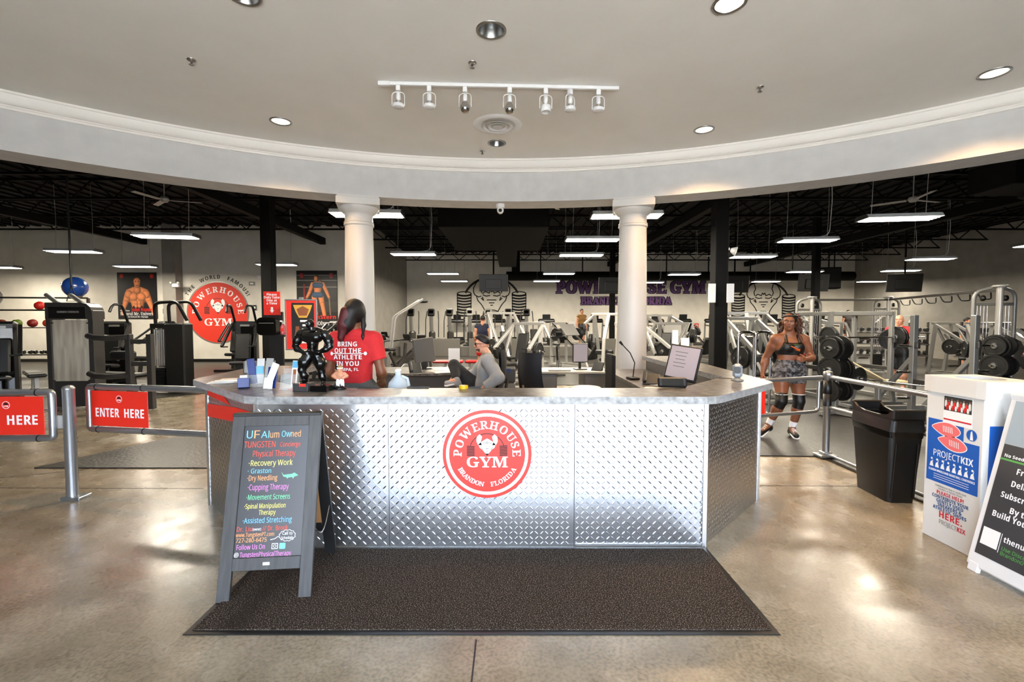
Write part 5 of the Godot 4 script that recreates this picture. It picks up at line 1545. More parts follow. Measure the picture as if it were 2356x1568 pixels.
func left_equipment() -> void:
	# lat tower with a perforated panel, nearest on the left
	var t := thing("lat_tower", "tall grey cable tower with a pale perforated weight panel", "gym machine", Vector3(-8.05, 0.013, -8.5), 6)
	var pf := mat("perforated panel", Color(1, 1, 1), 0.4, 0.1)
	grain(pf, noise_tex(0.01, [[0.0, Color(0.66, 0.62, 0.55)], [0.5, Color(0.8, 0.76, 0.69)], [1.0, Color(0.88, 0.85, 0.78)]], 256, 2, 71), 2.0)
	pf.uv1_scale = Vector3(3.0, 0.4, 3.0)
	pair(t, "upright", [0.35, 0.02, 0, 0.35, 1.78, 0], 0.09, 0.26, M["dark steel"])
	part("header", MB.new().ext(PackedVector2Array([Vector2(-0.39, 1.62), Vector2(0.39, 1.62), Vector2(0.39, 1.75), Vector2(0.36, 1.84), Vector2(0.3, 1.9), Vector2(0.2, 1.92), Vector2(-0.39, 1.92)]), 0.3, Transform3D(Basis(), Vector3(0, 0, 0.14))), M["dark steel"], t)
	part("name_plate", MB.new().box(Vector3(-0.02, 1.74, 0.145), Vector3(0.62, 0.2, 0.012), 0.004), M["black plastic"], t)
	var nl := MB.new()
	letters(nl, "HAMMER STRENGTH", Transform3D(Basis(), Vector3(0, 1.75, 0.152)), 0.05, "sans bold", 0.36)
	part("lettering", nl, M["frame light"], t)
	part("perforated_panel", MB.new().box(Vector3(0, 1.05, 0.11), Vector3(0.6, 1.12, 0.012), 0.003), pf, t)
	part("lower_panel", MB.new().box(Vector3(0, 0.26, 0.1), Vector3(0.6, 0.48, 0.015), 0.003), M["dark steel"], t)
	for i in 10: part("stack_plate", MB.new().box(Vector3(0, 0.1 + i * 0.045, -0.02), Vector3(0.36, 0.042, 0.14), 0.003), M["iron plate"], t)
	for s in [-1, 1]:
		for y in [0.5, 1.55]: part("panel_clip", MB.new().box(Vector3(s * 0.3, y, 0.12), Vector3(0.05, 0.02, 0.02), 0.004), M["black plastic"], t)
	for a in [[-0.3, 0.0], [0.12, 0.2]]:
		pipe(t, "lever", [Vector3(a[0], 1.9, -0.05), Vector3(a[0] - 0.45, 2.08, -0.35)], 0.04, M["frame light"])
	# curved guard rails beside it
	t = thing("guard_station", "dark grey frame with curved horizontal guard rails beside the cable tower", "gym machine", Vector3(-6.85, 0.013, -8.35), 4)
	for x in [-0.02, 0.34]: bars(t, "post", [[x, 0.0, 0.1, x, 1.35, 0.1]], 0.09, 0.1, M["dark steel"])
	for y in [1.3, 0.62]:
		part("curved_rail", MB.new().tube([Vector3(-0.75, y + 0.02, 0.05), Vector3(-0.55, y - 0.01, 0.16), Vector3(-0.3, y - 0.02, 0.2), Vector3(-0.02, y, 0.14)], 0.05, 10), M["dark steel"], t)
	bars(t, "short_rail", [[-0.02, 1.22, 0.1, 0.34, 1.22, 0.1], [-0.02, 0.82, 0.1, 0.34, 0.82, 0.1]], 0.05, 0.08, M["dark steel"])
	pad(t, "roller_pad", Vector3(-0.35, 0.95, -0.2), Vector3(0.4, 0.16, 0.16), M["black vinyl"])
	# others
	shroud_machine("black boxed weight machine cut by the left edge", Vector3(-9.75, 0.013, -8.7), 40, 1)
	shroud_machine("black press machine with raised arms behind the cable tower", Vector3(-9.75, 0.013, -11.2), 20, 2)
	shroud_machine("black boxed machine standing under the shirtless man poster", Vector3(-10.6, 0.013, -13.6), -35, 0)
	shroud_machine("black leg machine with overhead arms in front of the red wall logo", Vector3(-6.95, 0.013, -11.9), 15, 2)
	shroud_machine("black boxed machine right of the overhead arms, before the red wall logo", Vector3(-8.9, 0.013, -14.9), 10, 0)
	shroud_machine("black boxed machine between the wipe stand and the tall poster", Vector3(-5.6, 0.013, -14.2), -20, 1)
	shroud_machine("black boxed machine behind the statue and the woman in red", Vector3(-4.9, 0.013, -12.2), -60, 1)
	var wm := thing("weight_stack", "black framed weight stack with pale plates left of the desk", "gym machine", Vector3(-7.75, 0.013, -10.2), 8)
	part("cabinet", MB.new().box(Vector3(0.32, 0.78, -0.05), Vector3(0.4, 1.52, 0.4), 0.03), M["black plastic"], wm)
	bars(wm, "post", [[-0.18, 0.02, 0, -0.18, 1.5, 0], [0.1, 0.02, 0, 0.1, 1.5, 0]], 0.05, 0.1, M["black plastic"])
	bars(wm, "head", [[-0.2, 1.48, 0, 0.12, 1.48, 0]], 0.16, 0.1, M["black plastic"])
	for i in 5: pipe(wm, "guide_rod", [Vector3(-0.13 + 0.045 * i, 0.6, 0.04), Vector3(-0.13 + 0.045 * i, 1.4, 0.04)], 0.016, M["frame light"], 6)
	for i in 11: part("stack_plate", MB.new().box(Vector3(-0.04, 0.08 + i * 0.046, 0.02), Vector3(0.24, 0.043, 0.12), 0.004), M["iron plate"], wm)
	for s in [0.0, 0.28]: pipe(wm, "overhead_arm", bend([Vector3(s - 0.12, 1.5, 0), Vector3(s - 0.08, 1.98, 0.1), Vector3(s + 0.4, 2.02, 0.15), Vector3(s + 0.62, 1.6, 0.2)], 0.12), 0.035, M["black plastic"])
	bench("black roller bench at the left of the weight stack", Vector3(-8.35, 0.013, -9.8), 75, M["black plastic"], M["black vinyl"])
	bench("black low bench among the left machines", Vector3(-10.3, 0.013, -9.9), 50, M["frame light"], M["black vinyl"])
	# ball rack, balls, dumbbells on the left
	t = thing("ball_rack", "dark rack of medicine balls in front of the left wall", "rack", Vector3(-14.7, 0.013, -14.2), 8, "storage racks")
	pair(t, "upright", [1.5, 0.02, 0, 1.5, 2.3, 0], 0.07, 0.07, M["dark steel"])
	for y in [0.55, 1.38]: part("shelf", MB.new().box(Vector3(0, y, 0), Vector3(3.0, 0.03, 0.3), 0.004), M["dark steel"], t)
	for y in [1.92, 2.3]: bars(t, "rail", [[-1.5, y, 0.0, 1.5, y, 0.0]], 0.05, 0.05, M["dark steel"])
	pair(t, "foot", [1.5, 0.03, -0.4, 1.5, 0.03, 0.4], 0.07, 0.06, M["dark steel"])
	var cols := [["brown", Color(0.42, 0.15, 0.1)], ["green", Color(0.33, 0.42, 0.08)], ["dark red", Color(0.5, 0.12, 0.09)], ["orange", Color(0.72, 0.24, 0.08)], ["black", Color(0.07, 0.07, 0.07)], ["grey", Color(0.4, 0.4, 0.4)]]
	for c in cols: mat("ball " + c[0], c[1], 0.45)
	for i in 6: gym_ball("%s medicine ball on the shelf left of the cable tower" % cols[i][0], at_local(t, Vector3(-0.9 + i * 0.42, 1.52, 0)), 0.125, M["ball " + cols[i][0]], "medicine balls")
	for i in 8: dumbbell("black dumbbell on the lower shelf of the ball rack", at_local(t, Vector3(-1.2 + i * 0.32, 0.63, 0)), 8, 0.9, "dumbbells on the ball rack")
	gym_ball("shiny blue exercise ball on top of the rack", at_local(t, Vector3(1.15, 2.63, 0)), 0.32, mat("ball blue", Color(0.1, 0.24, 0.52), 0.2), "exercise balls")
	part("ball_cup", MB.new().band(0.14, 0.17, 2.3, 2.36, 16, Transform3D(Basis(), Vector3(1.15, 0, 0))), M["dark steel"], t)
	gym_ball("red ball hanging beside the cable tower", at_local(t, Vector3(0.15, 2.06, 0)), 0.13, mat("ball red", Color(0.75, 0.13, 0.08), 0.4), "medicine balls")
	for q in [[-1.35, 2.05, 0.3, "large grey ball at the far left edge, upper"], [-1.35, 1.55, 0.16, "grey ball at the far left edge, lower"]]:
		gym_ball(q[3], at_local(t, Vector3(q[0] + 0.15, q[1] + (0.27 if q[2] > 0.2 else 0.02), 0.0)), q[2], M["ball grey"], "exercise balls")
	t = thing("suspension_strap", "black and yellow suspension strap hanging from the left rack", "strap", Vector3(-13.85, 0.013, -13.95))
	pipe(t, "webbing", [Vector3(0, 2.3, 0), Vector3(0.02, 1.9, 0.02), Vector3(0.0, 1.45, 0.02)], 0.02, M["black vinyl"])
	pipe(t, "handle", range(11).map(func(i): return Vector3(cos(TAU * i / 10) * 0.1, 1.3 + sin(TAU * i / 10) * 0.14, 0.02)), 0.015, mat("strap yellow", Color(0.75, 0.6, 0.08), 0.6))
	t = thing("hoist_rope", "thin black rope with a triangular handle hanging above the cable tower", "rope", Vector3(-10.0, 0, -10.5))
	pipe(t, "rope", [Vector3(0, DECK, 0), Vector3(0, 2.42, 0)], 0.02, M["black vinyl"], 6)
	pipe(t, "handle", [Vector3(0, 2.42, 0), Vector3(-0.12, 2.05, 0), Vector3(0.12, 2.05, 0), Vector3(0, 2.42, 0)], 0.012, M["black vinyl"], 6)
	for i in 3:
		var k := thing("kettlebell", "green kettlebell on the floor behind the cable tower", "kettlebell", Vector3(-11.2 + i * 0.3, 0.013, -12.6 - 0.1 * i), 0, "green kettlebells")
		part("bell", MB.new().ball(Vector3(0, 0.11, 0), Vector3(0.11, 0.11, 0.11), 12), M["ball green"], k)
		pipe(k, "handle", [Vector3(-0.07, 0.18, 0), Vector3(-0.06, 0.27, 0), Vector3(0.06, 0.27, 0), Vector3(0.07, 0.18, 0)], 0.016, M["black plastic"])

func middle_equipment() -> void:
	# cardio deck along the back wall
	var carpet := mat("deck carpet", Color(1, 1, 1), 0.95)
	grain(carpet, noise_tex(0.08, [[0.0, Color(0.36, 0.35, 0.33)], [1.0, Color(0.55, 0.535, 0.51)]], 256, 4, 73), 1.5)
	structure("floor_cardio_deck", MB.new().box(Vector3(6.3, 0.22, -22.9), Vector3(23.2, 0.44, 3.9), 0.01), carpet)
	for x in [-3.7, -0.6, 5.2]:
		structure("trim_deck_wall", MB.new().box(Vector3(x, 0.4, -20.85), Vector3(2.7, 0.8, 0.14), 0.01), carpet)
	for i in 7:
		elliptical("elliptical trainer on the cardio deck, number %s from the left" % ["one", "two", "three", "four", "five", "six", "seven"][i], Vector3(-4.6 + i * 0.885, 0.44, -21.9), 180 if i % 2 else 176, M["frame grey"] if i in [3, 4] else M["black plastic"])
	for q in [[-2.9, "third"], [-1.9, "fourth"], [-0.75, "fifth"], [0.35, "sixth"]]:
		treadmill("treadmill behind the %s elliptical trainer by the back wall" % q[1], Vector3(q[0], 0.37, -23.75), 0)
	for q in [[1.75, "left of the white wall panel"], [4.2, "left of the right column under the purple lettering"], [7.3, "right of the right column, first"], [8.7, "right of the right column, second"], [10.2, "right of the right column, third"], [13.3, "under the right mural, first"], [14.5, "under the right mural, second"], [15.7, "under the right mural, third"]]:
		treadmill("treadmill on the cardio deck " + q[1], Vector3(q[0], 0.37, -22.8), 0)
	var tb := thing("trash_bin", "small black trash bin at the back wall", "trash bin", Vector3(2.75, 0.44, -24.5))
	part("can", MB.new().lathe([[0.0, 0.0], [0.2, 0.0], [0.25, 0.75], [0.23, 0.75], [0.0, 0.7]], 16), M["black plastic"], tb)
	part("rim", MB.new().band(0.23, 0.265, 0.72, 0.77, 16), M["black vinyl"], tb)
	# stair machine with a high sloping handrail
	var t := thing("stair_climber", "silver stair climber with a long sloping handrail, right of the woman in red", "gym machine", Vector3(-2.75, 0.013, -12.2), -70)
	for s in [-1, 1]:
		pipe(t, "handrail", bend([Vector3(s * 0.32, 0.1, 0.55), Vector3(s * 0.32, 1.7, 0.35), Vector3(s * 0.32, 2.15, -0.35)], 0.1), 0.03, M["frame light"])
		bars(t, "stringer", [[s * 0.3, 0.1, 0.6, s * 0.3, 1.1, -0.5]], 0.06, 0.12, M["dark steel"])
	for i in 5: part("step", MB.new().box(Vector3(0, 0.2 + i * 0.2, 0.4 - i * 0.2), Vector3(0.54, 0.04, 0.22), 0.008), M["black plastic"], t)
	part("console", MB.new().box(Vector3(0, 2.1, -0.4), Vector3(0.5, 0.06, 0.18), 0.02), M["black plastic"], t)
	bars(t, "foot", [[-0.32, 0.04, 0.6, 0.32, 0.04, 0.6], [-0.3, 0.04, -0.55, 0.3, 0.04, -0.55]], 0.08, 0.07, M["dark steel"])
	pair(t, "rear_leg", [0.3, 0.04, -0.55, 0.3, 1.1, -0.5], 0.06, 0.06, M["dark steel"])
	var bp := [[-3.35, -10.8, 150, "nearest the woman in red"], [-2.75, -11.0, 160, "second from the woman in red"], [-2.1, -10.6, 190, "behind the round desk, left"], [-3.9, -13.4, 170, "behind the stair climber"], [1.35, -13.6, 170, "behind the rear desk, right"]]
	for q in bp: bike("dark exercise bike " + q[3], Vector3(q[0], 0.013, q[1]), q[2])
	press_machine("silver chest press with black discs behind the seated man", Vector3(0.15, 0.013, -11.2), -30, M["frame light"], 2, "the silver chest press behind the seated man")
	press_machine("silver shoulder press with crossed arms behind the office chair", Vector3(-0.1, 0.013, -13.4), 25, M["frame light"], 1, "the silver shoulder press behind the office chair", null, 1.2)
	row_machine("silver pulldown machine left of the right column", Vector3(2.75, 0.013, -13.2), -25, M["frame light"], 2, "the silver pulldown machine left of the right column")
	leg_press("silver leg press with a large disc left of the right column", Vector3(2.3, 0.013, -15.8), 40, M["frame light"], 3, "the silver leg press left of the right column")
	bench("silver low bench with red pad behind the round desk", Vector3(-1.55, 0.013, -12.9), 90, M["frame light"], M["red vinyl"])
	press_machine("silver press machine right of the right column, near", Vector3(3.1, 0.013, -10.6), 30, M["frame light"], 2, "the silver press right of the right column")
	leg_press("silver leg press between the right column and the tall black post", Vector3(4.9, 0.013, -14.2), -35, M["frame light"], 3, "the silver leg press left of the tall black post")
	row_machine("silver row machine far behind the brochure stand", Vector3(5.2, 0.013, -16.2), 10, M["frame light"], 2, "the far row machine behind the brochure stand")
	press_machine("grey machine behind the brochure stand", Vector3(3.9, 0.013, -11.9), -40, M["frame grey"], 2, "the grey machine behind the brochure stand")
	press_machine("far silver press in front of the cardio deck, middle", Vector3(0.9, 0.013, -17.6), 10, M["frame light"], 1, "the far silver press before the cardio deck")
	# wipe station: post with towel dispenser, spray bottle and notice
	t = thing("wipe_stand", "black wipe stand with a towel dispenser and a spray bottle", "stand", Vector3(-4.55, 0, -8.75), 6)
	part("base", MB.new().box(Vector3(0, 0.03, 0), Vector3(0.5, 0.06, 0.4), 0.02), M["black plastic"], t)
	part("post", MB.new().box(Vector3(0.05, 0.9, -0.06), Vector3(0.26, 1.75, 0.06), 0.01), M["black plastic"], t)
	part("dispenser", MB.new().ext(rounded2(0.34, 0.33, 0.08), 0.24, Transform3D(Basis(), Vector3(-0.02, 1.5, 0.22))), M["black gloss"], t)
	part("dispenser_trim", MB.new().box(Vector3(-0.02, 1.56, 0.225), Vector3(0.26, 0.012, 0.01), 0.003), M["frame grey"], t)
	part("bottle_holder", MB.new().box(Vector3(0.24, 1.32, 0.12), Vector3(0.12, 0.03, 0.12), 0.008).box(Vector3(0.2, 1.32, 0.02), Vector3(0.12, 0.03, 0.12), 0.008), M["black plastic"], t)
	t = thing("spray_bottle", "spray bottle with pink cleaner and white trigger on the wipe stand", "bottle", Vector3(-4.3, 1.345, -8.65), 6)
	part("bottle", MB.new().lathe([[0.0, 0.0], [0.042, 0.0], [0.045, 0.02], [0.045, 0.14], [0.03, 0.18], [0.015, 0.2], [0.0, 0.2]], 14), mat("pink cleaner", Color(0.82, 0.4, 0.42), 0.25), t)
	part("label", MB.new().box(Vector3(0, 0.09, 0.044), Vector3(0.05, 0.06, 0.004), 0.001), M["sign red"], t)
	part("trigger_head", MB.new().box(Vector3(0, 0.22, 0.0), Vector3(0.03, 0.05, 0.04), 0.008).box(Vector3(-0.02, 0.25, 0.02), Vector3(0.03, 0.03, 0.09), 0.008), M["white enamel"], t)
	# framed bill on a pole stand
	t = thing("poster_stand", "silver pole stand holding a red framed event poster", "sign", Vector3(-3.95, 0, -8.65), 8)
	part("base", MB.new().lathe([[0.0, 0.0], [0.2, 0.0], [0.2, 0.02], [0.05, 0.03], [0.0, 0.03]], 24), M["silver paint"], t)
	pipe(t, "pole", [Vector3(0, 0.03, -0.02), Vector3(0, 2.04, -0.02)], 0.016, M["silver paint"])
	part("clip", MB.new().box(Vector3(0, 2.02, -0.005), Vector3(0.08, 0.05, 0.04), 0.008), M["silver paint"], t)
	var fr := MB.new()
	for s in [-1, 1]:
		fr.box(Vector3(s * 0.275, 1.53, 0), Vector3(0.022, 0.94, 0.025), 0.004)
		fr.box(Vector3(0, 1.53 + s * 0.465, 0), Vector3(0.57, 0.022, 0.025), 0.004)
	part("frame", fr, M["silver paint"], t)
	part("sheet", MB.new().box(Vector3(0, 1.53, 0), Vector3(0.54, 0.92, 0.01)), M["sign red"], t)
	part("print_panel", MB.new().box(Vector3(0.03, 1.6, 0.006), Vector3(0.4, 0.68, 0.004)), M["print black"], t)
	part("print_gold", MB.new().ext(PackedVector2Array([Vector2(-0.14, 1.9), Vector2(0.2, 1.9), Vector2(0.16, 1.78), Vector2(0.1, 1.66), Vector2(-0.04, 1.66), Vector2(-0.1, 1.78)]), 0.0, Transform3D(Basis(), Vector3(0, 0, 0.009))), mat("print gold", Color(0.78, 0.6, 0.22), 0.5), t)
	part("print_flesh", MB.new().ext(PackedVector2Array([Vector2(-0.08, 1.82), Vector2(0.03, 1.88), Vector2(0.14, 1.82), Vector2(0.1, 1.7), Vector2(-0.04, 1.7)]), 0.0, Transform3D(Basis(), Vector3(0, 0, 0.01))).ext(PackedVector2Array([Vector2(-0.12, 1.3), Vector2(-0.02, 1.3), Vector2(-0.04, 1.5), Vector2(-0.1, 1.5)]), 0.0, Transform3D(Basis(), Vector3(0, 0, 0.01))), mat("print flesh", Color(0.5, 0.28, 0.14), 0.5), t)
	var pl := MB.new()
	for r in [[0.08, 1.6, 0.2], [0.1, 1.52, 0.16], [0.1, 1.44, 0.18], [0.06, 1.2, 0.3]]: pl.box(Vector3(r[0], r[1], 0.009), Vector3(r[2], 0.035, 0.001))
	part("print_lines", pl, M["print white"], t)

func right_equipment() -> void:
	# near right: chrome loops, plate trees, racks
	for q in [[3.86, -7.6, 8, "left"], [4.3, -7.9, 8, "right"]]:
		var g := thing("grab_rail", "chrome looped grab rail behind the scanner, the %s one" % q[3], "rail", Vector3(q[0], 0.013, q[1]), q[2], "grab rails")
		pipe(g, "loop", bend([Vector3(-0.13, 0.0, 0), Vector3(-0.13, 1.4, 0), Vector3(0.15, 1.4, 0), Vector3(0.15, 0.0, 0)], 0.09, 5), 0.022, M["chrome"], 10)
		for s in [-0.13, 0.15]: part("foot_plate", MB.new().lathe([[0.0, 0.0], [0.06, 0.0], [0.06, 0.01], [0.0, 0.012]], 14, Transform3D(Basis(), Vector3(s, 0, 0))), M["chrome"], g)
	press_machine("grey press machine with thick arms right of the tall black post", Vector3(5.05, 0.013, -9.3), 20, M["frame grey"], 2, "the grey press right of the tall black post", null, 1.08)
	row_machine("grey pulldown machine behind the walking woman", Vector3(5.75, 0.013, -11.3), -15, M["frame grey"], 2, "the grey pulldown behind the walking woman")
	press_machine("grey press machine behind the walking woman, farther", Vector3(6.6, 0.013, -12.8), 30, M["frame grey"], 2, "the farther press behind the walking woman")
	leg_press("grey leg press in front of the right mural", Vector3(8.4, 0.013, -16.2), -20, M["frame grey"], 3, "the grey leg press before the right mural")
	press_machine("press machine with bright red pads right of the walking woman", Vector3(9.2, 0.013, -14.6), 15, M["frame grey"], 2, "the press with red pads", M["red vinyl"])
	press_machine("second press machine with bright red pads, farther right", Vector3(10.9, 0.013, -15.6), -25, M["frame grey"], 1, "the second press with red pads", M["red vinyl"])
	rack("grey squat rack with a loaded bar right of the walking woman", Vector3(7.05, 0.013, -9.3), 6, M["frame grey"], 1.78, 1.35, 0.9, true)
	barbell("the bar in the grey squat rack", Vector3(7.05, 1.27, -9.24), 6, 2)
	bench("bench with a cream pad in front of the red-shirted man", Vector3(6.7, 0.013, -8.53), 90, M["frame grey"], mat("cream vinyl", Color(0.72, 0.66, 0.52), 0.5), 0.5)
	rack("dark half rack with pale uprights behind the white cardboard box", Vector3(6.95, 0.013, -7.4), 4, M["frame grey"], 1.68, 1.05, 0.8, false)
	barbell("the low bar beside the black trash bin", Vector3(6.15, 0.62, -7.15), -70, 3, 0.2, 0.95)
	var st := thing("bar_stand", "grey floor stand under the low bar beside the trash bin", "rack", Vector3(6.15, 0.013, -7.15), -70)
	for s in [-0.4, 0.4]:
		bars(st, "post", [[s, 0.02, 0, s, 0.59, 0]], 0.07, 0.07, M["frame grey"])
		bars(st, "foot", [[s, 0.03, -0.35, s, 0.03, 0.35]], 0.08, 0.06, M["frame grey"])
	bars(st, "tie_bar", [[-0.4, 0.12, 0, 0.4, 0.12, 0]], 0.06, 0.06, M["frame grey"])
	weight("black weight plate held by the man in the red T-shirt", Vector3(8.3, 1.2, -10.08), 60, 0.23)
	for q in [[5.5, -7.8, "grey plate tree behind the white rail"], [8.9, -8.4, "grey plate tree left of the pale uprights"]]:
		var t := thing("plate_tree", q[2], "rack", Vector3(q[0], 0.013, q[1]), 20)
		bars(t, "post", [[0, 0.04, 0, 0, 1.25, 0]], 0.08, 0.08, M["frame grey"])
		bars(t, "foot", [[-0.35, 0.04, 0, 0.35, 0.04, 0], [0, 0.04, -0.35, 0, 0.04, 0.35]], 0.08, 0.06, M["frame grey"])
		for i in 3:
			for s in [-1, 1]:
				pipe(t, "peg", [Vector3(0, 0.4 + i * 0.36, 0), Vector3(s * 0.28, 0.42 + i * 0.36, 0)], 0.02, M["chrome"])
				for k in 2: weight(["lower", "middle", "upper"][i] + " " + which(s, k) + " plate on the " + q[2], at_local(t, Vector3(s * (0.1 + k * 0.055), 0.41 + i * 0.36, 0)), 20, 0.17 + 0.02 * ((i + k) % 3))
	# cable stations joined by a long top bar
	cable_tower("near cable tower of the crossover at the right edge", Vector3(9.6, 0.013, -9.2), -8, 2.26)
	cable_tower("middle cable tower of the crossover", Vector3(11.5, 0.013, -14.2), -8, 2.3)
	cable_tower("far cable tower behind the walking woman's head", Vector3(8.55, 0.013, -13.3), 5, 2.25)
	var cb := thing("crossover_beam", "long dark pull-up beam joining the cable towers", "gym machine", Vector3.ZERO)
	bars(cb, "beam", [[8.55, 2.2, -13.2, 11.5, 2.25, -14.1], [11.5, 2.25, -14.1, 9.6, 2.22, -9.1]], 0.05, 0.06, M["dark steel"])
	for i in 6:
		var p := Vector3(11.4, 2.16, -13.4).lerp(Vector3(9.8, 2.15, -9.6), i / 5.0)
		pipe(cb, "grip", bend([p + Vector3(-0.14, 0.04, 0.0), p + Vector3(-0.1, -0.1, 0.05), p + Vector3(0.1, -0.1, 0.05), p + Vector3(0.14, 0.04, 0)], 0.05), 0.014, M["black vinyl"], 6)
	for q in [[10.9, -9.6, 30, "grey press machine at the right edge"], [12.2, -11.6, -30, "grey press machine behind the near cable tower"], [13.0, -13.2, 15, "grey press machine left of the storage rack"]]:
		press_machine(q[3], Vector3(q[0], 0.013, q[1]), q[2], M["frame grey"], 2, "the " + q[3])
	row_machine("grey pulldown machine by the right wall", Vector3(15.0, 0.013, -18.0), -50, M["frame grey"], 1, "the pulldown machine by the right wall")
	row_machine("grey pulldown machine under the thin black post", Vector3(11.2, 0.013, -17.6), 20, M["frame grey"], 2, "the pulldown machine under the thin black post")
	press_machine("far grey press in front of the cardio deck, right", Vector3(12.6, 0.013, -18.6), -10, M["frame grey"], 1, "the far press before the cardio deck, right")
	leg_press("grey leg press left of the thin black post", Vector3(7.2, 0.013, -18.2), 15, M["frame grey"], 2, "the leg press left of the thin black post")
	dumbbell_rack("long dumbbell rack by the right wall", Vector3(15.9, 0.013, -14.4), -75, 3.4, 3, "the rack by the right wall")
	dumbbell_rack("dumbbell rack behind the red padded machines", Vector3(13.6, 0.013, -16.6), -30, 2.2, 3, "the rack behind the red padded machines")
	var bg := thing("strap_rack", "black rack hung with straps and bags by the right wall", "rack", Vector3(14.6, 0.013, -12.0), -35)
	pair(bg, "upright", [0.7, 0, 0, 0.62, 2.1, -0.2], 0.07, 0.09, M["dark steel"])
	bars(bg, "rail", [[-0.66, 2.0, -0.18, 0.66, 2.0, -0.18], [-0.68, 1.3, -0.1, 0.68, 1.3, -0.1]], 0.05, 0.05, M["dark steel"])
	pair(bg, "foot", [0.7, 0.03, -0.4, 0.7, 0.03, 0.35], 0.07, 0.06, M["dark steel"])
	for i in 7: pipe(bg, "strap", [Vector3(-0.54 + i * 0.18, 2.0, -0.16), Vector3(-0.5 + i * 0.17, 1.6, -0.08), Vector3(-0.54 + i * 0.18, 1.25 + 0.06 * (i % 3), -0.06)], 0.035, M["black vinyl"], 6)
	var rs := thing("battle_rope_arm", "bright red bent arm on the cable machine at the right edge", "gym machine", Vector3(9.75, 0.013, -8.7), -8)
	pipe(rs, "arm", bend([Vector3(-0.12, 0.95, 0.1), Vector3(0.0, 1.25, 0.12), Vector3(0.1, 1.48, 0.1), Vector3(0.28, 1.5, 0.05)], 0.08), 0.035, M["red vinyl"])
	bars(rs, "post", [[0.28, 0.0, 0.02, 0.28, 1.56, 0.02]], 0.08, 0.08, M["frame grey"])
	bars(rs, "foot", [[0.28, 0.03, -0.3, 0.28, 0.03, 0.4]], 0.08, 0.06, M["frame grey"])

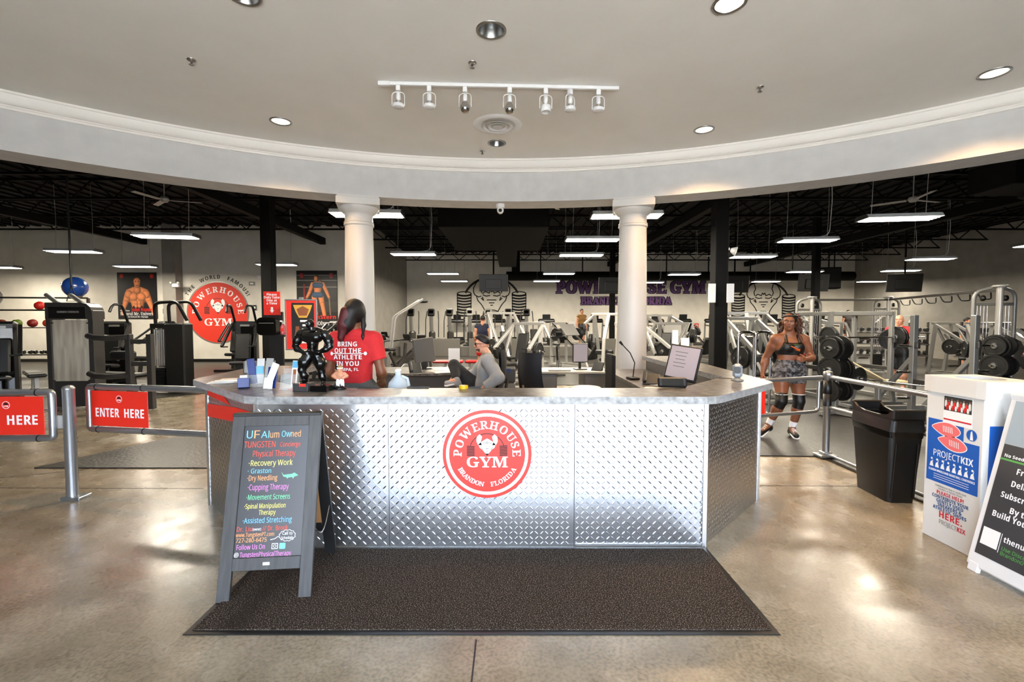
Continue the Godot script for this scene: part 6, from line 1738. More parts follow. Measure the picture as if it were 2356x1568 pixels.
# ---------------------------------------------------------------- things on and in the desk
func desk_things() -> void:
	var Y := 1.085
	# black statue of a bodybuilder, on a stepped base
	var st := mat("statue black", G(0.03), 0.16)
	var t := thing("statue", "glossy black statue of a flexing bodybuilder on the countertop", "statue", Vector3(-1.47, Y, -3.4), -8)
	part("base", MB.new().box(Vector3(0.07, 0.022, 0.0), Vector3(0.13, 0.044, 0.12), 0.004), st, t)
	part("front_block", MB.new().box(Vector3(-0.06, 0.03, 0.03), Vector3(0.12, 0.06, 0.1), 0.004), mat("statue block", Color(0.36, 0.36, 0.37), 0.2, 0.6), t)
	part("block_flag", MB.new().box(Vector3(-0.04, 0.05, 0.0815), Vector3(0.05, 0.02, 0.003)), M["sign red"], t)
	var b := Body.new()
	b.k = 0.008
	b.bone(Vector3(-0.02, 0.27, 0), Vector3(0.03, 0.27, 0), 0.034, 0.034)
	b.chain([Vector3(0, 0.28, 0), Vector3(0.0, 0.33, 0.005), Vector3(0, 0.38, 0)], [0.036, 0.036, 0.05])
	b.bone(Vector3(-0.04, 0.4, 0.01), Vector3(0.04, 0.4, 0.01), 0.044, 0.044)
	for s in [-1, 1]:
		b.egg(Vector3(s * 0.032, 0.395, 0.038), Vector3(0.034, 0.024, 0.02))
		b.egg(Vector3(s * 0.095, 0.418, 0.0), Vector3(0.034, 0.034, 0.034))
		b.bone(Vector3(s * 0.03, 0.45, -0.01), Vector3(s * 0.09, 0.425, -0.005), 0.02, 0.028)
		b.chain([Vector3(s * 0.1, 0.41, 0), Vector3(s * 0.125, 0.37, 0.0), Vector3(s * 0.138, 0.33, 0.005)], [0.03, 0.033, 0.022])
		b.chain([Vector3(s * 0.138, 0.33, 0.005), Vector3(s * 0.115, 0.31, 0.02), Vector3(s * 0.06, 0.285, 0.03)], [0.022, 0.024, 0.012])
		b.bone(Vector3(s * 0.06, 0.285, 0.03), Vector3(s * 0.035, 0.283, 0.03), 0.015, 0.014)
		for i in 3: b.egg(Vector3(s * 0.013, 0.3 + i * 0.024, 0.036), Vector3(0.012, 0.01, 0.01))
	b.bone(Vector3(0, 0.44, 0), Vector3(-0.008, 0.47, 0.005), 0.026, 0.022)
	b.egg(Vector3(-0.014, 0.496, 0.01), Vector3(0.025, 0.034, 0.03))
	b.egg(Vector3(-0.024, 0.481, 0.024), Vector3(0.015, 0.014, 0.015))
	b.bone(Vector3(-0.026, 0.502, 0.036), Vector3(-0.03, 0.494, 0.043), 0.004, 0.005)
	b.bone(Vector3(-0.036, 0.508, 0.03), Vector3(-0.012, 0.508, 0.037), 0.005, 0.005)
	for s in [-1, 1]: b.egg(Vector3(-0.014 + s * 0.025, 0.494, 0.004), Vector3(0.005, 0.01, 0.007))
	# legs: one on the block, one back
	b.chain([Vector3(-0.03, 0.26, 0.0), Vector3(-0.058, 0.21, 0.02), Vector3(-0.072, 0.155, 0.035)], [0.042, 0.046, 0.027])
	b.chain([Vector3(-0.072, 0.155, 0.035), Vector3(-0.06, 0.11, 0.02), Vector3(-0.05, 0.078, 0.02)], [0.027, 0.031, 0.014])
	b.bone(Vector3(-0.05, 0.075, 0.015), Vector3(-0.06, 0.068, 0.06), 0.014, 0.012)
	b.chain([Vector3(0.03, 0.26, -0.005), Vector3(0.055, 0.2, -0.005), Vector3(0.06, 0.145, -0.005)], [0.042, 0.045, 0.026])
	b.chain([Vector3(0.06, 0.145, -0.005), Vector3(0.066, 0.1, -0.012), Vector3(0.07, 0.058, -0.012)], [0.026, 0.03, 0.013])
	b.bone(Vector3(0.07, 0.055, -0.015), Vector3(0.085, 0.05, 0.03), 0.014, 0.012)
	part("figure", b.build(0.0042), st, t)
	# small painted figurine
	t = thing("figurine", "small painted muscleman figurine with white headband and trousers on the countertop", "figurine", Vector3(-1.3, Y, -3.47), 0)
	part("stand", MB.new().lathe([[0.0, 0.0], [0.045, 0.0], [0.045, 0.014], [0.0, 0.016]], 20), M["black gloss"], t)
	b = Body.new(); b.k = 0.008
	b.egg(Vector3(0, 0.105, 0), Vector3(0.034, 0.03, 0.02))
	b.bone(Vector3(0, 0.085, 0), Vector3(0, 0.1, 0), 0.02, 0.024)
	for s in [-1, 1]:
		b.chain([Vector3(s * 0.032, 0.118, 0), Vector3(s * 0.05, 0.1, 0.004), Vector3(s * 0.026, 0.086, 0.018)], [0.014, 0.013, 0.01])
	b.egg(Vector3(0, 0.15, 0), Vector3(0.021, 0.026, 0.022))
	part("torso", b.build(0.004), M["skin tan"], t)
	b = Body.new(); b.k = 0.006
	for s in [-1, 1]: b.chain([Vector3(s * 0.01, 0.085, 0), Vector3(s * 0.016, 0.05, 0.002), Vector3(s * 0.018, 0.026, 0.0)], [0.017, 0.014, 0.013])
	part("trousers", b.build(0.004), M["print white"], t)
	for s in [-1, 1]: part("boot", MB.new().ball(Vector3(s * 0.018, 0.02, 0.008), Vector3(0.012, 0.01, 0.02), 8), M["black gloss"], t)
	part("hair", MB.new().ball(Vector3(0, 0.164, -0.002), Vector3(0.022, 0.017, 0.022), 10), mat("figurine hair", Color(0.62, 0.5, 0.3), 0.6), t)
	part("headband", MB.new().band(0.0205, 0.0235, 0.157, 0.164, 16), M["print white"], t)
	# brochure holders and leaflets
	var blue := mat("brochure blue", Color(0.09, 0.17, 0.42), 0.4)
	var sky := mat("brochure light blue", Color(0.35, 0.62, 0.85), 0.4)
	t = thing("brochure_holder", "wide clear holder of blue and white brochures on the countertop's left end", "brochure holder", Vector3(-1.99, Y, -3.62), 12)
	part("holder", MB.new().box(Vector3(0, 0.1, -0.04), Vector3(0.2, 0.2, 0.004), 0.001, Basis(Vector3.RIGHT, -0.25)).box(Vector3(0, 0.05, 0.03), Vector3(0.2, 0.09, 0.004), 0.001, Basis(Vector3.RIGHT, -0.25)).box(Vector3(0, 0.004, 0), Vector3(0.2, 0.006, 0.1), 0.001), M["clear acrylic"], t)
	for i in 3:
		part("leaflet", MB.new().box(Vector3(-0.06 + i * 0.06, 0.12, -0.015 - 0.006 * i), Vector3(0.055, 0.2, 0.008), 0.0015, Basis(Vector3.RIGHT, -0.25) * Basis(Vector3.BACK, [0.18, 0.0, -0.05][i])), [blue, M["frame light"], M["frame grey"]][i], t)
	part("leaflet_band", MB.new().box(Vector3(0.0, 0.13, -0.006), Vector3(0.05, 0.06, 0.002), 0.0, Basis(Vector3.RIGHT, -0.25)), sky, t)
	t = thing("leaflet_box", "small dark blue leaflet box leaning at the brochure holder", "leaflet box", Vector3(-2.06, Y, -3.52), 25)
	part("box", MB.new().box(Vector3(0, 0.04, 0), Vector3(0.08, 0.075, 0.04), 0.003, Basis(Vector3.RIGHT, -0.2)), blue, t)
	part("card", MB.new().box(Vector3(0.0, 0.055, 0.005), Vector3(0.05, 0.09, 0.006), 0.001, Basis(Vector3.RIGHT, -0.2)), M["paper"], t)
	t = thing("brochure_stand", "blue and white stand-up card holder beside the statue", "brochure holder", Vector3(-1.83, Y, -3.5), -14)
	part("back", MB.new().box(Vector3(0, 0.085, 0), Vector3(0.085, 0.16, 0.008), 0.002, Basis(Vector3.RIGHT, -0.2)), blue, t)
	part("card", MB.new().box(Vector3(0.012, 0.1, 0.02), Vector3(0.06, 0.2, 0.006), 0.001, Basis(Vector3.RIGHT, -0.2) * Basis(Vector3.BACK, -0.3)), M["paper"], t)
	part("front_pocket", MB.new().box(Vector3(-0.005, 0.045, 0.035), Vector3(0.08, 0.085, 0.006), 0.002, Basis(Vector3.RIGHT, -0.2)), M["print white"], t)
	t = thing("acrylic_display", "clear acrylic display with a picture card left of the statue", "display", Vector3(-1.66, Y, -3.42), -6)
	part("acrylic", MB.new().box(Vector3(0, 0.06, 0.02), Vector3(0.12, 0.12, 0.004), 0.001, Basis(Vector3.RIGHT, -0.2)).box(Vector3(0, 0.08, -0.02), Vector3(0.12, 0.16, 0.004), 0.001, Basis(Vector3.RIGHT, -0.2)).box(Vector3(0, 0.003, 0), Vector3(0.12, 0.005, 0.09), 0.001), M["clear acrylic"], t)
	part("card", MB.new().box(Vector3(0.035, 0.12, -0.012), Vector3(0.045, 0.2, 0.003), 0.0, Basis(Vector3.RIGHT, -0.2)), M["paper"], t)
	part("card_head", MB.new().box(Vector3(0.035, 0.19, -0.0235), Vector3(0.04, 0.05, 0.003), 0.0, Basis(Vector3.RIGHT, -0.2)), sky, t)
	part("card_figure", MB.new().box(Vector3(0.035, 0.1, -0.005), Vector3(0.024, 0.11, 0.003), 0.0, Basis(Vector3.RIGHT, -0.2)), M["print flesh"], t)
	for i in 5:
		var s := thing("paper_sheet", "loose white papers stacked on the countertop's left corner", "paper", Vector3(-2.42 + 0.02 * i, Y + 0.003 + i * 0.005, -3.86 - 0.008 * i), [20, -5, 34, 10, 28][i], "papers on the countertop")
		part("sheet", MB.new().box(Vector3.ZERO, Vector3(0.22, 0.004, 0.16)), M["paper"], s)
	t = thing("card_holder_speaker", "grey rounded reader standing on the left end of the countertop", "card reader", Vector3(-2.42, Y, -4.2), 20)
	part("foot", MB.new().lathe([[0.0, 0.0], [0.045, 0.0], [0.045, 0.01], [0.02, 0.02], [0.0, 0.02]], 18), M["dark steel"], t)
	part("head", MB.new().box(Vector3(0, 0.09, 0), Vector3(0.07, 0.13, 0.03), 0.014, Basis(Vector3.RIGHT, -0.3)), M["frame grey"], t)
	# water jug behind the ledge, yellow tape, round lid
	t = thing("water_jug", "translucent plastic gallon jug of water standing behind the countertop edge", "jug", Vector3(-0.93, 0.9, -3.75))
	var jm := mat("jug plastic", Color(0.8, 0.86, 0.9, 0.6), 0.3)
	jm.transparency = BaseMaterial3D.TRANSPARENCY_ALPHA
	part("body", MB.new().lathe([[0.0, 0.0], [0.078, 0.0], [0.085, 0.02], [0.085, 0.15], [0.075, 0.2], [0.03, 0.255], [0.024, 0.26], [0.024, 0.29], [0.0, 0.29]], 20), jm, t)
	part("handle", MB.new().tube([Vector3(0.03, 0.25, 0.0), Vector3(0.075, 0.23, 0.0), Vector3(0.088, 0.17, 0.0)], 0.012, 8), jm, t)
	part("cap", MB.new().lathe([[0.0, 0.31], [0.026, 0.308], [0.027, 0.288], [0.0, 0.288]], 14), M["white enamel"], t)
	t = thing("tape_roll", "small yellow tape roll on the inner edge of the countertop", "tape", Vector3(-0.37, Y, -3.5))
	part("roll", MB.new().band(0.02, 0.035, 0.0, 0.024, 18), mat("tape yellow", Color(0.85, 0.7, 0.05), 0.4), t)
	part("core", MB.new().band(0.017, 0.02, 0.001, 0.023, 18), M["paper"], t)
	for q in [[-1.1, "left"], [-0.72, "middle"], [-0.32, "right"]]:
		var k := thing("clip_tray", "flat black tray on the ledge behind the countertop, %s one" % q[0] if false else "flat dark tray along the inner countertop edge, the %s one" % q[1], "tray", Vector3(q[0], Y, -3.515), 0, "dark trays")
		part("tray", MB.new().box(Vector3(0, 0.004, 0), Vector3(0.17, 0.008, 0.025), 0.002), M["black plastic"], k)
		part("lip", MB.new().box(Vector3(0, 0.009, -0.011), Vector3(0.17, 0.006, 0.003), 0.001), M["black plastic"], k)
	# right end: barcode scanner, tablet, monitor, microphone, phone, cables, brochure tower
	t = thing("barcode_scanner", "grey stand-up barcode scanner on the right end of the countertop", "scanner", Vector3(1.95, Y, -3.97), -25)
	part("foot", MB.new().lathe([[0.0, 0.0], [0.05, 0.0], [0.052, 0.008], [0.03, 0.02], [0.018, 0.03], [0.0, 0.03]], 20), M["frame grey"], t)
	part("head", MB.new().box(Vector3(0, 0.085, 0), Vector3(0.078, 0.12, 0.06), 0.02), mat("scanner grey", Color(0.5, 0.53, 0.56), 0.35), t)
	part("lens_window", MB.new().ext(rounded2(0.05, 0.06, 0.018), 0.006, Transform3D(Basis(), Vector3(0, 0.095, 0.035))), M["black plastic"], t)
	part("cable", MB.new().tube([Vector3(0, 0.01, -0.04), Vector3(-0.08, 0.004, -0.1), Vector3(-0.16, 0.004, -0.1)], 0.003, 5), M["black plastic"], t)
	t = thing("tablet", "black card terminal tilted on the inner edge of the countertop", "terminal", Vector3(1.24, Y, -3.55), -6)
	part("case", MB.new().box(Vector3(0, 0.04, 0), Vector3(0.22, 0.08, 0.035), 0.012, Basis(Vector3.RIGHT, -0.35)), M["black plastic"], t)
	part("terminal_screen", MB.new().box(Vector3(0, 0.045, 0.019), Vector3(0.16, 0.05, 0.004), 0.001, Basis(Vector3.RIGHT, -0.35)), M["screen glass"], t)
	t = thing("desk_monitor", "tilted monitor with a pale page on screen at the right of the desk", "monitor", Vector3(1.62, 0.9, -4.35), -38)
	var scr := mat("monitor screen glow", Color(0.56, 0.52, 0.53), 0.4)
	scr.emission_enabled = true
	scr.emission = Color(0.6, 0.55, 0.57)
	scr.emission_energy_multiplier = 0.25
	part("stand_foot", MB.new().box(Vector3(0, 0.008, 0), Vector3(0.22, 0.016, 0.18), 0.005), M["black plastic"], t)
	part("stand_neck", MB.new().box(Vector3(0, 0.13, -0.03), Vector3(0.05, 0.25, 0.03), 0.006), M["black plastic"], t)
	var tb := Basis(Vector3.RIGHT, -0.3) * Basis(Vector3.BACK, -0.12)
	part("bezel", MB.new().box(Vector3(0, 0.3, 0), Vector3(0.3, 0.34, 0.03), 0.006, tb), M["black plastic"], t)
	part("screen", MB.new().box(Vector3(0, 0.3, 0) + tb * Vector3(0, 0.005, 0.0155), Vector3(0.27, 0.3, 0.002), 0.0, tb), scr, t)
	var ln := MB.new()
	for i in 5: ln.box(Vector3(0, 0.3, 0) + tb * Vector3(-0.03, 0.1 - i * 0.035, 0.017), Vector3(0.12 - 0.015 * (i % 3), 0.004, 0.0005), 0.0, tb)
	part("page_lines", ln, M["print black"], t)
	t = thing("gooseneck_microphone", "thin gooseneck microphone on the right work surface", "microphone", Vector3(1.45, 0.9, -5.5), 10)
	part("base", MB.new().box(Vector3(0, 0.015, 0), Vector3(0.12, 0.03, 0.14), 0.008), M["black plastic"], t)
	part("gooseneck", MB.new().tube([Vector3(0, 0.03, 0), Vector3(0.02, 0.2, 0), Vector3(-0.04, 0.32, 0.0), Vector3(-0.14, 0.42, 0.0)], 0.007, 7), M["black plastic"], t)
	part("capsule", MB.new().tube([Vector3(-0.135, 0.415, 0), Vector3(-0.17, 0.455, 0)], [0.011, 0.017], 10), M["black plastic"], t)
	t = thing("desk_phone", "black desk phone with handset on the right work surface", "phone", Vector3(1.55, 0.9, -5.1), -20)
	part("body", MB.new().box(Vector3(0, 0.05, 0), Vector3(0.18, 0.03, 0.2), 0.008, Basis(Vector3.RIGHT, 0.5)), M["black plastic"], t)
	part("handset", MB.new().box(Vector3(-0.07, 0.085, 0), Vector3(0.045, 0.03, 0.2), 0.012, Basis(Vector3.RIGHT, 0.5)), M["black plastic"], t)
	part("stand", MB.new().box(Vector3(0, 0.02, -0.04), Vector3(0.14, 0.04, 0.08), 0.004), M["black plastic"], t)
	t = thing("cable_coil", "loose white cable coiled on the right work surface", "cable", Vector3(1.62, 0.9, -4.9))
	var pts := []
	for i in 40: pts.append(Vector3(cos(i * 0.7) * (0.06 + 0.02 * sin(i * 0.3)) + i * 0.004 - 0.08, 0.008 + 0.012 * absf(sin(i * 0.5)), sin(i * 0.7) * 0.05))
	part("cord", MB.new().tube(pts, 0.004, 5), M["white enamel"], t)
	part("plug", MB.new().box(pts[-1], Vector3(0.03, 0.016, 0.018), 0.004), M["white enamel"], t)
	t = thing("keyboard", "thin pale keyboard on the right work surface", "keyboard", Vector3(1.5, 0.9, -4.62), -30)
	part("board", MB.new().box(Vector3(0, 0.009, 0), Vector3(0.34, 0.018, 0.12), 0.004), M["print white"], t)
	part("key_field", MB.new().box(Vector3(0, 0.0195, 0), Vector3(0.32, 0.004, 0.1), 0.001), M["paper"], t)
	t = thing("brochure_tower", "tall white brochure stand with a colourful card on the right ledge", "brochure holder", Vector3(2.1, Y, -5.75), -12)
	part("tower", MB.new().box(Vector3(-0.06, 0.2, -0.02), Vector3(0.075, 0.4, 0.06), 0.006), M["white enamel"], t)
	part("card", MB.new().box(Vector3(0.06, 0.17, 0), Vector3(0.1, 0.27, 0.006), 0.001, Basis(Vector3.RIGHT, -0.1)), M["print white"], t)
	var ci := 0
	for c in [Color(0.8, 0.65, 0.1), Color(0.3, 0.6, 0.25), Color(0.75, 0.25, 0.2), Color(0.45, 0.25, 0.6)]:
		part("card_shape", MB.new().box(Vector3(0.025 + ci * 0.024, 0.08 + 0.012 * (ci % 2), 0.0125), Vector3(0.018, 0.06, 0.002), 0.0, Basis(Vector3.RIGHT, -0.1)), mat("card colour %d" % ci, c, 0.5), t)
		ci += 1
	part("leaflet_tray", MB.new().box(Vector3(0.03, 0.03, 0.1), Vector3(0.16, 0.006, 0.14), 0.001, Basis(Vector3.RIGHT, 0.25)), M["print white"], t)
	# rear desks, chairs
	t = thing("rear_desk", "curved grey rear desk left of the seated man", "desk", Vector3(-1.5, 0, -7.6))
	var rp := PackedVector2Array()
	for i in 13: rp.append(Vector2(cos(PI * i / 12 + PI) * 0.75, sin(PI * i / 12 + PI) * 0.45))
	rp.append_array([Vector2(0.75, 0.6), Vector2(-0.75, 0.6)])
	part("top", MB.new().ext(rp, 0.035, Transform3D(Basis(Vector3.RIGHT, -PI / 2), Vector3(0, 0.78, 0))), M["marbled laminate"], t)
	part("modesty_panel", MB.new().box(Vector3(0, 0.37, 0.12), Vector3(1.2, 0.74, 0.03), 0.004), M["grey laminate"], t)
	for s in [-1, 1]: part("leg_panel", MB.new().box(Vector3(s * 0.58, 0.37, -0.2), Vector3(0.03, 0.74, 0.6), 0.004), M["grey laminate"], t)
	t = thing("desk_phone", "black desk phone on the curved rear desk", "phone", Vector3(-1.55, 0.78, -7.35), 20)
	part("body", MB.new().box(Vector3(0, 0.07, 0), Vector3(0.2, 0.03, 0.22), 0.008, Basis(Vector3.RIGHT, 0.7)), M["black plastic"], t)
	part("handset", MB.new().box(Vector3(-0.07, 0.1, 0), Vector3(0.05, 0.03, 0.22), 0.012, Basis(Vector3.RIGHT, 0.7)), M["black plastic"], t)
	part("stand", MB.new().box(Vector3(0, 0.03, -0.05), Vector3(0.15, 0.06, 0.06), 0.004), M["black plastic"], t)
	t = thing("rear_monitor", "grey monitor seen from behind on the curved rear desk", "monitor", Vector3(-1.5, 0.78, -7.85), 25)
	part("back", MB.new().box(Vector3(0, 0.32, 0), Vector3(0.36, 0.42, 0.04), 0.012, Basis(Vector3.BACK, 0.12)), mat("monitor back grey", Color(0.33, 0.31, 0.29), 0.5), t)
	part("stand", MB.new().box(Vector3(0, 0.07, 0.0), Vector3(0.08, 0.14, 0.04), 0.006).box(Vector3(0, 0.008, 0), Vector3(0.22, 0.016, 0.16), 0.004), M["black plastic"], t)
	for q in [[-1.05, -7.4, "white paper sheet under the seated man's elbow"], [-1.2, -7.75, "white notebook page on the curved rear desk"]]:
		t = thing("paper_sheet", q[2], "paper", Vector3(q[0], 0.781, q[1]), 15)
		part("sheet", MB.new().box(Vector3(0, 0.003, 0), Vector3(0.25, 0.006, 0.3)), M["paper"], t)
	t = thing("notice_board", "white board with small print standing behind the seated man", "notice", Vector3(-1.02, 0.78, -8.1), 5)
	part("sheet", MB.new().box(Vector3(0, 0.2, 0), Vector3(0.2, 0.28, 0.006)), M["print white"], t)
	part("foot", MB.new().box(Vector3(0, 0.03, 0), Vector3(0.16, 0.06, 0.05), 0.004), M["black plastic"], t)
	t = thing("rear_desk", "straight grey rear desk with pale top right of the office chair", "desk", Vector3(0.95, 0, -7.75))
	part("top", MB.new().box(Vector3(0, 0.765, 0), Vector3(1.3, 0.035, 0.7), 0.006), mat("pale desk top", Color(0.62, 0.6, 0.56), 0.35), t)
	for s in [-1, 1]: part("pedestal", MB.new().box(Vector3(s * 0.42, 0.37, 0), Vector3(0.4, 0.74, 0.62), 0.006), M["grey laminate"], t)
	for s in [-1, 1]: part("drawer_front", MB.new().box(Vector3(s * 0.42, 0.55, 0.318), Vector3(0.36, 0.3, 0.018), 0.004), M["grey laminate"], t)
	t = thing("rear_monitor", "monitor showing a pinkish page on the straight rear desk", "monitor", Vector3(1.15, 0.783, -7.75), 12)
	part("bezel", MB.new().box(Vector3(0, 0.28, 0), Vector3(0.27, 0.32, 0.03), 0.006), M["black plastic"], t)
	part("screen", MB.new().box(Vector3(0, 0.28, 0.0155), Vector3(0.245, 0.29, 0.002)), scr, t)
	part("stand", MB.new().box(Vector3(0, 0.07, -0.02), Vector3(0.04, 0.14, 0.03), 0.004).box(Vector3(0, 0.008, 0), Vector3(0.2, 0.016, 0.16), 0.004), M["black plastic"], t)
	t = thing("desk_phone", "black phone beside the pinkish monitor on the straight rear desk", "phone", Vector3(1.42, 0.783, -7.6), -30)
	part("body", MB.new().box(Vector3(0, 0.06, 0), Vector3(0.18, 0.03, 0.2), 0.008, Basis(Vector3.RIGHT, 0.7)), M["black plastic"], t)
	part("stand", MB.new().box(Vector3(0, 0.03, -0.04), Vector3(0.14, 0.06, 0.06), 0.004), M["black plastic"], t)
	t = thing("keyboard", "grey keyboard on the straight rear desk", "keyboard", Vector3(0.78, 0.783, -7.55), 0)
	part("board", MB.new().box(Vector3(0, 0.01, 0), Vector3(0.36, 0.02, 0.14), 0.004), M["frame grey"], t)
	part("key_field", MB.new().box(Vector3(0, 0.0215, 0), Vector3(0.34, 0.004, 0.12), 0.001), M["paper"], t)
	t = thing("equipment_tower", "stack of grey office equipment under a blue tag beside the seated man", "office equipment", Vector3(-0.12, 0, -7.1))
	for i in 4: part("unit", MB.new().box(Vector3(0, 0.12 + i * 0.22, 0), Vector3(0.34, 0.2, 0.4), 0.008), [M["frame grey"], M["dark steel"]][i % 2], t)
	part("tag", MB.new().box(Vector3(0.02, 0.86, 0.202), Vector3(0.16, 0.05, 0.004)), blue, t)
	office_chair("black mesh office chair turned away beside the rear desk", Vector3(0.42, 0, -6.0), 130, M["black plastic"])
	office_chair("black office chair carrying the seated man", Vector3(-0.42, 0, -6.4), -90, M["black plastic"])
	t = thing("stool", "low stool with a round white seat inside the desk", "stool", Vector3(0.82, 0, -5.05))
	part("seat", MB.new().lathe([[0.0, 0.82], [0.15, 0.82], [0.17, 0.83], [0.17, 0.86], [0.15, 0.875], [0.0, 0.875]], 24), M["white enamel"], t)
	part("column", MB.new().tube([Vector3(0, 0.04, 0), Vector3(0, 0.82, 0)], 0.025, 10), M["chrome"], t)
	part("foot", MB.new().lathe([[0.0, 0.0], [0.2, 0.0], [0.2, 0.015], [0.04, 0.04], [0.0, 0.04]], 24), M["chrome"], t)
	t = thing("tall_panel", "upright black panel at the end of the right work surface", "panel", Vector3(1.2, 0, -5.6), 12)
	part("panel", MB.new().box(Vector3(0, 0.62, 0), Vector3(0.05, 1.16, 0.22), 0.015), M["black plastic"], t)
	part("foot", MB.new().box(Vector3(0, 0.02, 0), Vector3(0.2, 0.04, 0.36), 0.01), M["black plastic"], t)

func office_chair(label: String, at: Vector3, deg: float, m: Material) -> void:
	var t := thing("office_chair", label, "chair", at, deg, "office chairs")
	for i in 5:
		var a := TAU * i / 5
		part("base_leg", MB.new().bar(Vector3(0, 0.11, 0), Vector3(cos(a) * 0.3, 0.07, sin(a) * 0.3), 0.04, 0.035), m, t)
		part("caster", MB.new().ball(Vector3(cos(a) * 0.3, 0.03, sin(a) * 0.3), Vector3(0.03, 0.03, 0.03), 8), m, t)
	part("gas_column", MB.new().tube([Vector3(0, 0.1, 0), Vector3(0, 0.42, 0)], 0.025, 10), M["chrome"], t)
	part("seat", MB.new().box(Vector3(0, 0.44, 0.0), Vector3(0.48, 0.07, 0.46), 0.03), M["black vinyl"], t)
	var bp := MB.new()
	var n := 6
	for i in n:
		for j in n:
			var f := func(u: float, v: float, o: float) -> Vector3: return Vector3((u - 0.5) * 0.46 * (1.0 - 0.12 * v), 0.52 + v * 0.68, -0.22 - 0.1 * v - 0.05 * sin(v * PI) + 0.14 * pow((u - 0.5) * 2, 2) * 0.5 + o)
			var u0 := float(i) / n; var u1 := float(i + 1) / n; var v0 := float(j) / n; var v1 := float(j + 1) / n
			bp.smooth(true)
			bp.quad(f.call(u0, v0, 0.015), f.call(u0, v1, 0.015), f.call(u1, v1, 0.015), f.call(u1, v0, 0.015))
			bp.quad(f.call(u0, v0, -0.015), f.call(u1, v0, -0.015), f.call(u1, v1, -0.015), f.call(u0, v1, -0.015))
	part("backrest", bp, mat("chair mesh black", Color(0.07, 0.08, 0.1), 0.5), t)
	part("back_post", MB.new().tube([Vector3(0, 0.4, -0.12), Vector3(0, 0.45, -0.3), Vector3(0, 0.8, -0.36)], 0.022, 8), M["chrome"], t)
	for s in [-1, 1]:
		part("armrest", MB.new().tube(bend([Vector3(s * 0.24, 0.43, -0.05), Vector3(s * 0.3, 0.43, -0.05), Vector3(s * 0.3, 0.66, -0.05), Vector3(s * 0.3, 0.67, 0.2)], 0.06), 0.018, 8), m, t)

